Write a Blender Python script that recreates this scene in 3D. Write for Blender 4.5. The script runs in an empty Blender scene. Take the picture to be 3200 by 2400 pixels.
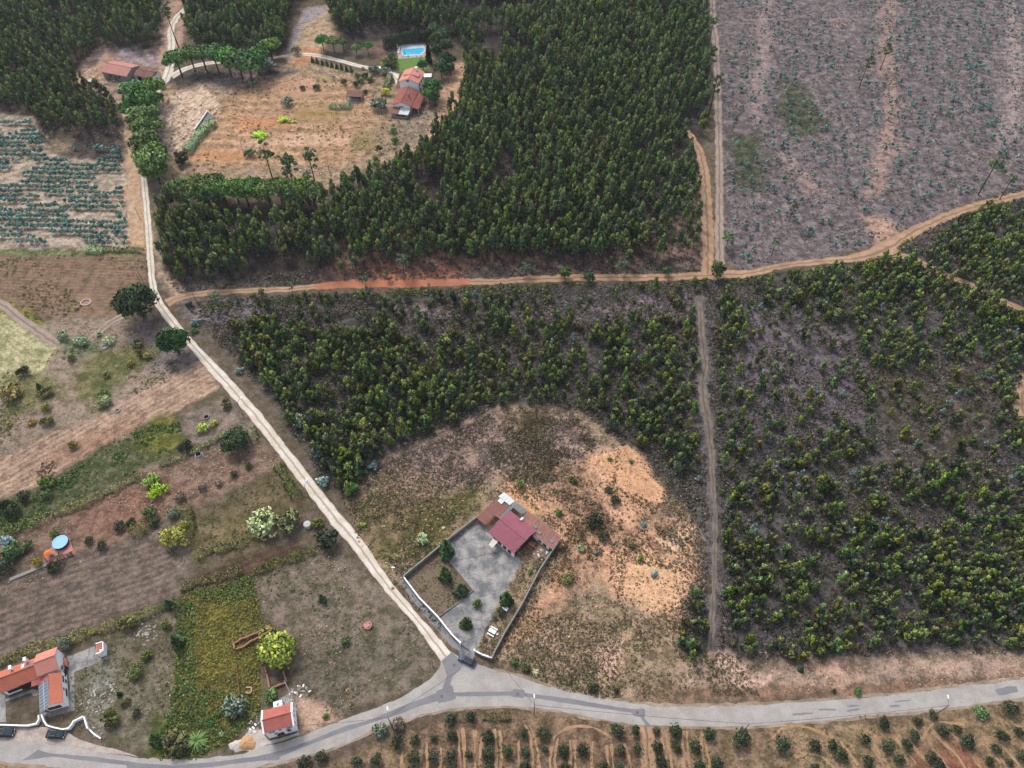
import bpy, bmesh, math, random
import numpy as np
from mathutils import Vector
from mathutils.geometry import tessellate_polygon
R=math.radians
scene=bpy.context.scene
COL=scene.collection
# ---------------------------------------------------------------- camera, sky, sun, exposure
CAM_H=187.0; PITCH=51.5; FPX=2400.0
cam_d=bpy.data.cameras.new('camera'); cam=bpy.data.objects.new('camera',cam_d); COL.objects.link(cam)
cam_d.sensor_width=36; cam_d.lens=36*FPX/3200; cam_d.clip_end=9000; cam_d.clip_start=1
cam.location=(0,0,CAM_H); cam.rotation_euler=(R(90-PITCH),0,0); scene.camera=cam
SUN_EL=52; SUN_AZ=-32   # degrees from +Y towards +X
world=bpy.data.worlds.new('World'); scene.world=world; world.use_nodes=True
wn=world.node_tree; wn.nodes.clear()
sky=wn.nodes.new('ShaderNodeTexSky'); sky.sky_type='NISHITA'; sky.sun_disc=False
sky.sun_elevation=R(SUN_EL); sky.sun_rotation=R(SUN_AZ); sky.air_density=1.0; sky.dust_density=3.0; sky.ozone_density=1.0
bgn=wn.nodes.new('ShaderNodeBackground'); bgn.inputs['Strength'].default_value=0.15
won=wn.nodes.new('ShaderNodeOutputWorld')
hsv=wn.nodes.new('ShaderNodeHueSaturation'); hsv.inputs['Saturation'].default_value=.55   # thin cloud greys the blue
wn.links.new(sky.outputs[0],hsv.inputs['Color']); wn.links.new(hsv.outputs[0],bgn.inputs[0]); wn.links.new(bgn.outputs[0],won.inputs[0])
sun_d=bpy.data.lights.new('sun','SUN'); sun_d.energy=1.5; sun_d.angle=R(13); sun_d.color=(1,.965,.92)
sun=bpy.data.objects.new('sun',sun_d); COL.objects.link(sun)
sdir=Vector((math.sin(R(SUN_AZ))*math.cos(R(SUN_EL)),math.cos(R(SUN_AZ))*math.cos(R(SUN_EL)),math.sin(R(SUN_EL))))
sun.rotation_euler=(-sdir).to_track_quat('-Z','Y').to_euler(); sun.location=(0,200,300)
vs=scene.view_settings; vs.view_transform='Standard'; vs.look='None'; vs.exposure=0.48; vs.gamma=1; vs.use_curve_mapping=False

# ---------------------------------------------------------------- pixel (3200x2400) -> point of the terrain
_ph=R(PITCH)
def P(px,py,z=0.0):
    x=(px-1600)/FPX; y=-(py-1200)/FPX
    dy=math.cos(_ph)+y*math.sin(_ph); dz=-math.sin(_ph)+y*math.cos(_ph)
    t=(CAM_H-z)/-dz
    return (x*t,dy*t)
def Dd(pts,z=0): return [P(a*1.44665,b*1.44665,z) for a,b in pts]
def Cc(c,r,pts,z=0): return [P(c*800+a/2.765,r*600+b/2.765,z) for a,b in pts]
def Z3(o,s,pts): return [P(o[0]+a/s,o[1]+b/s,z) +(z,) for a,b,z in pts]
def D1(x,y,z=0): return P(x*1.44665,y*1.44665,z)
def C1(c,r,x,y,z=0): return P(c*800+x/2.765,r*600+y/2.765,z)

# ---------------------------------------------------------------- numpy noise
_rs=np.random.RandomState(7); _T=_rs.rand(256,256)
def vn(x,y,s=0):
    x=np.asarray(x,float)+s*17.3; y=np.asarray(y,float)+s*9.7
    xi=np.floor(x).astype(int); yi=np.floor(y).astype(int); fx=x-xi; fy=y-yi
    fx=fx*fx*(3-2*fx); fy=fy*fy*(3-2*fy)
    a=_T[xi&255,yi&255]; b=_T[(xi+1)&255,yi&255]; c=_T[xi&255,(yi+1)&255]; d=_T[(xi+1)&255,(yi+1)&255]
    return (a*(1-fx)+b*fx)*(1-fy)+(c*(1-fx)+d*fx)*fy
def fbm(x,y,s=0,o=4):
    v=0; a=.5; t=0
    for i in range(o): v=v+a*vn(x*2**i,y*2**i,s+i*3); t+=a; a*=.5
    return v/t
def inside(poly,x,y):
    r=np.zeros(x.shape,bool); n=len(poly)
    for i in range(n):
        x0,y0=poly[i]; x1,y1=poly[(i+1)%n]
        if y0==y1: continue
        c=((y0>y)!=(y1>y))&(x<(x1-x0)*(y-y0)/(y1-y0)+x0); r^=c
    return r
def dist(pl,x,y,closed=False):
    d=np.full(x.shape,1e9); n=len(pl)
    for i in range(n if closed else n-1):
        x0,y0=pl[i]; x1,y1=pl[(i+1)%n]; dx,dy=x1-x0,y1-y0; L=dx*dx+dy*dy+1e-9
        t=np.clip(((x-x0)*dx+(y-y0)*dy)/L,0,1)
        d=np.minimum(d,np.hypot(x-x0-t*dx,y-y0-t*dy))
    return d

# ---------------------------------------------------------------- materials
def lin(c):
    c=np.array(c,float)/255.; return tuple(np.where(c<=.04045,c/12.92,((c+.055)/1.055)**2.4))
ALB=0.80
def sc(c,k=1.0): l=lin(c); return (l[0]*ALB*k,l[1]*ALB*k,l[2]*ALB*k,1)
def newmat(name,rough=.9,spec=.2):
    m=bpy.data.materials.new(name); m.use_nodes=True; nt=m.node_tree; b=nt.nodes['Principled BSDF']
    b.inputs['Roughness'].default_value=rough; b.inputs['Specular IOR Level'].default_value=spec
    return m,nt,b
def nd(nt,t,**k):
    n=nt.nodes.new(t)
    for a,v in k.items(): setattr(n,a,v)
    return n
def mathn(nt,op,a=None,b=None,clamp=False):
    n=nd(nt,'ShaderNodeMath',operation=op); n.use_clamp=clamp
    for i,v in enumerate((a,b)):
        if v is None: continue
        if isinstance(v,(int,float)): n.inputs[i].default_value=v
        else: nt.links.new(v,n.inputs[i])
    return n.outputs[0]
def mixc(nt,f,a,b,mode='MIX'):
    n=nd(nt,'ShaderNodeMix',data_type='RGBA',blend_type=mode)
    for s,v in ((0,f),(6,a),(7,b)):
        if isinstance(v,(int,float)): n.inputs[s].default_value=v
        elif isinstance(v,tuple): n.inputs[s].default_value=v
        else: nt.links.new(v,n.inputs[s])
    return n.outputs[2]
def noise(nt,scale,detail=4,rough=.6,vec=None,out=0):
    n=nd(nt,'ShaderNodeTexNoise'); n.inputs['Scale'].default_value=scale; n.inputs['Detail'].default_value=detail; n.inputs['Roughness'].default_value=rough
    if vec is not None: nt.links.new(vec,n.inputs['Vector'])
    return n.outputs[out]
def ramp(nt,f,p0,p1,c0=(0,0,0,1),c1=(1,1,1,1)):
    n=nd(nt,'ShaderNodeValToRGB'); e=n.color_ramp.elements; e[0].position=p0; e[1].position=p1; e[0].color=c0; e[1].color=c1
    nt.links.new(f,n.inputs[0]); return n.outputs[0]
def position(nt): return nd(nt,'ShaderNodeNewGeometry').outputs['Position']
def bump(nt,b,h,strength=.4,distance=.1):
    n=nd(nt,'ShaderNodeBump'); n.inputs['Strength'].default_value=strength; n.inputs['Distance'].default_value=distance
    nt.links.new(h,n.inputs['Height']); nt.links.new(n.outputs[0],b.inputs['Normal'])
_mc={}
def plain(name,col,rough=.8,spec=.25,var=.18,scale=1.2,metal=0,bmp=.2,k=1.0,rand=0.0):
    """flat coloured material with weathering noise; rand = per object brightness spread"""
    key=(name,)
    if key in _mc: return _mc[key]
    m,nt,b=newmat(name,rough,spec); b.inputs['Metallic'].default_value=metal
    pos=position(nt); n1=noise(nt,scale,6,.65,pos); n2=noise(nt,scale*9,3,.6,pos)
    f=mathn(nt,'ADD',mathn(nt,'MULTIPLY',n1,1.3),mathn(nt,'MULTIPLY',n2,.7))
    f=mathn(nt,'MULTIPLY',mathn(nt,'SUBTRACT',f,1.0),var*1.6); f=mathn(nt,'ADD',f,1.0)
    if rand:
        oi=nd(nt,'ShaderNodeObjectInfo'); r=mathn(nt,'MULTIPLY',mathn(nt,'SUBTRACT',oi.outputs['Random'],.5),rand*2); f=mathn(nt,'ADD',f,r)
    cb=nd(nt,'ShaderNodeCombineColor'); 
    for i in range(3): nt.links.new(f,cb.inputs[i])
    c=mixc(nt,1.0,sc(col,k),cb.outputs[0],'MULTIPLY'); nt.links.new(c,b.inputs['Base Color'])
    if bmp: bump(nt,b,n2,bmp,.03)
    _mc[key]=m; return m
def foliage_mat():
    m,nt,b=newmat('foliage',.75,.15)
    at=nd(nt,'ShaderNodeAttribute',attribute_name='Col'); oi=nd(nt,'ShaderNodeObjectInfo')
    h=nd(nt,'ShaderNodeHueSaturation'); r=oi.outputs['Random']
    nt.links.new(mathn(nt,'ADD',mathn(nt,'MULTIPLY',r,.07),.462),h.inputs['Hue'])
    r2=mathn(nt,'FRACT',mathn(nt,'MULTIPLY',r,7.31)); nt.links.new(mathn(nt,'ADD',mathn(nt,'MULTIPLY',r2,.55),.74),h.inputs['Value'])
    r3=mathn(nt,'FRACT',mathn(nt,'MULTIPLY',r,13.7)); nt.links.new(mathn(nt,'ADD',mathn(nt,'MULTIPLY',r3,.28),.74),h.inputs['Saturation'])
    nt.links.new(at.outputs['Color'],h.inputs['Color']); nt.links.new(h.outputs[0],b.inputs['Base Color'])
    return m
FOL=foliage_mat()
BARK=plain('bark',(88,74,64),.95,.1,.35,3)
def tile_mat(name,c1,c2,pu=.28,pv=.42,rows=True,streak=.25,rand=0.0,k=1.0):
    m,nt,b=newmat(name,.85,.2)
    uv=nd(nt,'ShaderNodeUVMap').outputs[0]; sp=nd(nt,'ShaderNodeSeparateXYZ'); nt.links.new(uv,sp.inputs[0])
    su=mathn(nt,'SINE',mathn(nt,'MULTIPLY',sp.outputs[0],6.2832/pu)); 
    pos=position(nt); n=noise(nt,.5,6,.7,pos); n2=noise(nt,4,4,.7,pos)
    f=ramp(nt,n,.35,.68); col=mixc(nt,f,sc(c1,k),sc(c2,k))
    shade=mathn(nt,'ADD',mathn(nt,'MULTIPLY',su,.10),.95)
    shade=mathn(nt,'ADD',shade,mathn(nt,'MULTIPLY',mathn(nt,'SUBTRACT',n2,.5),streak*1.6))
    hgt=su
    if rows:
        fr=mathn(nt,'FRACT',mathn(nt,'MULTIPLY',sp.outputs[1],1/pv)); edge=mathn(nt,'LESS_THAN',fr,.18)
        shade=mathn(nt,'SUBTRACT',shade,mathn(nt,'MULTIPLY',edge,.22)); hgt=mathn(nt,'ADD',su,fr)
    if rand:
        oi=nd(nt,'ShaderNodeObjectInfo'); shade=mathn(nt,'ADD',shade,mathn(nt,'MULTIPLY',mathn(nt,'SUBTRACT',oi.outputs['Random'],.5),rand*2))
    cb=nd(nt,'ShaderNodeCombineColor')
    for i in range(3): nt.links.new(shade,cb.inputs[i])
    nt.links.new(mixc(nt,1.0,col,cb.outputs[0],'MULTIPLY'),b.inputs['Base Color']); bump(nt,b,hgt,.5,.05)
    return m

# ---------------------------------------------------------------- object helpers
ORG={}
def put(o,parent=None):
    COL.objects.link(o)
    if parent is not None: o.parent=parent
    return o
def tag(o,label=None,cat=None,group=None,kind=None):
    if label: o['label']=label
    if cat: o['category']=cat
    if group: o['group']=group
    if kind: o['kind']=kind
    return o
def empty(name,loc,label=None,cat=None,group=None,rz=0):
    o=bpy.data.objects.new(name,None); o.empty_display_size=.5; o.location=(loc[0],loc[1],loc[2] if len(loc)>2 else 0); o.rotation_euler=(0,0,rz)
    put(o); ORG[o.name]=Vector(o.location); return tag(o,label,cat,group)
def origin(parent): return ORG.get(parent.name,Vector((0,0,0))) if parent is not None else Vector((0,0,0))
def meshobj(name,verts,faces,mat,parent=None,uv=None,local=False,smooth=False):
    o0=Vector((0,0,0)) if local else origin(parent)
    me=bpy.data.meshes.new(name); me.from_pydata([(v[0]-o0.x,v[1]-o0.y,v[2]-o0.z) for v in verts],[],faces); me.materials.append(mat)
    if uv is not None:
        l=me.uv_layers.new(name='UVMap')
        for i,lp in enumerate(me.loops): l.data[i].uv=uv[lp.vertex_index]
    if smooth:
        for p in me.polygons: p.use_smooth=True
    o=bpy.data.objects.new(name,me); put(o,parent)
    if parent is not None: ORG[o.name]=o0
    return o
class MB:
    def __init__(s): s.v=[];s.f=[]
    def add(s,v,f): n=len(s.v); s.v+=list(v); s.f+=[tuple(i+n for i in q) for q in f]; return s
    def box(s,cx,cy,z0,lx,ly,lz,a=0):
        c,t=math.cos(a),math.sin(a); vs_=[]
        for z in (z0,z0+lz):
            for x,y in ((-lx/2,-ly/2),(lx/2,-ly/2),(lx/2,ly/2),(-lx/2,ly/2)): vs_.append((cx+c*x-t*y,cy+t*x+c*y,z))
        return s.add(vs_,[(3,2,1,0),(4,5,6,7),(0,1,5,4),(1,2,6,5),(2,3,7,6),(3,0,4,7)])
    def prism(s,poly,z0,z1):
        n=len(poly); 
        if sum(poly[i][0]*poly[(i+1)%n][1]-poly[(i+1)%n][0]*poly[i][1] for i in range(n))<0: poly=poly[::-1]
        return s.add([(x,y,z0) for x,y in poly]+[(x,y,z1) for x,y in poly],[tuple(range(n-1,-1,-1)),tuple(range(n,2*n))]+[(i,(i+1)%n,(i+1)%n+n,i+n) for i in range(n)])
    def tube(s,a,b,r0,r1=None,n=8):
        r1=r0 if r1 is None else r1; a=Vector(a);b=Vector(b); d=(b-a).normalized(); u=d.orthogonal().normalized(); w=d.cross(u)
        vs_=[tuple(p+u*(r*math.cos(2*math.pi*i/n))+w*(r*math.sin(2*math.pi*i/n))) for p,r in ((a,r0),(b,r1)) for i in range(n)]
        return s.add(vs_,[(i,(i+1)%n,(i+1)%n+n,i+n) for i in range(n)]+[tuple(range(n-1,-1,-1)),tuple(range(n,2*n))])
    def lathe(s,c,prof,n=20,sx=1,sy=1):
        k=len(prof); vs_=[(c[0]+r*math.cos(2*math.pi*i/n)*sx,c[1]+r*math.sin(2*math.pi*i/n)*sy,c[2]+z) for r,z in prof for i in range(n)]
        return s.add(vs_,[(j*n+i,j*n+(i+1)%n,(j+1)*n+(i+1)%n,(j+1)*n+i) for j in range(k-1) for i in range(n)]+[tuple(range((k-1)*n,k*n))])
    def obj(s,name,mat,parent=None,**k): return meshobj(name,s.v,s.f,mat,parent,**k)
def slab(name,pts,th,mat,parent=None):
    """roof or sheet: polygon of 3-d points (top face), thickness th downwards; UV in metres along the first edge"""
    p=[Vector(q) for q in pts]; n=len(p); u=(p[1]-p[0]).normalized(); nn=Vector((0,0,0))
    for i in range(n): nn+=(p[i]-p[0]).cross(p[(i+1)%n]-p[0])
    nn.normalize()
    if nn.z<0: p=[p[0]]+p[:0:-1]; nn=-nn
    w=nn.cross(u); vs_=[tuple(q) for q in p]+[tuple(q-Vector((0,0,th))) for q in p]
    uv=[((q-p[0]).dot(u),(q-p[0]).dot(w)) for q in p]*2
    f=[tuple(range(n)),tuple(range(2*n-1,n-1,-1))]+[(i,i+n,(i+1)%n+n,(i+1)%n) for i in range(n)]
    return meshobj(name,vs_,f,mat,parent,uv=uv)
def sheets(name,p0,p1,p2,p3,wd,th,mat,parent,gap=.03,jit=.012,rng=random.Random(3)):
    """a roof quad p0 p1 p2 p3 cut along p0->p1 into separate sheets about wd wide"""
    p0,p1,p2,p3=map(Vector,(p0,p1,p2,p3)); n=max(1,round((p1-p0).length/wd)); g=gap/(p1-p0).length/2
    for i in range(n):
        a,b=i/n+g,(i+1)/n-g; dz=Vector((0,0,rng.uniform(0,jit)))
        slab(name,[p0.lerp(p1,a)+dz,p0.lerp(p1,b)+dz,p3.lerp(p2,b)+dz,p3.lerp(p2,a)+dz],th,mat,parent)
def rect3(A,B,C_):
    """world rectangle from edge A->B and a point C_ on the opposite side: origin, unit u, unit v, L, W"""
    A=Vector(A[:2]);B=Vector(B[:2]);C_=Vector(C_[:2]); u=(B-A); L=u.length; u/=L; v=Vector((-u.y,u.x)); W=(C_-A).dot(v)
    if W<0: v=-v; W=-W
    return A,u,v,L,W
def pt(A,u,v,a,b,z=None):
    q=A+u*a+v*b
    return (q.x,q.y) if z is None else (q.x,q.y,z)
def gable(root,A,u,v,L,W,he,hr,wmat,rmat,oh=.35,base=0,th=.14,rp=.5,names=('wall','roof')):
    """gabled block: ridge runs along u at W*rp"""
    pr=W*rp
    mb=MB(); vs_=[]
    for a in (0,L):
        for b,z in ((0,base),(W,base),(W,he),(pr,hr),(0,he)): vs_.append(pt(A,u,v,a,b,z))
    mb.add(vs_,[(4,3,2,1,0),(5,6,7,8,9),(0,1,6,5),(1,2,7,6),(4,0,5,9)])
    mb.obj(names[0],wmat,root)
    k1=(hr-he)/pr; k2=(hr-he)/(W-pr); t=.16
    slab(names[1],[pt(A,u,v,-oh,-oh,he-k1*oh+t),pt(A,u,v,L+oh,-oh,he-k1*oh+t),pt(A,u,v,L+oh,pr,hr+t),pt(A,u,v,-oh,pr,hr+t)],th,rmat,root)
    slab(names[1],[pt(A,u,v,L+oh,W+oh,he-k2*oh+t),pt(A,u,v,-oh,W+oh,he-k2*oh+t),pt(A,u,v,-oh,pr,hr+t),pt(A,u,v,L+oh,pr,hr+t)],th,rmat,root)
    m2=MB(); m2.tube(pt(A,u,v,-oh,pr,hr+t+.02),pt(A,u,v,L+oh,pr,hr+t+.02),.12,n=6); m2.obj('ridge_cap',rmat,root)
def window(root,a,b,t,w,z0,h,out,fm,gm,name='window',sill=True):
    """window on the wall line a->b (world xy); t metres along it, out = outward unit normal"""
    a=Vector(a[:2]);b=Vector(b[:2]); d=(b-a).normalized(); n=Vector(out[:2]).normalized(); c=a+d*t; ang=math.atan2(d.y,d.x)
    f=MB(); p=c+n*.02
    for s in (-1,1): q=p+d*(s*(w/2)); f.box(q.x,q.y,z0-.05,.08,.1,h+.1,ang)
    for zz in (z0-.04,z0+h-.04): f.box(p.x,p.y,zz,w,.1,.08,ang)
    if w>.9: f.box(p.x,p.y,z0+.04,.06,.1,h-.08,ang)
    fo=f.obj(name+'_frame' if name!='window' else 'window',fm,root)
    q=c+n*.015; MB().box(q.x,q.y,z0,w-.02,.05,h,ang).obj('pane',gm,fo)
    if sill: q=c+n*.09; MB().box(q.x,q.y,z0-.14,w+.2,.2,.06,ang).obj('sill',fm,fo)
def wall_run(name,pl,h,th,mat,label,cat='wall',z0=0,cap=None,root=None):
    """free standing wall along a world polyline"""
    mb=MB()
    for i in range(len(pl)-1):
        a=Vector(pl[i][:2]); b=Vector(pl[i+1][:2]); m=(a+b)/2; d=b-a
        mb.box(m.x,m.y,z0-.05-.002*i,d.length+th*.98,th+.003*(i%2),h+.05+.003*(i%3),math.atan2(d.y,d.x))
    o=mb.obj(name,mat,root)
    if label: tag(o,label,cat)
    if cap is not None:
        mb=MB()
        for i in range(len(pl)-1):
            a=Vector(pl[i][:2]); b=Vector(pl[i+1][:2]); m=(a+b)/2; d=b-a
            mb.box(m.x,m.y,z0+h+.006+.003*(i%3),d.length+th+.05,th+.1,.07,math.atan2(d.y,d.x))
        mb.obj('coping',cap,o)
    return o

# thin air haze: one closed box round the camera and the whole scene
def haze_box():
    v=[(x,y,z) for z in (-1.5,CAM_H+12) for x,y in ((-7600,-4600),(7600,-4600),(7600,7900),(-7600,7900))]
    mb=bpy.data.meshes.new('haze'); mb.from_pydata(v,[],[(3,2,1,0),(4,5,6,7),(0,1,5,4),(1,2,6,5),(2,3,7,6),(3,0,4,7)])
    m=bpy.data.materials.new('air'); m.use_nodes=True; nt=m.node_tree; nt.nodes.clear(); o=nt.nodes.new('ShaderNodeOutputMaterial'); p=nt.nodes.new('ShaderNodeVolumePrincipled')
    p.inputs['Color'].default_value=(.86,.92,1,1); p.inputs['Density'].default_value=.00008; p.inputs['Anisotropy'].default_value=.2; nt.links.new(p.outputs[0],o.inputs['Volume']); mb.materials.append(m)
    h=bpy.data.objects.new('haze',mb); COL.objects.link(h); h['kind']='stuff'; h['label']='thin bluish air haze over the whole valley'
haze_box()
# ---------------------------------------------------------------- ground sheet with field patches
def axis():
    xs=np.arange(-330,330.01,.72); ex=np.array([60,150,350,900,2500,6000.]); return np.concatenate([-(330+ex[::-1]),xs,330+ex])
gx=axis(); yy=[14.0]; 
while yy[-1]<470: yy.append(yy[-1]+.5+.0016*yy[-1])
gy=np.concatenate([[-3000,-800,-200,-60,-20],yy,yy[-1]+np.array([10,40,120,400,1200,6000.])])
NX,NY=len(gx),len(gy); X,Y=np.meshgrid(gx,gy); X=X.ravel();Y=Y.ravel(); NV=X.size
WX=(fbm(X*.10,Y*.10,1,5)-.5)*9+(fbm(X*.7,Y*.7,5,2)-.5)*3.2; WY=(fbm(X*.10,Y*.10,2,5)-.5)*9+(fbm(X*.7,Y*.7,8,2)-.5)*3.2
cA=np.zeros((NV,3));cB=np.zeros((NV,3)); cov=np.full(NV,.5); fst=np.zeros(NV); fco=np.zeros(NV)
cA[:]=lin((128,112,98)); cB[:]=lin((92,84,66))
def cool(c): g=.3*c[0]+.59*c[1]+.11*c[2]; k=.13; return (c[0]*(1-k)+g*k,c[1]*(1-k)+g*k,(c[2]*(1-k)+g*k)*1.03)
def zone(poly,a,b,c=.5,fur=None,per=1.2,fs=0.0,fe=1.5,wob=1.0,op=1.0):
    fe=.55*fe+.3; wob=wob*min(1,.22+fe*.22); a=cool(a); b=cool(b); a=tuple(min(245,q*1.09) for q in a); b=tuple(q*.90 for q in b)
    px=np.array(poly); m=8+fe
    s=(X>px[:,0].min()-m)&(X<px[:,0].max()+m)&(Y>px[:,1].min()-m)&(Y<px[:,1].max()+m)
    idx=np.nonzero(s)[0]
    if not len(idx): return
    x=X[idx]+WX[idx]*wob; y=Y[idx]+WY[idx]*wob
    d=dist(poly,x,y,True); d=np.where(inside(poly,x,y),d,-d); w=np.clip(d/fe*.5+.5,0,1); w=w*w*(3-2*w)*op
    k=w[:,None]; cA[idx]=cA[idx]*(1-k)+np.array(lin(a))*k; cB[idx]=cB[idx]*(1-k)+np.array(lin(b))*k; cov[idx]=cov[idx]*(1-w)+c*w
    fst[idx]=fst[idx]*(1-w)+fs*w
    if fur is not None and fs>0:
        f0,f1=fur; dx,dy=f1[0]-f0[0],f1[1]-f0[1]; L=math.hypot(dx,dy); q=w>.3
        fco[idx[q]]=((X[idx[q]]-f0[0])*-dy/L+(Y[idx[q]]-f0[1])*dx/L)/per
def zd(pts,*a,**k): zone(Dd(pts),*a,**k)
def fl(a,b): return (D1(*a),D1(*b))
# --- forest floors
UPF=[(350,450),(560,455),(700,450),(745,410),(850,370),(905,350),(945,300),(985,250),(1012,190),(1000,110),(975,80),(860,75),(740,110),(715,30),(700,-15),(650,-10),(625,40),(620,110),(560,125),(430,115),(405,70),(400,-110),(1530,-110),(1520,300),(1512,585),(1000,592),(700,612),(400,622),(362,600)]
zd(UPF,(84,74,66),(62,56,48),.55,fe=3)
TLF=[(-80,-120),(352,-120),(350,100),(290,112),(215,100),(150,165),(185,200),(255,225),(262,300),(150,315),(95,300),(75,245),(-80,235)]
zd(TLF,(100,84,74),(70,60,52),.55,fe=3)
zd([(1400,560),(1512,590),(1512,380),(1470,420)],(150,122,98),(88,74,64),.5,fur=fl((1440,590),(1475,400)),per=3.2,fs=.9,fe=8)
zd([(1000,592),(1400,600),(1400,540),(1000,560)],(128,102,88),(84,70,62),.5,fur=fl((1200,600),(1225,500)),per=3.2,fs=.5,fe=6)
MPF=[(395,655),(500,640),(800,632),(1200,615),(1520,605),(1545,600),(1560,1000),(1540,1440),(1450,1440),(1480,1290),(1530,1180),(1440,1030),(1330,950),(1250,885),(1100,865),(950,940),(820,990),(760,1085),(690,1030),(600,880),(480,750)]
zd(MPF,(102,95,88),(64,60,50),.55,fe=3)
zd([(840,650),(1100,670),(1500,640),(1500,690),(900,700)],(140,124,122),(84,72,68),.5,fe=5)
zd([(380,650),(600,645),(560,680),(470,700),(420,690)],(132,120,120),(98,90,84),.45,fe=3)
RPF=[(1545,600),(1700,588),(1900,555),(1960,510),(2100,440),(2300,360),(2300,1410),(1900,1415),(1640,1425),(1545,1420)]
zd(RPF,(102,96,92),(66,62,52),.5,fe=3)
zd([(1600,640),(1830,700),(1860,900),(1640,960),(1590,800)],(124,112,116),(80,72,66),.5,fe=10)
zd([(1900,800),(2130,760),(2150,1000),(1900,1020)],(118,104,96),(78,74,52),.6,fe=10)
zd([(1490,640),(1525,640),(1540,900),(1560,1250),(1560,1420),(1530,1420),(1520,1000),(1480,860)],(124,114,110),(92,84,78),.45,fe=3,op=.7)
# --- felled block top right
CLF=[(1520,-120),(2500,-120),(2500,330),(2212,402),(2080,440),(1960,500),(1900,525),(1760,560),(1600,588),(1562,560),(1556,300)]
zd(CLF,(144,129,123),(104,94,91),.55,fur=fl((1560,540),(1900,500)),per=3.0,fs=.25,fe=3)
for q in ([(1690,170),(1740,190),(1790,270),(1720,300),(1680,230)],[(1575,300),(1640,280),(1660,380),(1600,420)]): zd(q,(110,108,84),(66,78,46),.6,fe=8)
for q,c in (([(1905,0),(1935,0),(1930,200),(1950,330),(1880,440),(1865,430),(1905,300),(1900,150)],(176,140,118)),([(1680,330),(1700,335),(1780,420),(1740,410)],(184,150,132)),([(2175,-20),(2215,100),(2195,290),(2150,330),(2170,200)],(172,150,140)),([(1640,0),(1665,0),(1660,120),(1640,260),(1620,250)],(162,138,130)),([(1860,470),(1930,480),(1960,520),(1900,530)],(206,158,122)),([(1800,40),(1830,50),(1810,60)],(186,130,104))): zd(q,c,(140,118,108),.4,fe=6,op=.8)
# --- top left farm, blue field, strips
zd([(140,175),(215,100),(290,108),(352,100),(365,190),(345,215),(270,260),(225,205),(150,180)],(172,140,118),(126,104,88),.5,fe=3)
zd([(200,120),(300,95),(350,140),(250,130)],(176,158,156),(150,128,118),.5,fe=6)
zd([(235,105),(252,120),(215,180),(150,185),(190,150)],(190,148,116),(140,112,86),.4,fe=4)
BLF=[(-80,240),(75,250),(105,315),(268,320),(290,548),(-80,535)]
zd(BLF,(198,176,150),(156,136,106),.5,fur=fl((0,500),(270,505)),per=3.0,fs=.35,fe=2)
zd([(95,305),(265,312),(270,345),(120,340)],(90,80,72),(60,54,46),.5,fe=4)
zd([(100,285),(150,270),(150,330),(110,335)],(168,142,112),(120,110,76),.5,fe=4)
zd([(265,255),(300,250),(312,370),(318,545),(278,545),(272,320)],(200,158,118),(160,136,104),.4,fe=2.5)
zd([(345,395),(330,470),(345,560),(410,640),(380,650),(345,600),(325,500)],(198,164,136),(140,124,92),.45,fe=2.5)
BRF=[(-80,546),(310,548),(328,640),(270,690),(130,685),(0,655),(-80,640)]
zd(BRF,(142,112,88),(116,98,64),.42,fur=fl((0,600),(300,612)),per=1.5,fs=.45,fe=1.5)
zd([(-80,536),(300,540),(305,552),(-80,552)],(130,134,84),(88,98,52),.5,fe=1.5)
zd([(175,640),(200,640),(205,655),(170,655)],(190,160,124),(160,128,96),.4,fe=3)
zd([(-40,625),(60,665),(130,705),(128,722),(60,705),(-40,660)],(158,142,64),(112,116,44),.55,fe=2)
zd([(130,685),(270,690),(330,700),(390,740),(470,790),(440,830),(0,985),(-80,1000),(-80,840),(110,770),(90,700)],(158,136,116),(118,108,72),.42,fe=3)
zd([(330,680),(400,720),(440,790),(330,800),(270,730)],(140,126,122),(112,98,88),.5,fe=5)
YGF=[(-80,640),(0,672),(60,705),(122,748),(95,800),(30,828),(-80,860)]
zd(YGF,(196,184,134),(152,150,92),.5,fur=fl((0,690),(110,770)),per=1.6,fs=.3,fe=1.2)
zd([(115,720),(200,735),(230,760),(150,780)],(120,128,92),(88,104,64),.5,fe=3)
for q in ([(150,800),(300,730),(340,760),(250,850),(160,870)],[(0,830),(90,800),(130,850),(60,900),(0,910)],[(200,840),(250,850),(240,890),(205,890)],[(280,760),(330,750),(325,790),(270,800)]): zd(q,(130,126,70),(98,106,50),.6,fe=5,op=.8)
PLF=[(-80,1005),(0,985),(200,905),(425,780),(475,838),(365,905),(230,955),(120,1030),(0,1082),(-80,1110)]
zd(PLF,(184,152,122),(154,124,98),.45,fur=fl((100,1000),(380,838)),per=1.9,fs=.65,fe=1.2)
zd([(60,1010),(230,920),(280,900),(300,930),(160,1000)],(170,132,102),(140,106,82),.45,fur=fl((100,1000),(380,838)),per=1.9,fs=.4,fe=5)
zd([(-80,1110),(0,1084),(120,1032),(230,958),(310,912),(390,905),(400,965),(370,985),(260,1040),(100,1120),(0,1170),(-80,1200)],(124,120,84),(82,92,48),.6,fe=2.5)
zd([(330,905),(380,905),(400,955),(330,985),(280,960)],(140,132,60),(104,108,40),.6,fe=3)
zd([(395,905),(500,860),(560,920),(545,950),(410,965)],(152,134,116),(118,104,84),.5,fe=3)
RBP=[(-80,1205),(0,1172),(100,1122),(260,1042),(375,985),(540,945),(600,985),(590,1010),(400,1100),(300,1150),(150,1230),(0,1290),(-80,1320)]
zd(RBP,(150,122,100),(118,92,72),.48,fe=1.8)
zd([(150,1110),(330,1040),(380,1060),(330,1120),(200,1180)],(156,116,92),(126,90,68),.5,fe=8)
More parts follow.
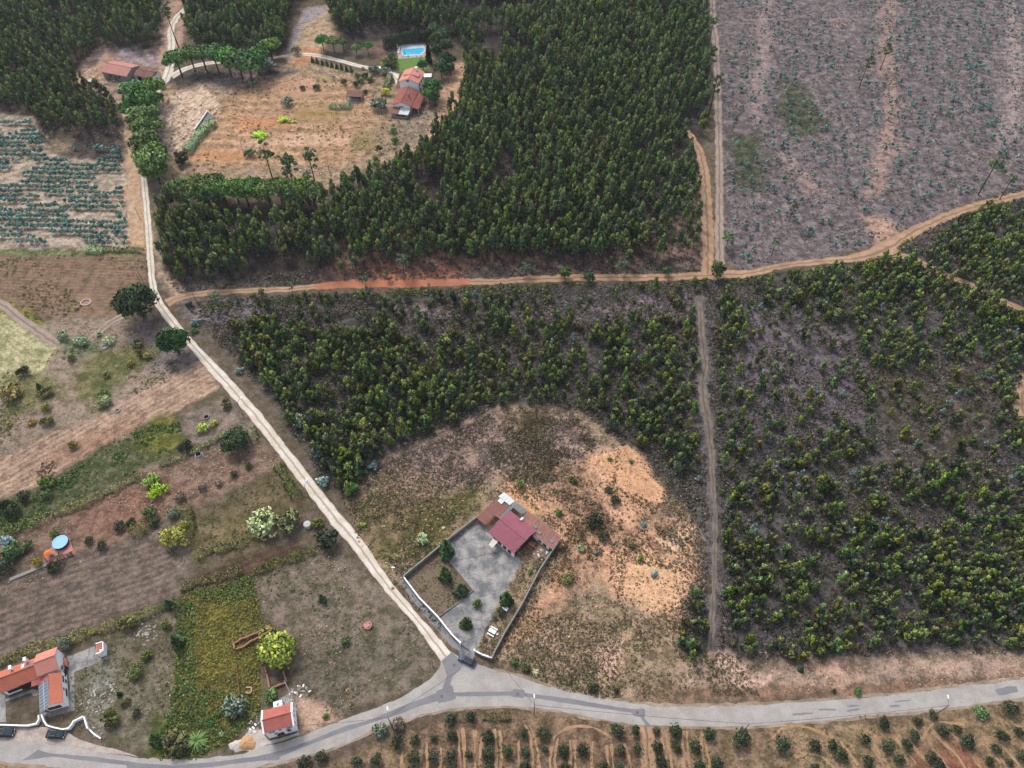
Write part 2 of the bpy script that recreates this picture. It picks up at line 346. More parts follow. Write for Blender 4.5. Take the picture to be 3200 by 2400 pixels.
zd([(-80,1240),(60,1180),(60,1230),(-80,1290)],(112,96,80),(78,72,50),.6,fe=6)
BGF=[(408,1112),(590,1012),(610,1000),(660,1090),(560,1180),(520,1165),(440,1215),(412,1200)]
zd(BGF,(120,104,76),(98,88,52),.5,fe=1.5)
zd([(420,1150),(560,1080),(560,1170),(440,1200)],(140,122,84),(110,100,56),.5,fe=8)
zd([(0,1270),(150,1235),(400,1120),(410,1200),(380,1262),(-80,1330)],(150,132,112),(112,100,76),.5,fe=3)
PBF=[(-80,1265),(0,1258),(180,1190),(340,1168),(372,1200),(392,1262),(375,1295),(250,1330),(100,1395),(-80,1460)]
zd(PBF,(134,114,98),(106,94,76),.5,fur=fl((0,1320),(340,1205)),per=1.8,fs=.6,fe=1.5)
zd([(415,1240),(520,1195),(640,1165),(668,1195),(560,1240),(470,1272),(430,1285)],(104,82,64),(86,70,52),.5,fur=fl((430,1260),(640,1185)),per=1.4,fs=.3,fe=1.5)
VIN=[(392,1272),(470,1265),(548,1238),(556,1300),(580,1345),(622,1380),(600,1420),(560,1440),(560,1540),(500,1600),(430,1640),(340,1640),(370,1580),(380,1400)]
zd(VIN,(112,110,48),(72,80,34),.55,fe=2)
zd([(395,1300),(470,1290),(560,1370),(520,1500),(440,1560),(400,1420)],(146,134,48),(96,96,36),.5,fe=10)
MED=[(548,1240),(690,1190),(740,1200),(800,1235),(940,1400),(945,1440),(880,1490),(720,1545),(650,1500),(640,1400),(600,1350),(562,1300)]
zd(MED,(140,122,104),(104,98,68),.5,fe=2)
zd([(640,1420),(760,1400),(900,1390),(920,1440),(760,1500),(660,1480)],(126,112,94),(84,86,56),.5,fe=8)
zd([(630,1490),(690,1510),(730,1555),(660,1590),(640,1560)],(204,166,136),(180,142,114),.4,fe=2)
YRD=[(150,1440),(260,1370),(378,1310),(385,1400),(372,1560),(330,1625),(210,1600),(190,1580),(160,1580)]
zd(YRD,(134,122,98),(100,98,66),.5,fe=3)
zd([(205,1450),(240,1440),(230,1560),(200,1590)],(150,146,130),(108,106,84),.5,fe=3)
zd([(330,1540),(430,1560),(430,1640),(330,1640)],(112,120,48),(72,88,32),.6,fe=3)
zd([(250,1400),(370,1360),(372,1420),(270,1440)],(118,104,84),(86,82,56),.5,fe=6)
# --- rough ground round the walled yard
SCF=[(735,1075),(830,1000),(960,945),(1100,872),(1250,890),(1340,955),(1440,1035),(1525,1170),(1530,1270),(1475,1350),(1470,1400),(1560,1412),(1600,1440),(1640,1500),(1300,1525),(1120,1450),(1060,1420),(960,1380),(780,1180)]
zd(SCF,(172,144,112),(112,98,66),.48,fe=2.5)
zd([(820,990),(1060,890),(1250,900),(1300,980),(1180,1030),(1000,1040),(860,1030)],(174,142,118),(106,92,82),.55,fe=6)
zd([(1090,890),(1180,890),(1170,960),(1110,960)],(130,112,80),(92,84,52),.6,fe=5)
zd([(900,1100),(1030,1050),(1030,1110),(940,1180),(860,1220),(800,1170)],(140,124,72),(96,90,44),.62,fe=6)
zd([(745,1080),(900,1060),(880,1180),(800,1170)],(150,126,92),(106,96,56),.55,fe=5)
ORH=[(1260,985),(1300,965),(1345,965),(1400,1010),(1440,1060),(1435,1100),(1390,1130),(1470,1120),(1515,1170),(1522,1260),(1480,1310),(1420,1335),(1340,1300),(1290,1250),(1190,1330),(1120,1400),(1110,1380),(1160,1290),(1215,1200),(1200,1120),(1100,1070),(1105,1040),(1180,1060)]
zd(ORH,(218,164,122),(170,124,88),.30,fur=fl((1240,1100),(1400,1210)),per=3.6,fs=.7,fe=3)
for q,c in (([(1270,990),(1350,975),(1430,1060),(1400,1095),(1320,1060)],(216,160,112)),([(1350,1210),(1440,1190),(1512,1240),(1500,1280),(1420,1328),(1350,1300)],(222,172,122)),([(1230,1130),(1290,1140),(1280,1170),(1230,1160)],(214,160,112)),([(1100,1040),(1140,1060),(1180,1110),(1140,1100)],(208,156,104)),([(1440,1150),(1500,1160),(1500,1200),(1440,1190)],(222,186,140))): zd(q,c,(196,148,110),.3,fe=5)
for q in ([(1190,1050),(1290,1085),(1330,1120),(1480,1225),(1465,1240),(1320,1165),(1230,1120)],[(1270,1130),(1300,1150),(1270,1190),(1240,1160)],[(1180,1300),(1260,1220),(1275,1235),(1190,1320)],[(1130,1350),(1200,1290),(1215,1300),(1140,1370)]): zd(q,(170,130,98),(100,80,58),.55,fe=5,op=.7)
for q in ([(1180,1140),(1230,1170),(1320,1240),(1260,1230),(1200,1250)],[(1390,1100),(1470,1090),(1480,1140),(1400,1150)],[(1140,1000),(1250,1000),(1300,1110),(1200,1080)]): zd(q,(178,138,104),(104,84,60),.52,fe=7)
zd([(1230,1250),(1330,1300),(1460,1350),(1470,1460),(1120,1430),(1130,1400)],(176,146,112),(122,108,76),.52,fe=7)
for q in ([(1290,1400),(1350,1390),(1340,1470),(1290,1480)],[(1160,1370),(1190,1360),(1180,1400)]): zd(q,(216,172,140),(150,124,94),.35,fe=4)
zd([(1460,1420),(1540,1408),(1570,1420),(1640,1450),(2300,1405),(2300,1470),(1900,1480),(1440,1500)],(186,154,128),(134,116,90),.45,fe=3)
zd([(1530,1405),(1570,1410),(1610,1450),(1680,1465),(1660,1490),(1590,1480)],(222,180,152),(186,150,122),.35,fe=3)
zd([(1380,1480),(1900,1480),(2300,1455),(2300,1475),(1900,1505),(1380,1520)],(164,124,96),(118,102,74),.5,fe=1.5)
zd([(1750,1430),(1850,1440),(1850,1470),(1760,1460)],(210,164,134),(150,124,98),.4,fe=4)
# --- orchard south of the road
zd([(560,1700),(1000,1545),(1200,1535),(1400,1568),(1700,1570),(2300,1500),(2300,1800),(560,1800)],(160,130,98),(118,100,68),.5,fur=fl((1250,1660),(1245,1580)),per=4.6,fs=.0,fe=1.5)
zd([(900,1570),(1000,1550),(1250,1560),(1390,1590),(1390,1800),(860,1800)],(150,120,92),(108,88,64),.5,fur=fl((1050,1659),(1060,1590)),per=4.3,fs=.55,fe=3)
zd([(1650,1590),(1800,1560),(2300,1530),(2300,1800),(1800,1800)],(170,138,102),(126,110,72),.5,fur=fl((2120,1659),(2030,1560)),per=3.6,fs=.6,fe=4)
zd([(1980,1590),(2080,1600),(2150,1659),(1990,1680)],(160,108,78),(136,88,62),.5,fur=fl((2120,1659),(2030,1560)),per=3.6,fs=.3,fe=5)
zd([(-80,1650),(100,1652),(400,1690),(300,1800),(-80,1800)],(186,140,104),(140,112,78),.5,fe=1.5)
# --- meadows round the pool house
MDW=[(345,195),(420,155),(560,150),(640,128),(760,150),(850,165),(880,220),(940,240),(960,210),(990,130),(1018,150),(1010,190),(960,260),(930,310),(860,345),(745,385),(705,420),(520,420),(350,420),(335,330)]
zd(MDW,(182,150,118),(136,120,84),.5,fe=2)
zd([(470,220),(600,160),(800,180),(830,250),(800,330),(730,360),(400,360),(420,300)],(194,150,110),(146,122,76),.45,fur=fl((450,300),(750,308)),per=6.5,fs=.8,fe=8)
for q,c in (([(500,255),(620,250),(640,275),(520,280)],(206,140,92)),([(520,300),(760,290),(760,310),(520,315)],(214,170,132)),([(760,300),(800,280),(820,320),(770,330)],(138,124,72)),([(400,330),(500,320),(560,345),(420,350)],(196,136,86)),([(690,220),(740,225),(730,240),(690,235)],(150,132,76)),([(560,180),(680,160),(700,200),(600,210)],(196,150,112)),([(640,240),(740,235),(740,262),(650,262)],(150,124,66)),([(430,170),(540,150),(560,165),(450,200)],(118,108,106))): zd(q,c,c,.4,fe=5,op=.8)
zd([(340,215),(420,180),(480,215),(470,240),(430,290),(385,330),(350,330),(345,260)],(218,190,156),(186,150,118),.45,fur=fl((360,300),(440,235)),per=2.4,fs=.45,fe=3)
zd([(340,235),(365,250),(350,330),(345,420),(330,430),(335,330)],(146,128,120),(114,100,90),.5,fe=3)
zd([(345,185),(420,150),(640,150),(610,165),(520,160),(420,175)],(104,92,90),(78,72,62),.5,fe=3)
zd([(940,240),(985,130),(1022,150),(1008,195),(958,262),(925,320),(915,300)],(206,160,120),(160,128,98),.4,fe=3)
zd([(855,235),(935,235),(925,300),(860,320)],(168,140,118),(126,114,86),.5,fe=4)
zd([(632,100),(660,20),(712,10),(720,80),(690,110),(640,145),(625,125)],(196,164,128),(150,126,84),.45,fe=3)
zd([(625,100),(660,20),(712,10),(700,30),(660,50),(640,100),(628,120)],(160,150,148),(134,122,114),.4,fe=3)
zd([(640,100),(680,105),(690,130),(640,140)],(196,136,92),(170,120,80),.4,fe=3)
zd([(857,130),(930,125),(925,150),(880,160),(855,150)],(118,158,62),(90,132,46),.5,fe=1)
zd([(790,100),(850,92),(850,130),(800,125)],(140,108,92),(108,84,72),.5,fe=3)
zd([(345,0),(395,0),(400,60),(370,150),(345,170),(350,90)],(190,152,124),(140,120,96),.4,fe=3)
zd([(830,470),(1010,560),(1000,600),(690,612),(700,590)],(142,104,88),(100,78,66),.5,fe=6)
zd([(780,575),(990,575),(985,612),(790,618)],(176,112,82),(140,96,74),.4,fe=5)
# large scale mottling is left to the shader; build the sheet
idxg=np.arange(NV).reshape(NY,NX); quads=np.stack([idxg[:-1,:-1],idxg[:-1,1:],idxg[1:,1:],idxg[1:,:-1]],-1).reshape(-1,4)
me=bpy.data.meshes.new('ground'); me.vertices.add(NV); co=np.zeros((NV,3),np.float32); co[:,0]=X;co[:,1]=Y
me.vertices.foreach_set('co',co.ravel()); me.loops.add(quads.size); me.loops.foreach_set('vertex_index',quads.ravel().astype(np.int32))
me.polygons.add(len(quads)); me.polygons.foreach_set('loop_start',np.arange(0,quads.size,4,dtype=np.int32)); me.update(calc_edges=True)
for nm,arr in (('colA',cA),('colB',cB)):
    a=me.attributes.new(nm,'FLOAT_COLOR','POINT'); a.data.foreach_set('color',np.concatenate([arr*ALB,np.ones((NV,1))],1).astype(np.float32).ravel())
for nm,arr in (('cov',cov),('fst',fst),('fco',fco)):
    a=me.attributes.new(nm,'FLOAT','POINT'); a.data.foreach_set('value',arr.astype(np.float32))
ground=bpy.data.objects.new('ground',me); put(ground); tag(ground,'fields, scrub and bare earth on which everything stands',kind='structure')
m,nt,b=newmat('earth_and_stubble',.95,.1)
pos=position(nt)
def at(n,o='Fac'): return nd(nt,'ShaderNodeAttribute',attribute_name=n).outputs[o]
A_=at('colA','Color');B_=at('colB','Color')
n1=noise(nt,.30,8,.72,pos); n2=noise(nt,1.5,6,.75,pos); n3=noise(nt,.045,3,.5,pos)
nn=mathn(nt,'ADD',mathn(nt,'MULTIPLY',n1,.5),mathn(nt,'MULTIPLY',n2,.5))
thr=mathn(nt,'SUBTRACT',nn,mathn(nt,'SUBTRACT',.5,mathn(nt,'MULTIPLY',mathn(nt,'SUBTRACT',at('cov'),.5),.28)))
fac=mathn(nt,'ADD',mathn(nt,'MULTIPLY',thr,11),.5,True)
c=mixc(nt,fac,A_,B_)
wob=mathn(nt,'MULTIPLY',noise(nt,.25,3,.5,pos),1.1)
s=mathn(nt,'SINE',mathn(nt,'MULTIPLY',mathn(nt,'ADD',at('fco'),wob),6.2832))
n5=noise(nt,.12,4,.6,pos)
s=mathn(nt,'MULTIPLY',s,mathn(nt,'MULTIPLY',at('fst'),mathn(nt,'ADD',mathn(nt,'MULTIPLY',n5,1.2),-.1)))
val=mathn(nt,'ADD',mathn(nt,'MULTIPLY',s,.42),1.0)
n4=noise(nt,2.6,6,.85,pos)
val=mathn(nt,'ADD',val,mathn(nt,'MULTIPLY',mathn(nt,'SUBTRACT',n4,.5),2.6))
val=mathn(nt,'ADD',val,mathn(nt,'MULTIPLY',mathn(nt,'SUBTRACT',n3,.5),.5))
val=mathn(nt,'ADD',val,mathn(nt,'MULTIPLY',mathn(nt,'SUBTRACT',n2,.5),2.1))
n6=noise(nt,.8,4,.7,pos); val=mathn(nt,'ADD',val,mathn(nt,'MULTIPLY',mathn(nt,'SUBTRACT',n6,.5),1.3)); val=mathn(nt,'MAXIMUM',val,.35)
cb=nd(nt,'ShaderNodeCombineColor')
for i in range(3): nt.links.new(val,cb.inputs[i])
nt.links.new(mixc(nt,1.0,c,cb.outputs[0],'MULTIPLY'),b.inputs['Base Color'])
hh=mathn(nt,'ADD',mathn(nt,'MULTIPLY',n2,1.0),mathn(nt,'ADD',mathn(nt,'MULTIPLY',n4,.5),mathn(nt,'MULTIPLY',s,.5)))
bump(nt,b,hh,.9,.35)
me.materials.append(m)

# ---------------------------------------------------------------- roads and tracks
def resample(pl,step):
    out=[]; 
    for i in range(len(pl)-1):
        a=Vector(pl[i][:2]);b=Vector(pl[i+1][:2]); n=max(1,int((b-a).length/step))
        for k in range(n): out.append(a.lerp(b,k/n))
    out.append(Vector(pl[-1][:2])); return out
def resn(pl,n):
    p=[Vector(q[:2]) for q in pl]; L=[0]
    for i in range(len(p)-1): L.append(L[-1]+(p[i+1]-p[i]).length)
    out=[];j=0
    for k in range(n):
        t=L[-1]*k/(n-1)
        while j<len(L)-2 and L[j+1]<t: j+=1
        f=(t-L[j])/max(1e-9,L[j+1]-L[j]); out.append(p[j].lerp(p[j+1],f))
    return out
def smooth(pl,it=2):
    p=[Vector(q[:2]) for q in pl]
    for _ in range(it):
        q=[p[0]]
        for a,b in zip(p[:-1],p[1:]): q+= [a.lerp(b,.25),a.lerp(b,.75)]
        q.append(p[-1]); p=q
    return p
_zc=[0]
def ribbon(name,le,ri,z,mat,label,jag=.25,seed=0,m_=5,step=1.0,kind='structure'):
    _zc[0]+=1; z=z+.0006*(_zc[0]%20)
    le=smooth(le);ri=smooth(ri); n=int(sum((a-b).length for a,b in zip(le[:-1],le[1:]))/step)+2
    le=resn(le,n);ri=resn(ri,n); v=[];uv=[];L=0
    for i in range(n):
        a,b=le[i],ri[i]; w=(b-a).length; d=(b-a)/max(w,1e-6)
        if i: L+=(le[i]-le[i-1]).length
        ja=(float(fbm(a.x*.5,a.y*.5,seed+3,3))-.5)*2*jag; jb=(float(fbm(b.x*.5,b.y*.5,seed+9,3))-.5)*2*jag
        a=a+d*ja; b=b+d*jb
        for k in range(m_+1):
            q=a.lerp(b,k/m_); v.append((q.x,q.y,z)); uv.append((k/m_,L))
    f=[(i*(m_+1)+k,i*(m_+1)+k+1,(i+1)*(m_+1)+k+1,(i+1)*(m_+1)+k) for i in range(n-1) for k in range(m_)]
    if (Vector(v[1])-Vector(v[0])).cross(Vector(v[m_+1])-Vector(v[0])).z<0: f=[q[::-1] for q in f]
    o=meshobj(name,v,f,mat,None,uv=uv); tag(o,label,kind=kind); return o
def poly_sheet(name,pts,z,mat,label,jag=0,step=1.0,kind='structure',parent=None,sm=0):
    p=[Vector(q[:2]) for q in pts]
    if sm: p=smooth(p+[p[0]],sm)[:-1]
    if jag:
        q=resample(p+[p[0]],step)[:-1]; p=[Vector((a.x+(float(fbm(a.x*.7,a.y*.7,3,3))-.5)*2*jag,a.y+(float(fbm(a.x*.7,a.y*.7,11,3))-.5)*2*jag)) for a in q]
    ar=sum(p[i].x*p[(i+1)%len(p)].y-p[(i+1)%len(p)].x*p[i].y for i in range(len(p)))
    if ar<0: p=p[::-1]
    tri=tessellate_polygon([[Vector((q.x,q.y,0)) for q in p]]); fs=[]
    for t in tri:
        a_,b_,c_=(p[i] for i in t); fs.append(tuple(t) if (b_-a_).cross(c_-a_)>0 else tuple(t[::-1]))
    me=bpy.data.meshes.new(name); me.from_pydata([(q.x,q.y,z) for q in p],[],fs); me.materials.append(mat); o=bpy.data.objects.new(name,me); put(o,parent)
    if parent is None or kind=='structure': tag(o,label,kind=kind)
    return o
def road_mat(name,c1,c2,rut=None,cen=None,sc1=.25,seed=0,grain=.5,crack=0):
    m,nt,b=newmat(name,.92,.15); pos=position(nt)
    uv=nd(nt,'ShaderNodeUVMap').outputs[0]; sp=nd(nt,'ShaderNodeSeparateXYZ'); nt.links.new(uv,sp.inputs[0]); u=sp.outputs[0]
    n1=noise(nt,sc1,6,.65,pos); n2=noise(nt,3.0,5,.7,pos)
    c=mixc(nt,ramp(nt,n1,.40,.60),sc(c1),sc(c2))
    if cen is not None:
        du=mathn(nt,'ABSOLUTE',mathn(nt,'SUBTRACT',mathn(nt,'ADD',u,mathn(nt,'MULTIPLY',mathn(nt,'SUBTRACT',n1,.5),.15)),.5))
        w=mathn(nt,'SUBTRACT',1.3,mathn(nt,'MULTIPLY',du,11),True); w=mathn(nt,'MULTIPLY',w,ramp(nt,n2,.30,.55)); w=mathn(nt,'MULTIPLY',w,.95)
        c=mixc(nt,w,c,sc(cen))
        eg=mathn(nt,'MULTIPLY',mathn(nt,'SUBTRACT',du,.36),7,True); c=mixc(nt,mathn(nt,'MULTIPLY',eg,.6),c,sc(rut))
    v=mathn(nt,'ADD',mathn(nt,'MULTIPLY',mathn(nt,'SUBTRACT',n2,.5),grain*1.6),1)
    if crack:
        vo=nd(nt,'ShaderNodeTexVoronoi',feature='DISTANCE_TO_EDGE'); vo.inputs['Scale'].default_value=crack; wv=nd(nt,'ShaderNodeVectorMath',operation='ADD'); nt.links.new(pos,wv.inputs[0]); nt.links.new(noise(nt,.6,4,.6,pos,1),wv.inputs[1]); nt.links.new(wv.outputs[0],vo.inputs['Vector'])
        v=mathn(nt,'SUBTRACT',v,mathn(nt,'MULTIPLY',mathn(nt,'LESS_THAN',vo.outputs['Distance'],.02),.28))
    cb=nd(nt,'ShaderNodeCombineColor')
    for i in range(3): nt.links.new(v,cb.inputs[i])
    nt.links.new(mixc(nt,1.0,c,cb.outputs[0],'MULTIPLY'),b.inputs['Base Color']); bump(nt,b,n2,.4,.06); return m
M_LIME=road_mat('pale_gravel',(234,226,214),(216,202,182),(196,172,144),(150,136,114))
M_TRK=road_mat('tan_track_earth',(192,156,126),(168,134,108),(142,118,96),(118,102,82))
M_RED=road_mat('red_track_earth',(198,130,100),(180,112,86),(168,122,96),(180,128,98))
M_DIM=road_mat('grey_track_earth',(178,158,142),(156,138,126),(132,118,108),(108,98,82))
M_ASP=road_mat('worn_asphalt',(184,178,172),(168,162,156),sc1=.22,grain=.5)
M_PAT=road_mat('trench_asphalt',(140,139,141),(130,129,132),sc1=.2,grain=.3)
M_CON=road_mat('stained_concrete',(176,172,166),(122,122,124),sc1=.3,grain=.7,crack=.22)
M_CON2=road_mat('pavement_concrete',(150,150,150),(134,133,133),sc1=.3,grain=.25)
# main asphalt road: one polygon with the junction
up=Cc(0,3,[(-900,1420),(0,1425),(300,1440),(600,1470),(900,1530),(1200,1570),(1500,1585),(1800,1570),(2100,1540)])+Cc(1,3,[(0,1490),(370,1395),(560,1315),(750,1240),(1000,1160),(1250,1050),(1400,960),(1520,880),(1585,800),(1595,740),(1640,690),(1690,655),(1750,705),(1900,750),(2050,805)])+Cc(2,3,[(0,850),(200,920),(400,975),(700,1040),(1000,1095),(1300,1130),(1600,1130),(1900,1125)])+Cc(3,3,[(0,1110),(400,1085),(900,1045),(1400,990),(1800,940),(2212,890),(2900,800)])
lo=Cc(3,3,[(2900,950),(2212,1050),(1900,1090),(1500,1150),(1000,1190),(500,1250),(0,1285)])+Cc(2,3,[(2000,1300),(1500,1300),(1110,1290),(900,1260),(600,1200),(300,1150),(0,1125)])+Cc(1,3,[(1750,1130),(1500,1180),(1280,1240),(1010,1330),(800,1440),(400,1560),(0,1655)])+Cc(0,3,[(1500,1760),(1100,1750),(700,1690),(400,1640),(0,1605),(-900,1590)])
poly_sheet('road',up+lo,.024,M_ASP,'worn grey asphalt road curving through the junction',jag=.3,step=.7)
# dusty verge strips along the asphalt
DUST=road_mat('dusty_verge',(176,156,138),(138,122,100),sc1=.2,grain=.6)
def offs(pl,w):
    p=[Vector(q) for q in pl]; o=[]
    for i in range(len(p)):
        d=(p[min(i+1,len(p)-1)]-p[max(i-1,0)]).normalized(); o.append(p[i]+Vector((-d.y,d.x))*w)
    return o
ribbon('verge',offs(up[23:],-.2),offs(up[23:],.7),.012,DUST,'dusty edge strip north of the asphalt road',jag=.5,seed=4)
ribbon('verge',offs(lo[:14],-.2),offs(lo[:14],.6),.012,DUST,'dusty edge strip between the asphalt road and the orchard',jag=.5,seed=5)
ribbon('verge',offs(lo[13:-1],-.2),offs(lo[13:-1],.6),.012,DUST,'dusty lower edge strip of the asphalt west of the junction',jag=.5,seed=8)
# trench repair strip
st=Cc(1,3,[(0,1560),(250,1500),(500,1410),(760,1300),(1000,1240),(1250,1130),(1560,1010),(1560,995),(1610,975),(1650,860),(1605,735),(1690,655),(1790,760),(1760,810),(1700,870),(1675,935),(1705,960),(1710,1005),(2000,1000),(2212,996)])+Cc(2,3,[(20,975),(105,985),(110,1010),(500,1060),(900,1130),(1040,1150),(1140,1145),(1152,1165),(1145,1230),(1205,1300),(1170,1312),(1110,1220),(1060,1210),(1030,1180),(600,1120),(105,1040),(100,1055),(10,1045)])+Cc(1,3,[(2200,1035),(1730,1040),(1725,1065),(1640,1090),(1575,1100),(1565,1080),(1400,1130),(1250,1190),(900,1300),(700,1370),(400,1480),(210,1560),(200,1590),(0,1600)])+Cc(0,3,[(1800,1655),(1500,1668),(1100,1665),(1090,1635),(700,1590),(450,1560),(190,1595),(330,1500),(420,1530),(800,1560),(1200,1615),(1500,1640),(1900,1600)])
poly_sheet('asphalt_patch',st,.030,M_PAT,'darker trench repair running along the middle of the road',jag=.1,step=.8)
for i,(q,lb) in enumerate([(Cc(3,3,[(1960,980),(2060,955),(2150,955),(2160,1000),(2060,1025),(1990,1030)]),'squarish dark asphalt repair near the right end of the road'),(Cc(3,3,[(210,1190),(300,1180),(390,1182),(385,1192),(300,1200),(215,1205)]),'thin dark asphalt repair left of the paired patches'),(Cc(3,3,[(1050,1120),(1100,1110),(1140,1115),(1130,1132),(1050,1136)]),'small oval dark repair in the middle of the right road'),(Cc(3,3,[(670,1122),(760,1112),(805,1122),(700,1134)]),'upper of the paired dark road patches'),(Cc(3,3,[(680,1160),(780,1145),(790,1160),(690,1172)]),'lower of the paired dark road patches'),(Cc(3,3,[(435,1150),(480,1148),(590,1150),(580,1165),(450,1165)]),'faint dark road patch beside the paired ones'),(Cc(3,3,[(1090,1082),(1150,1075),(1235,1068),(1230,1078),(1100,1090)]),'narrow dark repair above the small oval one')]): poly_sheet('asphalt_patch',q,.036,M_PAT,lb,jag=.15,step=.5)
# gravel road
gl=Cc(1,3,[(1600,748),(1500,600),(1400,450),(1250,280),(1100,110)])+Cc(1,2,[(1010,1659),(850,1440),(640,1200),(440,930),(200,620),(0,350)])+Cc(0,2,[(2030,140),(1905,0)])+Cc(0,1,[(1780,1520),(1650,1360),(1400,1080),(1330,960),(1285,800),(1272,600),(1245,200)])+Cc(0,0,[(1228,1640),(1213,1500),(1190,1350),(1170,1200),(1150,1080),(1160,980),(1210,860)])
gr=Cc(1,3,[(1690,662),(1560,510),(1400,330),(1250,150),(1130,0)])+Cc(1,2,[(960,1400),(800,1200),(560,920),(330,620),(130,360),(0,200)])+Cc(0,2,[(2120,100),(2035,0)])+Cc(0,1,[(1900,1520),(1740,1360),(1560,1150),(1400,950),(1342,800),(1330,550),(1300,200)])+Cc(0,0,[(1283,1650),(1262,1500),(1235,1350),(1215,1200),(1200,1080),(1215,980),(1260,880)])
ribbon('gravel_road',gl,gr,.018,M_LIME,'pale two rut gravel road running up from the junction',jag=.35,seed=1)
ribbon('gravel_road',Cc(0,0,[(1290,850),(1375,760),(1390,690),(1420,620),(1450,520),(1450,400),(1440,260),(1500,140),(1560,90),(1650,0),(1750,-120)]),Cc(0,0,[(1330,860),(1430,740),(1490,650),(1510,560),(1510,470),(1520,380),(1500,260),(1545,150),(1610,95),(1720,0),(1840,-120)]),.019,M_LIME,'pale gravel road climbing past the barn to the top edge',jag=.5,seed=2)
ribbon('gravel_road',Cc(0,0,[(1470,640),(1560,590),(1700,545),(1900,520),(2212,512)])+Cc(1,0,[(200,482),(400,452),(520,460),(700,500),(900,560),(1080,590),(1240,640)]),Cc(0,0,[(1500,680),(1600,610),(1730,570),(1900,545),(2212,535)])+Cc(1,0,[(200,500),(400,480),(520,492),(700,530),(880,585),(1060,615),(1190,650),(1210,740)]),.021,M_LIME,'pale gravel drive curving to the white house with the pool',jag=.3,seed=3)
ribbon('track',Cc(0,0,[(1010,870),(1050,960),(1090,1150),(1110,1250),(1120,1400),(1110,1659)])+Cc(0,1,[(1100,200),(1130,420)]),Cc(0,0,[(1060,870),(1130,960),(1150,1150),(1170,1300),(1200,1450),(1215,1659)])+Cc(0,1,[(1230,200),(1250,420)]),.012,road_mat('tan_strip_earth',(208,174,144),(170,142,112),sc1=.5,grain=.9),'orange tan earth strip left of the gravel road by the blue saplings',jag=.8,seed=6)
TR=[]
def track(pts,w,mat,label,seed,z=.016,jag=.75):
    w=[w]*len(pts) if isinstance(w,(int,float)) else w; p=[Vector(q) for q in pts]; TR.append([tuple(q) for q in p]); l=[];r=[]
    for i in range(len(p)):
        d=(p[min(i+1,len(p)-1)]-p[max(i-1,0)]).normalized(); n=Vector((-d.y,d.x)); l.append(p[i]+n*w[i]/2); r.append(p[i]-n*w[i]/2)
    ribbon('track',l,r,z,mat,label,jag=jag,seed=seed)
track(Cc(0,1,[(1440,960),(1560,905),(1800,868),(2150,852)])+Cc(1,1,[(60,850),(250,838),(540,815)]),[5,3.2,2.8,2.6,2.6,2.6,3.2],M_TRK,'tan track leaving the gravel road between the plantations',11)
track(Cc(1,1,[(520,815),(900,788),(1300,788),(1650,782),(1850,772)]),[3.0,4.4,4.8,3.8,3.0],M_RED,'red earth stretch of the track between the plantations',12,z=.02)
track(Cc(1,1,[(1800,775),(2150,772)])+Cc(2,1,[(0,760),(500,742),(900,738),(1300,738),(1690,722),(1850,712),(1980,718),(2150,690)])+Cc(3,1,[(0,655),(300,612),(600,590),(850,562),(1060,480),(1180,385),(1400,270),(1700,150),(2212,15),(2600,-80)]),[2.8,2.8,3.2,3.6,3.4,3.4,4.2,5,4,3.2,3,3,3,5.5,7.5,4.6,4,4,4,4],M_TRK,'long tan track along the lower edge of the felled block',13)
track(Cc(2,1,[(1690,710),(1690,400),(1680,0)])+Cc(2,0,[(1665,1500),(1640,1380),(1600,1250),(1510,1130)]),[4.6,4.6,4.6,4.2,3.6,3,2.4],M_TRK,'wide tan firebreak strip at the right edge of the upper plantation',14,jag=.9)
track(Cc(2,1,[(1795,680),(1790,400),(1795,0)])+Cc(2,0,[(1790,1400),(1785,1100),(1775,700),(1765,450),(1740,200),(1730,0),(1720,-200)]),3.2,M_DIM,'two rut track along the left edge of the felled block',15,z=.02)
track(Cc(2,1,[(1620,900),(1630,1100),(1645,1300),(1680,1500)])+Cc(2,2,[(1640,0),(1650,120),(1700,350),(1722,600),(1732,800),(1745,1000),(1755,1200),(1748,1600)])+Cc(2,3,[(1738,200),(1715,640)]),[2,2.2,2.4,2.4,2.4,2.8,2.8,2,1.6,1.5,1.4,1.3,1.3,1.6],road_mat('faint_track_earth',(140,126,114),(112,102,94),(98,90,82),(84,80,66)),'narrow faint track down through the right plantation',16,jag=.6)
track(Cc(3,1,[(1080,520),(1300,600),(1450,680),(1600,740),(1800,830),(1900,900),(2100,970),(2300,1080)]),3.2,M_TRK,'small tan track through the far right plantation',17,z=.022,jag=.7)
track(Cc(3,2,[(2300,-60),(2212,60),(2180,150),(2230,280)]),6,M_TRK,'tan clearing at the right edge of the plantation',18,jag=1)
track(Cc(0,1,[(-100,900),(0,965),(150,1080),(300,1190),(400,1260),(500,1320)]),3.4,M_DIM,'rutted farm track beside the yellow green crop',19)
track(Cc(0,1,[(1070,1060),(960,1120),(850,1210),(760,1290)]),3,M_DIM,'faint tyre track left of the big round pine',20,jag=.3)
track(Cc(2,3,[(1150,1295),(1160,1400),(1175,1520),(1190,1700)]),3.6,M_TRK,'earth track entering the orchard from the road',21)
M_RUT=road_mat('orchard_rut_earth',(188,152,118),(160,128,98),sc1=.5,grain=.8)
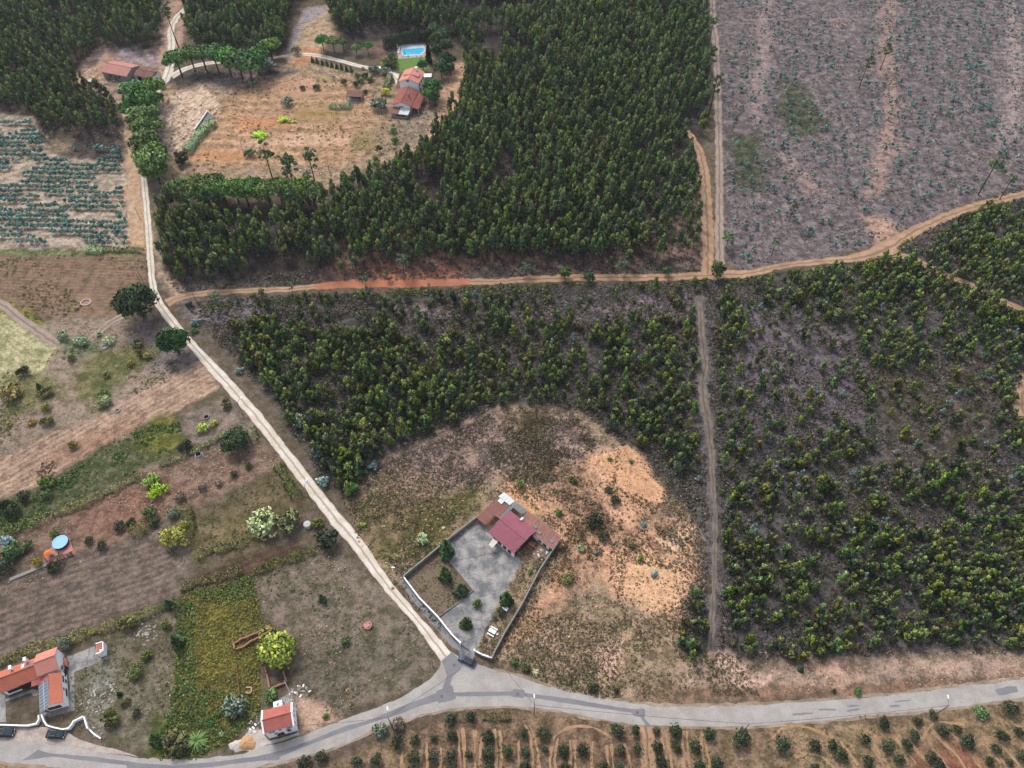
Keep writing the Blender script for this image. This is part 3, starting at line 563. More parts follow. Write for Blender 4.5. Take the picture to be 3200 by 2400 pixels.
for i,q in enumerate([Cc(1,3,[(1270,1420),(1265,1560),(1255,1700)]),Cc(1,3,[(1890,1330),(1880,1500),(1900,1700)]),Cc(1,3,[(1945,1390),(1930,1520),(1940,1700)]),Cc(2,3,[(110,1280),(160,1400),(180,1560),(190,1700)]),Cc(2,3,[(150,1290),(205,1410),(225,1560),(235,1700)]),Cc(2,3,[(370,1380),(335,1450),(335,1700)]),Cc(2,3,[(400,1400),(375,1480),(380,1700)]),Cc(2,3,[(1290,1330),(1310,1500),(1345,1700)]),Cc(2,3,[(1325,1330),(1350,1500),(1395,1700)]),Cc(2,3,[(1470,1340),(1480,1500),(1480,1700)]),Cc(2,3,[(1510,1340),(1510,1480),(1550,1700)]),Cc(2,3,[(1620,1400),(1650,1520),(1670,1700)]),Cc(2,3,[(1640,1340),(1690,1500),(1710,1700)]),Cc(3,3,[(1350,1300),(1370,1420),(1560,1659)]),Cc(3,3,[(1200,1400),(1400,1640)]),Cc(3,3,[(1560,1340),(1700,1480),(1870,1690)]),Cc(3,3,[(900,1480),(1000,1640)]),Cc(3,3,[(620,1420),(780,1640)]),Cc(2,3,[(60,1420),(65,1560),(60,1700)]),Cc(1,3,[(1600,1480),(1590,1600),(1590,1700)]),Cc(3,3,[(1900,1450),(2080,1659)]),Cc(3,3,[(1960,1400),(2180,1640)]),Cc(2,3,[(820,1460),(830,1700)]),Cc(2,3,[(860,1450),(880,1700)]),Cc(1,3,[(1420,1500),(1425,1700)]),Cc(1,3,[(1470,1440),(1478,1700)]),Cc(1,3,[(1735,1300),(1760,1420),(1755,1700)]),Cc(1,3,[(1790,1310),(1802,1450),(1800,1700)]),Cc(1,3,[(2060,1320),(2075,1480),(2080,1700)]),Cc(1,3,[(2110,1330),(2120,1480),(2122,1700)]),Cc(2,3,[(330,1480),(370,1380),(470,1310),(620,1290),(760,1330),(860,1410)]),Cc(2,3,[(500,1420),(510,1560),(500,1700)]),Cc(2,3,[(545,1420),(550,1560),(548,1700)]),Cc(2,3,[(700,1430),(690,1560),(690,1700)]),Cc(2,3,[(970,1450),(1010,1560),(1030,1700)]),Cc(3,3,[(30,1400),(90,1330),(220,1290),(420,1330),(560,1400)]),Cc(3,3,[(700,1300),(860,1330),(960,1420),(1080,1560)]),Cc(3,3,[(230,1560),(420,1520),(560,1640)]),Cc(3,3,[(1330,1420),(1390,1300),(1480,1250),(1700,1290)]),Cc(3,3,[(1100,1400),(1280,1620)]),Cc(3,3,[(1850,1420),(2010,1620)]),Cc(3,3,[(1420,1330),(1640,1560),(1720,1700)])]):
    track(q,.6,M_RUT,None,30+i,z=.016+.0015*(i%5),jag=.45)
_wt=[o for o in COL.objects if o.name.startswith('track') and 'label' not in o]
for o in _wt: tag(o,'thin tan wheel rut between the orchard rows',group='wheel ruts in the orchard',kind='structure')
# ---------------------------------------------------------------- foliage meshes
LEAFK=1.4
def leafmesh(name,cen,size,cols,rng,up=.3,asp=1.5,vert=False,nrm=None):
    """many small leaf-clump quads; cen (N,3), size (N,), cols (N,3) linear"""
    n=len(cen); a=rng.normal(size=(n,3)); 
    if vert: a[:,2]*=.4
    a/=np.linalg.norm(a,axis=1)[:,None]; b=rng.normal(size=(n,3)); 
    if vert: b=b*.45+np.array([0,0,1.0])
    b-=a*(a*b).sum(1)[:,None]; b/=np.linalg.norm(b,axis=1)[:,None]; c=np.cross(a,b)
    ctr=cen.mean(0)*np.array([1,1,.55]); out=cen-ctr; out[:,2]=out[:,2]*.8+.35*np.abs(out).max(); out/=np.linalg.norm(out,axis=1)[:,None]+1e-6
    if nrm is not None: out=out*.45+nrm*.75
    out=out+rng.normal(size=(n,3))*.28; out/=np.linalg.norm(out,axis=1)[:,None]
    sg=np.where((np.cross(b,c)*out).sum(1)<0,1.0,-1.0)[:,None]; c=c*sg
    s=size[:,None]*.5; u=b*s*asp; w=c*s
    v=np.stack([cen-u*.9-w*.35,cen-u*.2+w*.9,cen+u*1.1+w*.1,cen+u*.1-w*.9],1).reshape(-1,3)
    nv=len(v); me=bpy.data.meshes.new(name); me.vertices.add(nv); me.vertices.foreach_set('co',v.astype(np.float32).ravel())
    me.loops.add(nv); me.loops.foreach_set('vertex_index',np.arange(nv,dtype=np.int32)); me.polygons.add(n); me.polygons.foreach_set('loop_start',np.arange(0,nv,4,dtype=np.int32)); me.update(calc_edges=True)
    at_=me.attributes.new('Col','FLOAT_COLOR','POINT'); cc=np.repeat(cols,4,axis=0); at_.data.foreach_set('color',np.concatenate([cc,np.ones((nv,1))],1).astype(np.float32).ravel())
    me.materials.append(FOL); me.normals_split_custom_set_from_vertices(np.repeat(out,4,axis=0).astype(np.float32)); return me
def pick(rng,n,pal,spread=.18):
    pal=np.array([lin(p) for p in pal])*LEAFK; k=rng.randint(0,len(pal),n); c=pal[k]*(1+rng.uniform(-spread,spread,(n,1))); return np.clip(c,0,1)
def clumps(rng,cc,rr,per,flat=1.0,hollow=.55):
    """points on/in the shells of ellipsoidal clumps, mostly on their outer, upper side"""
    out=[];idx=[];nr=[]
    for i,(c,r) in enumerate(zip(cc,rr)):
        d=rng.normal(size=(per,3)); d[:,2]=np.abs(d[:,2])*.9-.25*rng.rand(per); d/=np.linalg.norm(d,axis=1)[:,None]
        rad=(hollow+(1-hollow)*rng.rand(per)**.5)[:,None]; out.append(np.array(c)+d*rad*np.array([r,r,r*flat])); idx+= [i]*per; nr.append(d)
    return np.concatenate(out),np.array(idx),np.concatenate(nr)
def crown_euc(seed,h=9.0,rad=1.75,base=.28,pal=None,nc=22,per=26,ls=.42,tipc=None,round_=False):
    rng=np.random.RandomState(seed); cc=[];rr=[]; lean=rng.normal(size=2)*.04
    for i in range(nc):
        t=base+(1-base)*((i+.5)/nc)**.85; k=(t-base)/(1-base)
        prof=(math.sin(math.pi*min(1,k*.85+.16))**.75) if round_ else (1-k)**.55*min(1,.45+k*3.2)
        a=rng.rand()*6.283; q=rad*prof*(.35+.65*rng.rand()); cc.append((math.cos(a)*q+lean[0]*h*t,math.sin(a)*q+lean[1]*h*t,h*t-.2)); rr.append(rad*(.30+.24*rng.rand())*(1-.35*k))
    cc.append((lean[0]*h,lean[1]*h,h*.97)); rr.append(rad*.28)
    p,ix,nr=clumps(rng,cc,rr,per,1.35)
    c=pick(rng,len(p),pal); 
    if tipc is not None:
        z=p[:,2]/h; w=np.clip((z-.72)/.28,0,1)*rng.rand(len(p)); c=c*(1-w[:,None])+np.array(lin(tipc))*LEAFK*w[:,None]
    cl=1+.22*(rng.rand(nc+1)-.5); c=c*cl[ix][:,None]
    return leafmesh('eucalyptus_crown',p,ls*(.6+.8*rng.rand(len(p))),c,rng,vert=True,asp=1.7,nrm=nr)
def crown_ball(seed,rad=1.0,zc=.75,zr=.85,pal=None,nc=26,per=34,ls=.17,name='crown',shape='ball',irr=.5):
    rng=np.random.RandomState(seed); cc=[];rr=[]
    for i in range(nc):
        d=rng.normal(size=3); d/=np.linalg.norm(d); d[2]=abs(d[2])*1.0-.3*rng.rand() if shape!='umbrella' else abs(d[2])
        q=.86-irr+irr*rng.rand()
        cc.append((d[0]*rad*q,d[1]*rad*q,zc+d[2]*zr*q)); rr.append(rad*((.17+.22*rng.rand()) if irr>.3 else (.24+.14*rng.rand())))
    p,ix,nr=clumps(rng,cc,rr,per,.8 if shape=='umbrella' else .95); p[:,2]=np.maximum(p[:,2],.03)
    if shape=='umbrella': p[:,2]=np.maximum(p[:,2],zc-.12+.1*rng.rand(len(p)))
    c=pick(rng,len(p),pal); cl=1+.3*(rng.rand(nc)-.5); c=c*cl[ix][:,None]
    return leafmesh(name,p,ls*(.6+.8*rng.rand(len(p))),c,rng,asp=1.3,nrm=nr)
def crown_cone(seed,h=1.0,rad=.3,pal=None,n=900,ls=.1,p_=1.0,base=.02):
    rng=np.random.RandomState(seed); t=rng.rand(n)**1.25; a=rng.rand(n)*6.283; r=rad*((1-t)**p_)*(.7+.35*rng.rand(n))*(1+.12*np.sin(a*3+seed))
    p=np.stack([np.cos(a)*r,np.sin(a)*r,h*(base+t*(1-base))],1); return leafmesh('crown',p,ls*(.6+.8*rng.rand(n)),pick(rng,n,pal),rng,vert=True)
def crown_sparse(seed,h=14,rad=3,pal=None,nc=16,per=36,ls=.4,lo=.62):
    rng=np.random.RandomState(seed); cc=[];rr=[]
    for i in range(nc):
        a=rng.rand()*6.283; t=lo+(1-lo)*rng.rand(); q=rad*(.25+.75*rng.rand())*(1.15-t*.5); cc.append((math.cos(a)*q,math.sin(a)*q,h*t)); rr.append(rad*(.17+.14*rng.rand()))
    p,ix,nr=clumps(rng,cc,rr,per,.6); me=leafmesh('crown',p,ls*(.6+.8*rng.rand(len(p))),pick(rng,len(p),pal),rng,nrm=nr)
    return me,cc
def crown_fan(seed,n=46,L=1.6,pal=None,z=.6,up=.5,wd=.16):
    rng=np.random.RandomState(seed); v=[];f=[];cols=[]
    for i in range(n):
        a=rng.rand()*6.283; e=rng.uniform(.1,1.2)*up*1.6; l=L*rng.uniform(.7,1.1); d=np.array([math.cos(a),math.sin(a)]); w=np.array([-d[1],d[0]])*wd/2; c=pick(rng,1,pal)[0]; b=len(v)
        for k in range(4):
            t=k/3; r=l*t*math.cos(min(1.2,e)); hz=z+l*t*math.sin(min(1.3,e))-.55*l*t*t; q=d*r; ww=w*(1-t*.8); v+= [(q[0]+ww[0],q[1]+ww[1],hz),(q[0]-ww[0],q[1]-ww[1],hz)]; cols+=[c,c]
        f+=[(b+2*k,b+2*k+1,b+2*k+3,b+2*k+2) for k in range(3)]
    me=bpy.data.meshes.new('crown'); me.from_pydata(v,[],f); me.materials.append(FOL); a_=me.attributes.new('Col','FLOAT_COLOR','POINT'); a_.data.foreach_set('color',np.concatenate([np.array(cols),np.ones((len(v),1))],1).astype(np.float32).ravel()); return me
def trunk_mesh(h,r0,r1,limbs=(),lean=0,seed=0,n=7):
    mb=MB(); rg=random.Random(seed); prev=(0,0,-.15); k=3
    for i in range(1,k+1):
        t=i/k; q=(lean*t*h+rg.uniform(-.05,.05)*h*.15,rg.uniform(-.05,.05)*h*.15,h*t); mb.tube(prev,q,r0+(r1-r0)*(t-1/k),r0+(r1-r0)*t,n=n); prev=q
    for a,b in limbs: mb.tube(a,b,r1*.8,r1*.3,n=5)
    me=bpy.data.meshes.new('trunk'); me.from_pydata(mb.v,[],mb.f); me.materials.append(BARK); return me
PG=[(72,90,50),(82,98,50),(60,80,46),(94,108,54),(66,84,54),(54,72,44)]
PGY=[(104,122,46),(92,112,42),(78,98,42),(120,134,56),(70,92,44)]
PGB=[(86,82,44),(98,86,46),(80,92,44),(72,80,40)]
PGD=[(62,84,52),(52,74,46),(74,94,58),(48,66,42)]
PBL=[(112,136,130),(96,124,116),(132,156,150),(86,112,104),(120,146,136)]
PBF_=[(94,136,124),(80,118,106),(112,154,142),(136,172,162),(62,92,82)]
KIN={}
def kind_add(k,variants): KIN[k]=variants
_tt=trunk_mesh(8.2,.13,.04,seed=1); _ts=trunk_mesh(3.6,.09,.03,seed=2)
kind_add('tall_euc',[(crown_euc(10+i,h=rg_h,rad=rr_,base=.42,pal=pl,tipc=(128,146,62)),_tt) for i,(rg_h,rr_,pl) in enumerate([(11,1.7,PG),(10,1.6,PG),(12.5,1.85,PGD),(10.5,1.5,PGY),(9,1.8,PGB),(11.5,1.4,PG),(10,1.95,PGD),(8.4,1.5,PGD),(13,1.6,PG),(11,2.1,PGD)])])
kind_add('young_euc',[(crown_euc(30+i,h=hh_,rad=rr_,base=.10,pal=pl,tipc=(146,162,62),nc=18,per=24,ls=.36,round_=i%2==0),_ts) for i,(hh_,rr_,pl) in enumerate([(5.6,1.55,PG),(4.8,1.45,PGY),(6.4,1.5,PG),(4.0,1.5,PGB),(5.2,1.3,PGD),(5.8,1.8,PGD),(3.4,1.6,PG),(4.6,1.1,PGD),(6.6,1.25,PGY),(3.8,1.9,PGB)])])
kind_add('bluegum',[(crown_euc(50+i,h=2.6+i*.5,rad=.95,base=.08,pal=PBL,nc=10,per=20,ls=.3,round_=True),_ts) for i in range(3)])
kind_add('sapling',[(crown_ball(60+i,rad=.78,zc=.75+.1*i,zr=.95+.12*i,pal=PBF_,nc=14,per=22,ls=.26,name='sapling_crown'),None) for i in range(4)])

def join_tree(cr,tr):
    if tr is None: return cr
    nv1,nv2=len(cr.vertices),len(tr.vertices); c1=np.empty(nv1*3,np.float32); cr.vertices.foreach_get('co',c1); c2=np.empty(nv2*3,np.float32); tr.vertices.foreach_get('co',c2)
    l1=np.empty(len(cr.loops),np.int32); cr.loops.foreach_get('vertex_index',l1); l2=np.empty(len(tr.loops),np.int32); tr.loops.foreach_get('vertex_index',l2)
    s1=np.empty(len(cr.polygons),np.int32); cr.polygons.foreach_get('loop_start',s1); s2=np.empty(len(tr.polygons),np.int32); tr.polygons.foreach_get('loop_start',s2)
    n1=np.empty(len(cr.loops)*3,np.float32); cr.corner_normals.foreach_get('vector',n1); n2=np.empty(len(tr.loops)*3,np.float32); tr.corner_normals.foreach_get('vector',n2)
    col=np.empty(nv1*4,np.float32); cr.attributes['Col'].data.foreach_get('color',col)
    m=bpy.data.meshes.new('tree'); m.vertices.add(nv1+nv2); m.vertices.foreach_set('co',np.concatenate([c1,c2])); lo_=np.concatenate([l1,l2+nv1]); m.loops.add(len(lo_)); m.loops.foreach_set('vertex_index',lo_)
    m.polygons.add(len(s1)+len(s2)); m.polygons.foreach_set('loop_start',np.concatenate([s1,s2+len(l1)])); m.update(calc_edges=True)
    m.polygons.foreach_set('material_index',np.concatenate([np.zeros(len(s1),np.int32),np.ones(len(s2),np.int32)]))
    a=m.attributes.new('Col','FLOAT_COLOR','POINT'); a.data.foreach_set('color',np.concatenate([col,np.full(nv2*4,.2,np.float32)]))
    m.materials.append(FOL); m.materials.append(BARK); m.normals_split_custom_set(np.concatenate([n1,n2]).reshape(-1,3)); return m
# ---------------------------------------------------------------- scattering
rngS=np.random.RandomState(11)
def grid_pts(poly,sp,jit=.35,ang=0,aniso=1.0):
    p=np.array(poly); cx,cy=p.mean(0); R_=max(np.hypot(p[:,0]-cx,p[:,1]-cy))+2; c,s=math.cos(ang),math.sin(ang)
    a=np.arange(-R_,R_,sp); b=np.arange(-R_,R_,sp*aniso); A,B=np.meshgrid(a,b); A=A+(np.arange(len(b))%2)[:,None]*sp*.5
    A=A.ravel()+rngS.uniform(-jit,jit,A.size)*sp; B=B.ravel()+rngS.uniform(-jit,jit,B.size)*sp
    x=cx+A*c-B*s; y=cy+A*s+B*c; k=inside(poly,x,y); return x[k],y[k]
def inview(x,y,m=1.10,top=445,bot=33): return (np.abs(x)<(264.5-114)/(402.2-39.5)*m*(y-39.5)+114*m+8)&(y<top)&(y>bot)
def clear(x,y,r=3.0):
    k=np.ones(x.shape,bool)
    for t in TR[:9]:
        k&=dist(t,x,y)>r
    return k
def gn_scatter(name,x,y,variants,scl,label,cat=None,z=None,tilt=.06,kind='stuff',zs=None):
    """one object of many instanced clumps"""
    n=len(x); me=bpy.data.meshes.new(name); me.vertices.add(n); co=np.zeros((n,3),np.float32); co[:,0]=x;co[:,1]=y
    if z is not None: co[:,2]=z
    me.vertices.foreach_set('co',co.ravel())
    rot=np.stack([rngS.normal(0,tilt,n),rngS.normal(0,tilt,n),rngS.uniform(0,6.283,n)],1)
    s=np.stack([scl*rngS.uniform(.82,1.2,n),scl*rngS.uniform(.82,1.2,n),scl*(zs if zs is not None else rngS.uniform(.78,1.22,n))],1)
    a=me.attributes.new('rot','FLOAT_VECTOR','POINT'); a.data.foreach_set('vector',rot.astype(np.float32).ravel())
    a=me.attributes.new('scl','FLOAT_VECTOR','POINT'); a.data.foreach_set('vector',s.astype(np.float32).ravel())
    a=me.attributes.new('idx','INT','POINT'); a.data.foreach_set('value',rngS.randint(0,len(variants),n).astype(np.int32))
    col=bpy.data.collections.new(name+'_sources')
    for i,vm in enumerate(variants):
        if isinstance(vm,tuple):   # crown + trunk joined into one source mesh
            m_=join_tree(vm[0],vm[1])
        else: m_=vm
        col.objects.link(bpy.data.objects.new(name+'_source',m_))
    o=bpy.data.objects.new(name,me); put(o); tag(o,label,cat,kind=kind)
    g=bpy.data.node_groups.new(name,'GeometryNodeTree'); g.interface.new_socket('Geometry',in_out='INPUT',socket_type='NodeSocketGeometry'); g.interface.new_socket('Geometry',in_out='OUTPUT',socket_type='NodeSocketGeometry')
    gi=g.nodes.new('NodeGroupInput'); go=g.nodes.new('NodeGroupOutput'); ip=g.nodes.new('GeometryNodeInstanceOnPoints'); ci=g.nodes.new('GeometryNodeCollectionInfo'); ci.inputs[0].default_value=col; ci.inputs[1].default_value=True; ci.inputs[2].default_value=True
    def na(nm,t,sock):
        q=g.nodes.new('GeometryNodeInputNamedAttribute'); q.data_type=t; q.inputs[0].default_value=nm; g.links.new(q.outputs[0],sock)
    g.links.new(gi.outputs[0],ip.inputs['Points']); g.links.new(ci.outputs[0],ip.inputs['Instance']); ip.inputs['Pick Instance'].default_value=True
    na('idx','INT',ip.inputs['Instance Index']); na('rot','FLOAT_VECTOR',ip.inputs['Rotation']); na('scl','FLOAT_VECTOR',ip.inputs['Scale'])
    g.links.new(ip.outputs[0],go.inputs[0]); md=o.modifiers.new('scatter','NODES'); md.node_group=g; return o
def individuals(name,x,y,kind,scl,label,cat,group,parts=True):
    for i in range(len(x)):
        cm,tm=KIN[kind][rngS.randint(len(KIN[kind]))]; rz=rngS.uniform(0,6.283); s=float(scl[i])
        if parts and tm is not None:
            e=bpy.data.objects.new(name,None); e.location=(x[i],y[i],0); e.rotation_euler=(rngS.normal(0,.03),rngS.normal(0,.03),rz); e.scale=(s*rngS.uniform(.82,1.2),s*rngS.uniform(.82,1.2),s*rngS.uniform(.78,1.22)); COL.objects.link(e); tag(e,label,cat,group)
            for nm,m_ in (('trunk',tm),('crown',cm)): c=bpy.data.objects.new(nm,m_); c.parent=e; COL.objects.link(c)
        else:
            e=bpy.data.objects.new(name,cm); e.location=(x[i],y[i],0); e.rotation_euler=(0,0,rz); e.scale=(s,s,s*rngS.uniform(.85,1.15)); COL.objects.link(e); tag(e,label,cat,group)
def populate(name,pts,kind,smin,smax,lab,cat,grp,stuffname,stufflab,nind=300,parts=True,dens=None):
    x=np.concatenate([p[0] for p in pts]); y=np.concatenate([p[1] for p in pts]); k=inview(x,y); x,y=x[k],y[k]
    s=rngS.uniform(smin,smax,len(x))
    if dens is not None: s=s*dens(x,y)
    # nearest and fully inside the picture first
    vis=(np.abs(x)<(264.5-114)/(402.2-39.5)*(y-39.5)+112)&(y<398)&(y>40)
    o=np.argsort(np.where(vis,0,1e6)+np.hypot(x,y)/np.maximum(s,.2)); a=o[:nind]; b=o[nind:]
    individuals(name,x[a],y[a],kind,s[a],lab,cat,grp,parts)
    if len(b): gn_scatter(stuffname,x[b],y[b],KIN[kind],s[b],stufflab,None)
    print(name,len(x))
def thin(x,y,keep): return x[keep],y[keep]
def dpoly(pts): return Dd(pts)
# upper tall plantation
px_,py_=grid_pts(dpoly(UPF),2.7,.45,.08); d_=fbm(px_*.05,py_*.05,21,3)
bare=inside(dpoly([(360,598),(600,592),(1000,566),(1520,560),(1520,600),(1000,600),(360,640)]),px_,py_)
edge=inside(dpoly([(1380,300),(1515,300),(1515,590),(1380,570)]),px_,py_)
k=(d_>.33)&clear(px_,py_,4.2)&~(bare&(rngS.rand(len(px_))<.8))&~(edge&(rngS.rand(len(px_))<.42))&(rngS.rand(len(px_))<.93)
k&=~inside(dpoly([(790,570),(990,575),(990,600),(790,605)]),px_,py_)&~inside(dpoly([(735,80),(860,70),(985,75),(1005,190),(990,240),(940,260),(850,240),(800,140),(700,120)]),px_,py_)
u1=thin(px_,py_,k)
px_,py_=grid_pts(dpoly(TLF),2.95,.45,.1); d_=fbm(px_*.06,py_*.06,23,3); k=(d_>.33)&(rngS.rand(len(px_))<.92)
low=inside(dpoly([(75,215),(260,210),(262,310),(95,310)]),px_,py_); k|=low&(rngS.rand(len(px_))<.8); k&=~(low&(py_<P(0,288*1.44665)[1])); u2=thin(px_,py_,k)
populate('eucalyptus_tree',[u1,u2],'tall_euc',.62,1.08,'tall eucalyptus with a narrow dark green crown in the dense upper plantation','tree','tall eucalyptus trees of the upper plantation','eucalyptus_wood','dense mass of tall eucalyptus in the far part of the upper plantations')
# middle and right younger plantation
def young(poly,sp,seed,thr,extra=None,pk=.95):
    x,y=grid_pts(dpoly(poly),sp,.42,.3); d=fbm(x*.07,y*.07,seed,3)*.5+fbm(x*.3,y*.3,seed+4,2)*.5
    k=(d>thr)&clear(x,y,1.9)&(rngS.rand(len(x))<pk)
    if extra is not None: k&=extra(x,y)
    return x[k],y[k]
MP1=[(490,680),(560,690),(700,725),(900,700),(1200,690),(1500,690),(1508,860),(1500,960),(1510,1010),(1470,1030),(1420,985),(1330,930),(1250,885),(1100,868),(960,925),(850,965),(790,1010),(755,1072),(690,1010),(600,870),(500,740)]
left_=dpoly([(480,660),(900,700),(1100,800),(950,950),(760,1100),(600,900)])
y1=young(MP1,2.3,31,.36,lambda x,y:(inside(left_,x,y)|(rngS.rand(len(x))<.74)))
y2=young([(500,655),(800,640),(1200,630),(1520,612),(1520,700),(1200,700),(900,705),(600,690)],2.8,33,.44,pk=.7)
RP1=[(1550,640),(1700,598),(1900,570),(1975,545),(2080,470),(2300,385),(2300,1400),(1950,1392),(1700,1432),(1575,1405),(1548,1000)]
sp1=dpoly([(1600,640),(1850,700),(1870,930),(1620,960),(1580,800)]); sp2=dpoly([(1880,810),(2130,760),(2170,1010),(1890,1030)]); dn1=dpoly([(1550,1180),(1800,1150),(2300,1100),(2300,1420),(1550,1430)]); dn2=dpoly([(1700,580),(2000,540),(2300,400),(2300,760),(2000,700),(1760,640)])
y3=young(RP1,2.25,35,.37,lambda x,y:~((inside(sp1,x,y)|inside(sp2,x,y))&(rngS.rand(len(x))<.62))&(inside(dn1,x,y)|inside(dn2,x,y)|(rngS.rand(len(x))<.66)))
y4=young([(1465,1330),(1500,1300),(1520,1290),(1532,1330),(1535,1425),(1470,1432)],2.4,37,.2); y5=young([(1500,1190),(1535,1180),(1538,1290),(1515,1260)],3,38,.35,pk=.6)
young_pts=[y1,y2,y3,y4,y5]
populate('young_eucalyptus',young_pts,'young_euc',.42,1.12,'bushy young eucalyptus with yellow green shoots in the open lower plantation','tree','young eucalyptus trees of the lower plantations','young_eucalyptus_wood','mass of young eucalyptus in the farther part of the lower plantations',dens=lambda x,y:.72+.5*fbm(x*.1,y*.1,44,2)+.18*inside(left_,x,y))
b1=[young(MPF,7.5,41,.5,pk=.75),young(RPF,6.5,42,.48,pk=.75)]
populate('grey_green_eucalyptus',b1,'bluegum',.5,1.05,'small silvery blue eucalyptus between the greener young trees','tree','silvery blue young eucalyptus in the lower plantations','silvery_undergrowth','silvery blue eucalyptus regrowth farther up the lower plantations',parts=False)
# blue saplings left field, in rows
BF2=[(-60,262),(72,268),(100,318),(262,322),(276,540),(-60,530)]
f0,f1=D1(0,500),D1(270,506); ang=math.atan2(f1[1]-f0[1],f1[0]-f0[0])
x,y=grid_pts(dpoly(BF2),1.55,.12,ang,1.85); ca,sa=math.cos(-ang),math.sin(-ang); xr,yr=x*ca-y*sa,x*sa+y*ca
d=fbm(xr*.09,yr*.22,51,3); hi=y>D1(0,330)[1]; k=(d>np.where(hi,.36,.44))&(rngS.rand(len(x))<.93)
k&=~inside(dpoly([(95,305),(150,270),(160,330),(100,345)]),x,y)
populate('eucalyptus_sapling',[(x[k],y[k])],'sapling',.95,1.5,'small blue green eucalyptus sapling in the rows of the left field','sapling','blue green saplings in rows in the left field','sapling_rows','farther rows of blue green eucalyptus saplings in the left field',parts=False)
x,y=grid_pts(dpoly(CLF),4.4,.5,.2); d=fbm(x*.045,y*.045,55,4); k=(rngS.rand(len(x))<np.clip((d-.30)*3.2,.12,.95))&clear(x,y,3.5)
x2,y2_=grid_pts(dpoly([(2080,120),(2110,100),(2160,300),(2190,340),(2150,340),(2090,220)]),2.2,.5,.2); k2=rngS.rand(len(x2))<.5
populate('felled_block_sapling',[(x[k],y[k]),(x2[k2],y2_[k2])],'sapling',.5,1.45,'blue green sapling regrowing among the brush of the felled block','sapling','blue green regrowth on the felled block','felled_block_regrowth','farther blue green regrowth scattered over the felled block',parts=False)

# ---------------------------------------------------------------- low ground vegetation, nobody could count it
def tuft(seed,pal,n=26,r=.5,h=.45,ls=.22): 
    rng=np.random.RandomState(seed); a=rng.rand(n)*6.283; q=r*rng.rand(n)**.6; z=h*(1-(q/r)**2)*rng.rand(n)+.04
    return leafmesh('tuft',np.stack([np.cos(a)*q,np.sin(a)*q,z],1),ls*(.6+.8*rng.rand(n)),pick(rng,n,pal,.25),rng)
T_HEATH=[tuft(200+i,[(112,104,104),(94,88,84),(132,122,120),(90,86,68)]) for i in range(4)]
T_BRASH=[tuft(260+i,[(122,108,100),(98,86,78),(142,126,114),(96,90,66)]) for i in range(4)]
T_DARK=[tuft(210+i,[(82,80,52),(68,70,44),(96,92,60),(90,72,56)]) for i in range(4)]
T_GREEN=[tuft(220+i,[(98,112,56),(82,98,48),(120,126,66),(76,86,46)]) for i in range(4)]
T_TAN=[tuft(230+i,[(186,158,124),(162,134,104),(200,176,140),(140,118,90)]) for i in range(4)]
T_VINE=[tuft(240+i,[(134,132,58),(108,114,50),(150,136,64),(86,98,46),(122,104,52)],n=34,ls=.18) for i in range(4)]
T_GRN2=[tuft(250+i,[(84,112,52),(70,98,46),(104,130,58),(60,84,44)],n=34) for i in range(4)]
def carpet(name,polys,sp,src,smin,smax,label,freq=.12,thr=.5,sharp=8,seed=0,keep=1.0,avoid=()):
    X_=[];Y_=[]
    for q in polys:
        x,y=grid_pts(dpoly(q),sp,.5); d=fbm(x*freq,y*freq,seed,4); k=(rngS.rand(len(x))<np.clip((d-thr)*sharp+.5,0,1)*keep)&inview(x,y,1.05)&clear(x,y,1.8)
        for a_ in avoid: k&=~inside(a_,x,y)
        X_.append(x[k]);Y_.append(y[k])
    x=np.concatenate(X_);y=np.concatenate(Y_); print(name,len(x)); gn_scatter(name,x,y,src,rngS.uniform(smin,smax,len(x)),label,tilt=.1)
ROADP=[Vector(q) for q in up+lo]; ROADP=[(q.x,q.y) for q in ROADP]
YARDP=[P(1180+a/2.765,1500+b/2.765) for a,b in [(215,850),(530,600),(630,510),(850,330),(1100,95),(1190,170),(1600,480),(1500,650),(1010,1500),(990,1570),(700,1440),(500,1200),(340,1030)]]
carpet('brush_undergrowth',[MPF,RPF],1.1,T_HEATH,.5,1.3,'purple grey brush and heather under the young eucalyptus',thr=.47,seed=61)
carpet('dark_undergrowth',[MPF,RPF],1.35,T_DARK,.6,1.6,'dark olive undergrowth between the young eucalyptus',thr=.48,seed=62)
carpet('felled_brush',[CLF],1.7,T_BRASH,.4,1.1,'purple grey brash and brush over the felled block',thr=.50,seed=63,freq=.2)
carpet('heath_scrub',[SCF],.62,T_DARK,.3,.85,'dark low scrub on the rough ground round the walled yard',freq=.09,thr=.50,seed=64,avoid=[YARDP,ROADP,dpoly([(1340,970),(1440,1060),(1420,1090),(1330,1050)]),dpoly([(1350,1215),(1500,1235),(1500,1280),(1420,1325),(1350,1300)])])
carpet('olive_scrub',[[(745,1080),(1060,1000),(1040,1090),(940,1190),(860,1250),(800,1170)],[(1120,1420),(1480,1380),(1640,1440),(1640,1490),(1300,1510),(1130,1450)]],1.0,T_GREEN,.35,1.0,'olive weeds on the rough ground near the gravel road',freq=.12,thr=.54,seed=65,avoid=[YARDP,ROADP])
carpet('dry_grass',[SCF,MED,YRD,RBP,[(130,690),(330,700),(430,790),(0,985),(-80,1000),(-80,840),(110,770)],[(1540,1410),(2300,1400),(2300,1465),(1900,1490),(1440,1510)]],1.15,T_TAN,.25,.7,'bleached dry grass tussocks on the rough ground and road verge',freq=.1,thr=.52,seed=66,avoid=[YARDP,ROADP])
carpet('orange_slope_scrub',[ORH],.95,T_DARK,.22,.65,'dark little heath clumps dotted over the bare orange slope',freq=.25,thr=.54,seed=67,avoid=[YARDP])
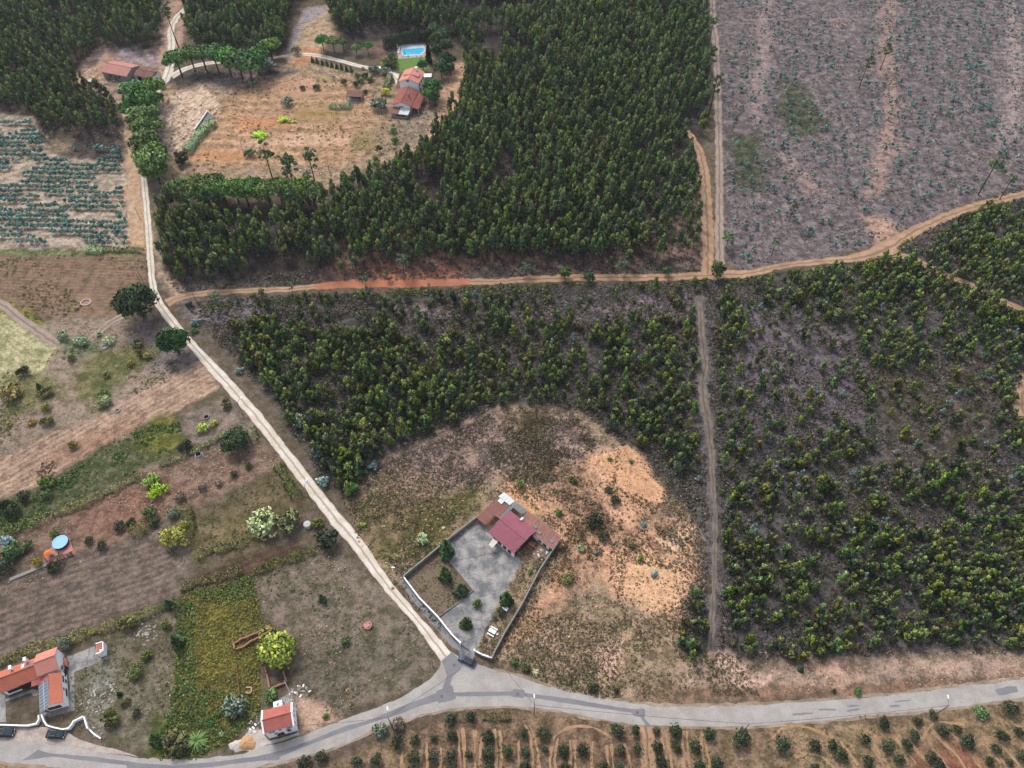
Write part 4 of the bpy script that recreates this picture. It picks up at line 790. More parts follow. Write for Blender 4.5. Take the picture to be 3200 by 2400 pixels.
carpet('vine_leaves',[VIN],.62,T_VINE,.45,1.0,'yellowing vine and bramble leaves covering the plot by the ruin',freq=.15,thr=.22,seed=68)
carpet('meadow_weeds',[MED,YRD,[(-80,1110),(0,1084),(120,1032),(230,958),(310,912),(390,905),(400,965),(370,985),(260,1040),(100,1120),(0,1170),(-80,1200)],BGF],1.25,T_GREEN,.3,.85,'green weeds growing through the brown meadows',freq=.12,thr=.53,seed=69,avoid=[ROADP])
carpet('bramble_strip',[[(-80,1120),(0,1090),(120,1038),(230,968),(320,920),(390,912),(395,960),(360,980),(260,1040),(100,1120),(0,1170),(-80,1200)]],.95,T_GRN2,.7,1.5,'dark green bramble thicket between the ploughed field and the red plot',freq=.14,thr=.46,seed=70)
carpet('weed_patches',[[(130,690),(330,700),(430,790),(0,985),(-80,1000),(-80,840),(110,770)],BRF,[(-60,625),(130,705),(130,730),(-60,665)]],1.3,T_GREEN,.4,1.2,'yellow green weeds in patches over the left fields',freq=.1,thr=.56,seed=71)
carpet('meadow_tussocks',[MDW],2.4,T_TAN,.5,1.2,'dry tussocks on the meadow below the white house',freq=.1,thr=.5,seed=72)
carpet('meadow_herbs',[MDW,TLF],3.0,T_GREEN,.5,1.3,'green herbs on the meadow and wood edges by the white house',freq=.08,thr=.55,seed=73)
carpet('wood_floor_brush',[UPF,TLF],3.0,T_HEATH,.9,1.8,'dark brush on the floor of the tall plantations',freq=.1,thr=.5,seed=74)
carpet('orchard_grass',[[(560,1700),(1000,1550),(1400,1572),(2300,1510),(2300,1750),(560,1750)]],1.2,T_GREEN,.3,.7,'thin grass and weeds between the orchard rows',freq=.15,thr=.56,seed=75,avoid=[ROADP])

carpet('scrub_heather',[[(820,1000),(960,945),(1100,875),(1250,892),(1340,955),(1330,985),(1240,1000),(1180,1050),(1060,1060),(860,1050)],[(1440,1040),(1525,1170),(1530,1270),(1475,1350),(1440,1200)]],.8,T_HEATH,.35,.95,'purple brown heather over the upper part of the rough ground',freq=.1,thr=.46,seed=81,avoid=[YARDP])
bed_=[(K_[0]/1.44665,K_[1]/1.44665) for K_ in [(1180+a/2.765,1500+b/2.765) for a,b in [(250,855),(530,620),(595,690),(815,955),(715,1040),(520,1175),(375,1020)]]]
strip_=[(K_[0]/1.44665,K_[1]/1.44665) for K_ in [(1180+a/2.765,1500+b/2.765) for a,b in [(1250,710),(1480,660),(1390,790),(1240,1080),(1090,1330),(1000,1490),(860,1475),(940,1290),(1040,1100),(1130,930)]]]
carpet('garden_weeds',[bed_,strip_],.55,T_GREEN,.25,.6,'low weeds in the earth beds inside the walled yard',freq=.3,thr=.52,seed=82)
carpet('garden_litter',[bed_,strip_],.6,T_HEATH,.2,.5,'dry litter and dead weeds inside the walled yard',freq=.3,thr=.5,seed=83)

carpet('plantation_margin_brush',[[(355,600),(700,582),(1000,572),(1515,560),(1515,598),(1000,604),(700,616),(390,640)],[(75,240),(265,255),(268,318),(90,318)]],1.1,T_HEATH,.5,1.4,'brush and litter along the bare margin of the tall plantations',freq=.15,thr=.42,seed=91)
carpet('plantation_margin_weeds',[[(355,600),(700,582),(1000,572),(1515,560),(1515,598),(1000,604),(700,616),(390,640)]],2.0,T_DARK,.6,1.5,'dark weeds along the bare margin of the tall plantation',freq=.15,thr=.5,seed=92)
carpet('track_side_scrub',[[(430,655),(800,628),(1000,616),(1520,606),(1520,618),(1000,632),(800,646),(440,672)],[(1560,600),(1700,590),(1900,560),(1960,520),(1960,540),(1900,580),(1700,606),(1565,618)]],1.0,T_GREEN,.7,1.9,'green scrub along the lower side of the tan track',freq=.2,thr=.46,seed=93)
def rows(name,poly,a,b,gap,step,src,smin,smax,label,keep=.6,wob=.5):
    q=dpoly(poly); A=Vector(D1(*a)); B=Vector(D1(*b)); d=(B-A).normalized(); n=Vector((-d.y,d.x)); xs=[];ys=[]
    t,u=np.meshgrid(np.arange(-90,90,step),np.arange(-60,60,gap)); t=t.ravel(); u=u.ravel(); t=t+rngS.uniform(-.4,.4,t.size)*step; u=u+rngS.normal(0,.35,u.size)+(fbm(t*.05,u*.2,3,2)-.5)*wob*6
    x=A.x+d.x*t+n.x*u; y=A.y+d.y*t+n.y*u; k=inside(q,x,y)&(rngS.rand(x.size)<keep)&(fbm(x*.2,y*.2,97,3)>.40); gn_scatter(name,x[k],y[k],src,rngS.uniform(smin,smax,k.sum()),label,tilt=.1)
rows('scrub_rows',[(1110,1000),(1250,1000),(1400,1090),(1440,1120),(1500,1200),(1500,1240),(1440,1230),(1300,1180),(1200,1110)],(1200,1060),(1440,1200),2.6,.7,T_DARK,.35,1.05,'lines of dark heath running down the orange slope along old furrows',.75)
rows('gully_scrub',[(1110,1380),(1200,1240),(1300,1150),(1330,1180),(1260,1300),(1140,1420)],(1120,1400),(1280,1200),4.0,.7,T_DARK,.3,.9,'dark scrub along the gullies of the lower orange slope',.6)
carpet('slope_scrub_belt',[[(1190,1050),(1290,1085),(1330,1120),(1300,1200),(1240,1240),(1200,1200),(1220,1130)],[(1400,1090),(1440,1110),(1480,1180),(1420,1160)],[(1100,900),(1250,905),(1290,960),(1200,1040),(1080,1040),(1050,960)]],.6,T_DARK,.4,1.15,'dense dark scrub belt beside the bare orange slope',freq=.15,thr=.47,seed=95,avoid=[YARDP])
carpet('vine_plot_greens',[[(400,1280),(470,1268),(545,1242),(556,1290),(470,1300)],[(375,1480),(540,1500),(560,1540),(500,1595),(430,1635),(345,1635)],[(380,1300),(420,1300),(420,1500),(380,1500)]],.7,T_GRN2,.6,1.2,'greener vine and bramble leaves at the ends of the overgrown plot',freq=.12,thr=.44,seed=96)
# ---------------------------------------------------------------- materials for built things
WHITE=plain('white_render',(254,254,254),.8,.2,.04,.6,k=1.17); CREAM=plain('cream_render',(226,218,204),.85,.2,.2,.6); GREYW=plain('grey_render',(166,166,162),.9,.1,.25,.8)
BRICK=plain('hollow_brick',(170,128,110),.9,.1,.3,2.5); GREYC=plain('grey_concrete',(150,148,142),.9,.1,.3,1.2); DARK=plain('dark_opening',(38,34,34),.9,.1,.2,1)
GLASS=plain('dark_window_glass',(52,46,48),.25,.5,.15,1,bmp=0); FRAME=plain('brown_frame',(96,58,46),.6,.3,.1,2); WFRAME=plain('white_frame',(225,225,222),.6,.3,.05,2)
WOOD=plain('weathered_wood',(120,92,72),.9,.1,.3,4); METAL=plain('galvanised_metal',(150,152,155),.5,.4,.15,2,metal=.3); POLEW=plain('pole_grey',(120,114,106),.9,.1,.2,3); TERRA=plain('terracotta',(184,124,102),.85,.15,.2,2)
WPLAST=plain('white_plastic',(245,246,246),.5,.4,.05,2); BLACK=plain('black_rubber',(28,28,30),.8,.2,.1,3); SALMON=plain('salmon_tiles',(206,140,130),.85,.2,.2,1.5,rand=.05); STONE=plain('pale_stone',(170,160,146),.9,.1,.3,3,rand=.12)
RUB=plain('rubble_mix',(176,168,160),.95,.1,.5,5,rand=.3)
T_OR=tile_mat('orange_roof_tiles',(222,132,104),(204,124,102),.24,.42,streak=.5); T_OR2=tile_mat('smooth_orange_roof_tiles',(226,150,134),(232,158,142),.24,.42,rows=False,streak=.1)
T_RED=tile_mat('red_roof_tiles',(210,126,114),(192,110,102),.24,.42,streak=.3); T_OLD=tile_mat('old_red_roof_tiles',(178,112,100),(156,94,86),.26,.45,streak=.4); T_SAL=tile_mat('salmon_roof_tiles',(216,160,146),(204,142,128),.26,.45)
T_BRN=tile_mat('brown_roof_tiles',(158,116,104),(128,94,84),.26,.45,streak=.5); T_CRM=tile_mat('crimson_sheet_roof',(172,106,118),(160,94,108),.33,1,rows=False,streak=.12); T_COR=tile_mat('rusty_corrugated_roof',(178,128,112),(152,112,104),.3,1,rows=False,streak=.5,rand=.09)
T_MRN=tile_mat('maroon_corrugated_roof',(160,108,100),(146,112,102),.3,1,rows=False,streak=.5,rand=.05); T_GRY=tile_mat('grey_fibre_roof',(146,148,144),(128,130,126),.3,1,rows=False,streak=.3,rand=.06); T_WHT=tile_mat('white_sheet_roof',(242,246,246),(226,232,234),.4,1,rows=False,streak=.08,rand=.03)
def crop(o,s): return lambda x,y,z=0: P(o[0]+x/s,o[1]+y/s,z)
K=crop((1460,1520),6.9125); FH=crop((0,1980),6.144); SH=crop((780,2140),6.9125); BH=crop((1180,190),8.73); PL=crop((1180,60),9.217); BR=crop((260,160),4.885); RP=crop((100,1640),6.345); K2=crop((1180,1500),2.765); JC=crop((1380,1960),9.217)
def q3(f,pts): return [f(x,y,z)+(z,) for x,y,z in pts]
def q2(f,pts,z=0): return [f(x,y,z) for x,y in pts]
def inset(poly,d):
    c=sum((Vector(p[:2]) for p in poly),Vector((0,0)))/len(poly); out=[]
    for p in poly: v=Vector(p[:2])-c; out.append(tuple(c+v*max(.2,1-d/v.length)))
    return out
def winpx(root,a,b,f,x,y,zc,w,h,out,fm=FRAME,gm=GLASS,**k):
    a_=Vector(a[:2]);b_=Vector(b[:2]); d=(b_-a_).normalized(); t=(Vector(f(x,y,zc))-a_).dot(d); window(root,a,b,t,w,zc-h/2,h,out,fm,gm,**k)
def nrm2(a,b,toward):
    d=(Vector(b[:2])-Vector(a[:2])).normalized(); n=Vector((-d.y,d.x)); 
    return n if n.dot(Vector(toward))>0 else -n
def chimney(root,c,z0,h,w=.55,l=.55,ang=0,mat=WHITE):
    o=MB().box(c[0],c[1],z0,w,l,h,ang).obj('chimney',mat,root); MB().box(c[0],c[1],z0+h+.002,w+.18,l+.18,.1,ang).obj('chimney_cap',mat,o)

# ---------------------------------------------------------------- walled yard with its workshop
poly_sheet('concrete_yard',[K2(a,b) for a,b in [(640,522),(862,350),(940,420),(1010,500),(1190,640),(1248,705),(1120,930),(1030,1100),(930,1290),(850,1478),(800,1478),(715,1420),(640,1345),(520,1195),(720,1050),(830,955),(604,684),(548,602)]],.014,M_CON,'cracked grey concrete yard inside the walls',jag=.05,step=1)
poly_sheet('pavement',[K2(a,b) for a,b in [(190,875),(225,850),(360,1030),(520,1200),(640,1350),(715,1425),(800,1485),(845,1500),(840,1545),(760,1500),(640,1440),(500,1280),(300,1040)]],.030,M_CON2,'grey concrete pavement outside the yard wall beside the gravel road')
poly_sheet('driveway',[K2(a,b) for a,b in [(715,1425),(800,1485),(850,1480),(835,1545),(780,1540),(700,1490)]],.038,M_CON,'concrete apron in front of the yard gate')
GRYD=plain('garden_earth',(128,112,92),.95,.1,.5,1.2)
poly_sheet('garden_bed',[K2(a,b) for a,b in [(240,850),(530,612),(600,690),(822,955),(718,1045),(520,1185),(370,1025)]],.010,GRYD,'weedy earth bed in the left corner of the walled yard',jag=.05)
wl=[K2(a,b) for a,b in [(225,850),(530,600),(630,515),(862,335)]]; wall_run('boundary_wall',wl,1.5,.28,GREYC,'long grey concrete wall on the upper left side of the yard',cap=GREYC)
wl=[K2(a,b) for a,b in [(225,850),(360,1030),(520,1195),(640,1345),(715,1420)]]; wall_run('boundary_wall',wl,1.3,.25,GREYW,'pale rendered yard wall along the pavement and gravel road',cap=WHITE)
wl=[K2(a,b) for a,b in [(840,1490),(910,1525),(985,1550)]]; wall_run('boundary_wall',wl,1.3,.25,GREYW,'short pale wall between the yard gate and the road corner',cap=WHITE)
wl=[K2(a,b) for a,b in [(992,1545),(1010,1500),(1100,1330),(1250,1080),(1400,790),(1500,640)]]; wall_run('boundary_wall',wl,1.4,.24,GREYC,'long grey wall on the right side of the yard facing the orange slope',cap=GREYC)
wl=[K2(a,b) for a,b in [(545,603),(604,686),(826,957),(718,1048),(520,1190)]]; wall_run('garden_kerb',wl,.35,.18,GREYC,'low concrete kerb round the garden bed','kerb')
wl=[K2(a,b) for a,b in [(405,715),(560,875),(720,1050)]]; wall_run('garden_edging',wl,.25,.15,plain('dull_brick_edging',(160,124,112),.9,.1,.2,3),'low reddish edging crossing the garden bed','edging')
g=empty('yard_gate',K2(757,1450)+(0,),'dark sliding metal gate of the walled yard','gate'); ga,gb=Vector(K2(718,1422)),Vector(K2(798,1478)); gd=(gb-ga); an=math.atan2(gd.y,gd.x)
m_=MB(); 
for zz in (.15,1.3): m_.box((ga.x+gb.x)/2,(ga.y+gb.y)/2,zz,gd.length,.06,.06,an)
m_.obj('frame',METAL,g)
for i in range(22): q=ga+gd*((i+.5)/22); MB().box(q.x,q.y,.21,.04,.03,1.09,an).obj('bar',METAL,g)
for q in (K2(716,1421),K2(838,1488)): MB().box(q[0],q[1],0,.4,.4,1.7,an).obj('post',WHITE,g)
w=empty('workshop',K(1000,900)+(0,),'low workshop with a crimson main roof and rusty side wings in the walled yard','building')
A,u,v,L,W=rect3(K(460,1000,3.0),K(1010,1455,3.0),K(1480,960,3.0)); A2=A+u*.3+v*.3
gable(w,A2,u,v,L-.6,W-.6,3.0,4.3,WHITE,T_CRM,oh=.32)
a=pt(A2,u,v,L-.6,0.2);b=pt(A2,u,v,L-.6,W-.8); mm=((a[0]+b[0])/2+u.x*.02,(a[1]+b[1])/2+u.y*.02); MB().box(mm[0],mm[1],.05,W-1.2,.05,2.65,math.atan2(v.y,v.x)).obj('open_side_panel',plain('maroon_open_side_shade',(84,46,46),.7,.2,.3,3),w)  # dark maroon panel painting in the shade of the open shed side
a=pt(A2,u,v,0,0);b=pt(A2,u,v,L-.6,0)
for t in (.2,.4,.62,.82): window(w,a,b,(L-.6)*t,1.0,1.0,1.1,-v,FRAME,GLASS)
T_=lambda pts: q3(K,pts)
LW=T_([(195,668,2.9),(668,215,2.9),(862,368,2.5),(385,828,2.5)]); sheets('roof_sheet',LW[0],LW[1],LW[2],LW[3],1.05,.07,T_MRN,w)
L2=T_([(590,622,2.72),(862,372,2.72),(916,408,2.66),(672,682,2.66)]); sheets('roof_sheet',L2[0],L2[1],L2[2],L2[3],1.0,.06,T_MRN,w)
L3=T_([(676,684,2.85),(922,414,2.85),(1000,452,2.8),(715,715,2.8)]); sheets('roof_sheet',L3[0],L3[1],L3[2],L3[3],1.05,.06,T_GRY,w)
WR=T_([(672,214,3.0),(915,404,2.9),(1028,320,2.9),(798,126,3.0)]); sheets('roof_sheet',WR[0],WR[1],WR[2],WR[3],.95,.06,T_WHT,w)
GR=T_([(930,402,2.78),(1180,600,2.78),(1312,532,2.86),(1036,322,2.86)]); sheets('roof_sheet',GR[0],GR[1],GR[2],GR[3],1.1,.06,T_GRY,w)
ER=T_([(1240,600,2.75),(1855,1366,2.45),(2038,1078,2.75),(1312,532,2.9)])
ER=T_([(1100,760,2.5),(1855,1366,2.5),(2038,1078,2.85),(1312,532,2.85)]); sheets('roof_sheet',ER[0],ER[1],ER[2],ER[3],1.0,.07,T_COR,w)
MB().prism(inset(LW,.45),0,2.4).obj('wing_wall',BRICK,w); MB().prism(inset(ER,.4),0,2.4).obj('wing_wall',WHITE,w); MB().prism(inset(WR,.4),0,2.7).obj('wing_wall',GREYW,w); MB().prism(inset(GR,.3),0,2.6).obj('wing_wall',GREYW,w); MB().prism(inset(L3,.3),0,2.6).obj('wing_wall',GREYW,w)
gw=[Vector(p[:2]) for p in inset(ER,.4)]; sd=nrm2(gw[0],gw[1],(-1,-1))
for x,y,zc,ww,hh in ((1655,1280,1.2,1.0,.8),(1550,1195,1.2,.8,.6),(1770,1400,1.0,.9,1.7)): winpx(w,gw[0],gw[1],K,x,y,zc,ww,hh,sd)
for x,y,s_,mt,z in ((730,318,1.5,T_WHT,2.78),(1565,1000,1.0,T_GRY,2.75),(1820,1185,1.0,T_GRY,2.68),(1478,872,1.0,T_GRY,2.8)):
    q=K(x,y,z); MB().box(q[0],q[1],z,s_,s_*.8,.08,math.atan2(u.y,u.x)).obj('skylight',mt,w)
q=K(1180,682,4.0); MB().box(q[0],q[1],3.6,1.0,.6,.06,math.atan2(v.y,v.x)).obj('skylight',T_WHT,w)
cn=empty('canopy',K(560,1230)+(0,),'small pale sheet canopy leaning out from the crimson roofed workshop','canopy'); cp=T_([(558,1118,2.5),(662,1200,2.5),(545,1332,2.2),(457,1262,2.2)]); sheets('sheet',cp[0],cp[1],cp[2],cp[3],.6,.04,CREAM,cn)
for q in inset(cp,.2)[2:]: MB().tube((q[0],q[1],0),(q[0],q[1],2.15),.05).obj('post',METAL,cn)
def ptable(c,ang,mat,label,bench=True,name='picnic_table',L=1.9):
    t=empty(name,(c[0],c[1],0),label,'table'); ca,sa=math.cos(ang),math.sin(ang)
    MB().box(c[0],c[1],.70,L,1.0,.08,ang).obj('top',mat,t)
    for s in (-1,1): MB().box(c[0]+ca*s*L*.32,c[1]+sa*s*L*.32,0,.15,.7,.70,ang).obj('leg',mat,t)
    if bench:
        for s in (-1,1):
            bb=MB(); x,y=c[0]-sa*s*.95,c[1]+ca*s*.95; bb.box(x,y,.4,L,.36,.08,ang)
            for k in (-1,1): bb.box(x+ca*k*L*.33,y+sa*k*L*.33,0,.14,.3,.4,ang)
            bb.obj('bench',mat,t)
        q=(c[0]+ca*(L*.5+.42),c[1]+sa*(L*.5+.42)); MB().box(q[0],q[1],0,.4,.4,.45,ang).obj('stool',mat,t)
ptable(JC(1462,118,.5),math.atan2(-.5,.87),WPLAST,'white table with benches on the right side of the walled yard')
ptable(K2(1105,1112,.4),math.atan2(-.6,.8),WPLAST,'white bench table under the round tree in the yard',False,'garden_table',1.4)
ptable(K(1385,1262,.5),math.atan2(-.6,.8),TERRA,'terracotta coloured table beside the workshop',True,'garden_table',1.8)
def heap(name,c,r,n,mat,label,hm=.5,seed=0,pal=None,cat='rubble heap'):
    rg=random.Random(seed); e=empty(name,(c[0],c[1],0),label,cat)
    for i in range(n):
        a=rg.uniform(0,6.28); d=r*rg.random()**.6; s=rg.uniform(.15,.45); h=max(.05,hm*(1-d/r)*rg.uniform(.4,1)); x,y=c[0]+d*math.cos(a),c[1]+d*math.sin(a)
        MB().box(x,y,0,s*rg.uniform(.8,2.2),s,h*.6+.06,rg.uniform(0,3.1)).obj('rubble_piece',(pal or [mat])[rg.randrange(len(pal or [mat]))],e)
heap('rubble_heap',K(1640,1500),2.6,46,RUB,'heap of bricks, slabs and white scraps behind the workshop',.5,1,[RUB,WPLAST,BRICK,GREYC,TERRA])
t=empty('tyre',K(1425,1190)+(0,),'old black tyre lying by the white workshop wall','tyre'); c=K(1425,1190); MB().lathe((c[0],c[1],0),[(.22,.02),(.36,.0),(.4,.1),(.36,.2),(.22,.2),(.2,.1)],18).obj('tread',BLACK,t)

# ---------------------------------------------------------------- poles, lamps, cables
def pole(base,h,label,lamp=None,cat='utility pole',name='utility_pole',r=.13,cross=False,mat=POLEW):
    e=empty(name,(base[0],base[1],0),label,cat); MB().tube((base[0],base[1],-.1),(base[0],base[1],h),r,r*.65).obj('shaft',mat,e)
    if lamp is not None:
        a=Vector(lamp).normalized(); p=Vector((base[0],base[1],h-.25)); q=p+Vector((a.x*1.5,a.y*1.5,.35)); MB().tube(p,q,.05,.04).obj('arm',mat,e); ang=math.atan2(a.y,a.x)
        c=q+Vector((a.x*.35,a.y*.35,-.05)); MB().box(c.x,c.y,c.z,.85,.32,.16,ang).obj('lamp_head',WPLAST,e)
    if cross: MB().box(base[0],base[1],h-.5,1.4,.12,.12,.5).obj('crossarm',mat,e)
    return Vector((base[0],base[1],h-.15))
pA=pole(C1(1,3,1175,1300),7.5,'street lamp on a pole beside the two roadside bushes',(-.15,1),'street lamp','street_lamp')
pB=pole(C1(2,3,190,1195),7.5,'street lamp on the orchard side right of the junction',(-.05,1),'street lamp','street_lamp')
pC=pole(C1(3,3,1440,1200),7.5,'street lamp on the orchard side near the right end of the road',(.2,1),'street lamp','street_lamp')
pD=pole(C1(2,3,1985,1355),7.5,'leaning grey pole above the large round orchard bush',None,mat=METAL)
pE=pole(K2(220,850),6.0,'street lamp at the left corner of the walled yard',(-1,.1),'street lamp','street_lamp')
pF=pole(K2(968,1538),6.5,'utility pole inside the yard corner by the road junction',None,cross=True)
pG=pole(K(1100,1500),4.6,'grey pole with a small crossarm beside the crimson roof corner',None,cross=True,r=.2)
pH=pole(C1(1,3,1533,790),5.5,'thin wooden pole on the grass left of the junction',None,r=.09)
pI=pole(C1(1,2,462,992),7.0,'street lamp beside the vine row left of the gravel road',(.2,1),'street lamp','street_lamp')
pJ=pole(C1(0,2,2100,268),6.5,'leaning pole by the gravel road above the round green tree',(.6,1),'street lamp','street_lamp')
for (c_,r_,x,y,h_,lb) in ((0,1,1215,240,5.8,'upper wooden pole left of the gravel road by the sapling field'),(0,1,1240,780,6.2,'pole just above the big round pine at the gravel road'),(0,1,1226,802,5.5,'thin pole beside the one above the big round pine'),(0,1,1692,938,5.0,'thin pole at the start of the tan track'),(1,0,556,782,6.0,'pole by the small dark bush on the meadow'),(1,0,857,1005,6.0,'pole below the tiled shelter on the meadow'),(1,0,1070,1042,6.0,'pole below the grey olive tree beside the white house'),(1,0,642,1515,7.0,'tall thin pole near the two pines on the meadow'),(0,0,2030,815,6.0,'pole at the upper left of the orange meadow'),(0,0,2110,1340,6.5,'pole left of the grey bush on the orange meadow'),(0,0,1165,1385,5.5,'pole beside the stone pines on the orange strip')):
    pole(C1(c_,r_,x,y),h_,lb,None,r=.11)
CAB=plain('cable',(40,38,38),.6,.2,.0,1,bmp=0)
def cable(a,b,label,sag=.6,r=.035):
    m_=MB(); n=14; pr=None
    for i in range(n+1):
        t=i/n; q=a.lerp(b,t)-Vector((0,0,sag*4*t*(1-t)))
        if pr is not None: m_.tube(pr,q,r,n=4)
        pr=q
    tag(m_.obj('overhead_cable',CAB),label,'cable')
cable(pA,pF,'overhead cable from the bush side lamp to the yard corner pole'); cable(pF,pB,'overhead cable from the yard corner pole across the road to the orchard lamp'); cable(pA,Vector(SH(955,885,5)+(5.2,)),'overhead cable running along the road towards the small white house',.9)
cable(pB,pD,'overhead cable along the orchard side of the road',.9); cable(pD,pC,'overhead cable between the right hand poles of the orchard side',.9); cable(pE,pG,'overhead cable over the concrete yard to the crimson roof',.8)
for (f,lb) in ((C1(1,3,1712,770),'round rusty cover in the dark patch at the end of the gravel road'),(C1(1,3,1605,1040),'round cover in the centre of the junction patch'),(C1(2,3,50,1020),'round cover in the small square patch right of the junction'),(C1(2,3,1083,1180),'round cover in the last trench patch by the orchard entrance'),(C1(1,3,1182,108),'round cover in the gravel road beside the yard wall'),(C1(1,3,1273,62),'round cover in the pavement at the yard corner')):
    e=empty('manhole',(f[0],f[1],0),lb,'manhole cover'); MB().lathe((f[0],f[1],.0),[(.42,.0),(.42,.045),(.34,.05)],20).obj('ring',plain('rusty_iron',(150,120,110),.8,.2,.3,4),e); MB().lathe((f[0],f[1],.051),[(.33,.0),(.33,.01)],20).obj('lid',M_PAT if False else plain('iron_lid',(110,104,100),.7,.3,.2,4),e)

# ---------------------------------------------------------------- white farmhouse with the glass roof, bottom left
fa=empty('farmhouse',FH(700,900)+(0,),'white farmhouse with orange tiled roofs and a solar panel wing at the left edge','house')
A,u,v,L,W=rect3(FH(20,1135,3.0),FH(690,872,3.0),FH(690,462,3.0)); gable(fa,A+v*.25+u*.2,u,v,L+1.5,W-.5,3.0,4.6,WHITE,T_OR,oh=.3)
sw=(pt(A+v*.25,u,v,0,0),pt(A+v*.25,u,v,L+1.5,0))
for x,y,zc,ww,hh in ((270,1118,1.6,2.6,1.0),(515,1030,1.3,2.6,1.9)): winpx(fa,sw[0],sw[1],FH,x,y,zc,ww,hh,-v)
A3,u3,v3,L3_,W3=rect3(FH(722,822,4.2),FH(1118,672,4.2),FH(1082,258,4.2)); gable(fa,A3+v3*.3+u3*.2,u3,v3,L3_-.4,W3-.6,4.2,5.7,WHITE,T_OR2,oh=.3)
ew=[FH(1168,712,3.2),FH(1206,1312,3.2)]; fp=[ew[0],ew[1],FH(958,1495,0),FH(985,900,3)]; MB().prism(fp,0,3.05).obj('wall',WHITE,fa)
slab('roof',q3(FH,[(928,778,3.95),(1170,708,3.25),(1210,1314,3.25),(946,1364,3.95)]),.14,T_OR,fa); slab('roof',q3(FH,[(598,1022,2.6),(604,935,2.9),(905,775,3.7),(925,850,3.7),(742,978,2.7)]),.12,T_RED,fa)
MB().add(q3(FH,[(945,1366,3.8),(1206,1316,3.1)])+[(*ew[1],2.9),(*fp[2],2.9)],[(0,1,2,3)]).obj('gable_wall',WHITE,fa)
SOL=plain('solar_glass',(112,124,138),.25,.5,.12,.8,bmp=0,rand=.04); sp_=[Vector(q) for q in q3(FH,[(740,985,2.5),(768,1530,2.5),(938,1412,3.8),(920,860,3.8)])]
slab('panel_frame',[tuple(q) for q in sp_],.08,WFRAME,fa)
for i in range(9):
    for j in range(2):
        a0,a1=(i+.06)/9,(i+.94)/9; b0,b1=(j+.05)/2,(j+.95)/2; up_=Vector((0,0,.04)); f_=lambda s,t:(sp_[0].lerp(sp_[1],s)).lerp(sp_[3].lerp(sp_[2],s),t)+up_
        slab('solar_panel',[f_(a0,b0),f_(a1,b0),f_(a1,b1),f_(a0,b1)],.03,SOL,fa)
for s in (.02,.33,.66,.98): q=sp_[0].lerp(sp_[1],s); MB().tube((q.x+.1,q.y,0),(q.x+.1,q.y,2.4),.07).obj('post',WFRAME,fa)
eo=nrm2(ew[0],ew[1],(1,0))
for x,y,zc,ww,hh in ((1187,652,2.3,.9,.6),(1203,872,2.3,1.5,.6),(1217,1067,2.3,.5,.5),(1283,738,.95,1.8,.7),(1293,902,.95,.8,.7),(1310,1116,.95,1.8,.7)): winpx(fa,ew[0],ew[1],FH,x,y,zc,ww,hh,eo,sill=False)
so=nrm2(ew[1],fp[2],(0,-1)); winpx(fa,ew[1],fp[2],FH,1045,1415,1.6,2.7,1.0,so)
for x,y in ((470,490),(190,650)): c=FH(x,y,5.0); chimney(fa,c,3.6,1.5,.45,.75,math.atan2(u.y,u.x))
for x,y,mt,w_ in ((435,622,WFRAME,.7),(608,588,METAL,1.6)):
    c=Vector(FH(x,y,4.3)); p_=lambda a,b,z: tuple(c+u*a+v*b)+(z,); slab('skylight',[p_(-w_/2,-.6,4.55),p_(w_/2,-.6,4.55),p_(w_/2,.6,4.1),p_(-w_/2,.6,4.1)],.12,SOL if mt is METAL else mt,fa)
te=MB(); te.prism(q2(FH,[(1245,470),(1312,520),(1320,660),(1245,610)]),0,.9); te.obj('terrace',TERRA,fa)
poly_sheet('paved_yard',q2(FH,[(1290,445),(1815,243),(1900,470),(2085,430),(2060,480),(1850,560),(1650,650),(1425,740),(1432,1440),(1000,1600),(900,1560),(750,1560),(750,1540),(1330,1410),(1340,1000),(1300,600)]),.02,M_CON,'stained concrete yard between the farmhouse and its little shed',jag=.12)
poly_sheet('driveway',q2(FH,[(-400,1100),(0,1128),(98,1180),(118,1659),(118,1700),(-400,1700)]),.018,M_CON,'concrete drive at the left end of the farmhouse')
poly_sheet('paved_yard',q2(FH,[(100,1250),(180,1230),(620,1060),(730,1090),(740,1180),(640,1200),(600,1130),(110,1310)]),.019,M_CON,'narrow concrete path below the long wing of the farmhouse')
PAV=plain('paving_slab',(150,138,128),.9,.1,.25,2,rand=.12); ra=Vector(FH(935,1560)); rb=Vector(FH(1440,1420)); d=(rb-ra); an=math.atan2(d.y,d.x)
pv=empty('stepping_slabs',(ra.x,ra.y,0),'row of square paving slabs along the lower wall of the farmhouse','paving')
for i in range(11): q=ra+d*((i+.5)/11); MB().box(q.x,q.y,.021,d.length/11*.9,1.3,.05,an).obj('slab',PAV,pv)
poly_sheet('forecourt',Cc(0,3,[(-300,1300),(0,1310),(420,1310),(560,1345),(700,1420),(1000,1500),(1200,1560),(900,1530),(600,1470),(300,1440),(-300,1425)]),.015,road_mat('pinkish_gravel',(196,182,172),(168,152,140),sc1=.4,grain=.6),'pinkish gravel forecourt where the two dark cars stand',jag=.3)
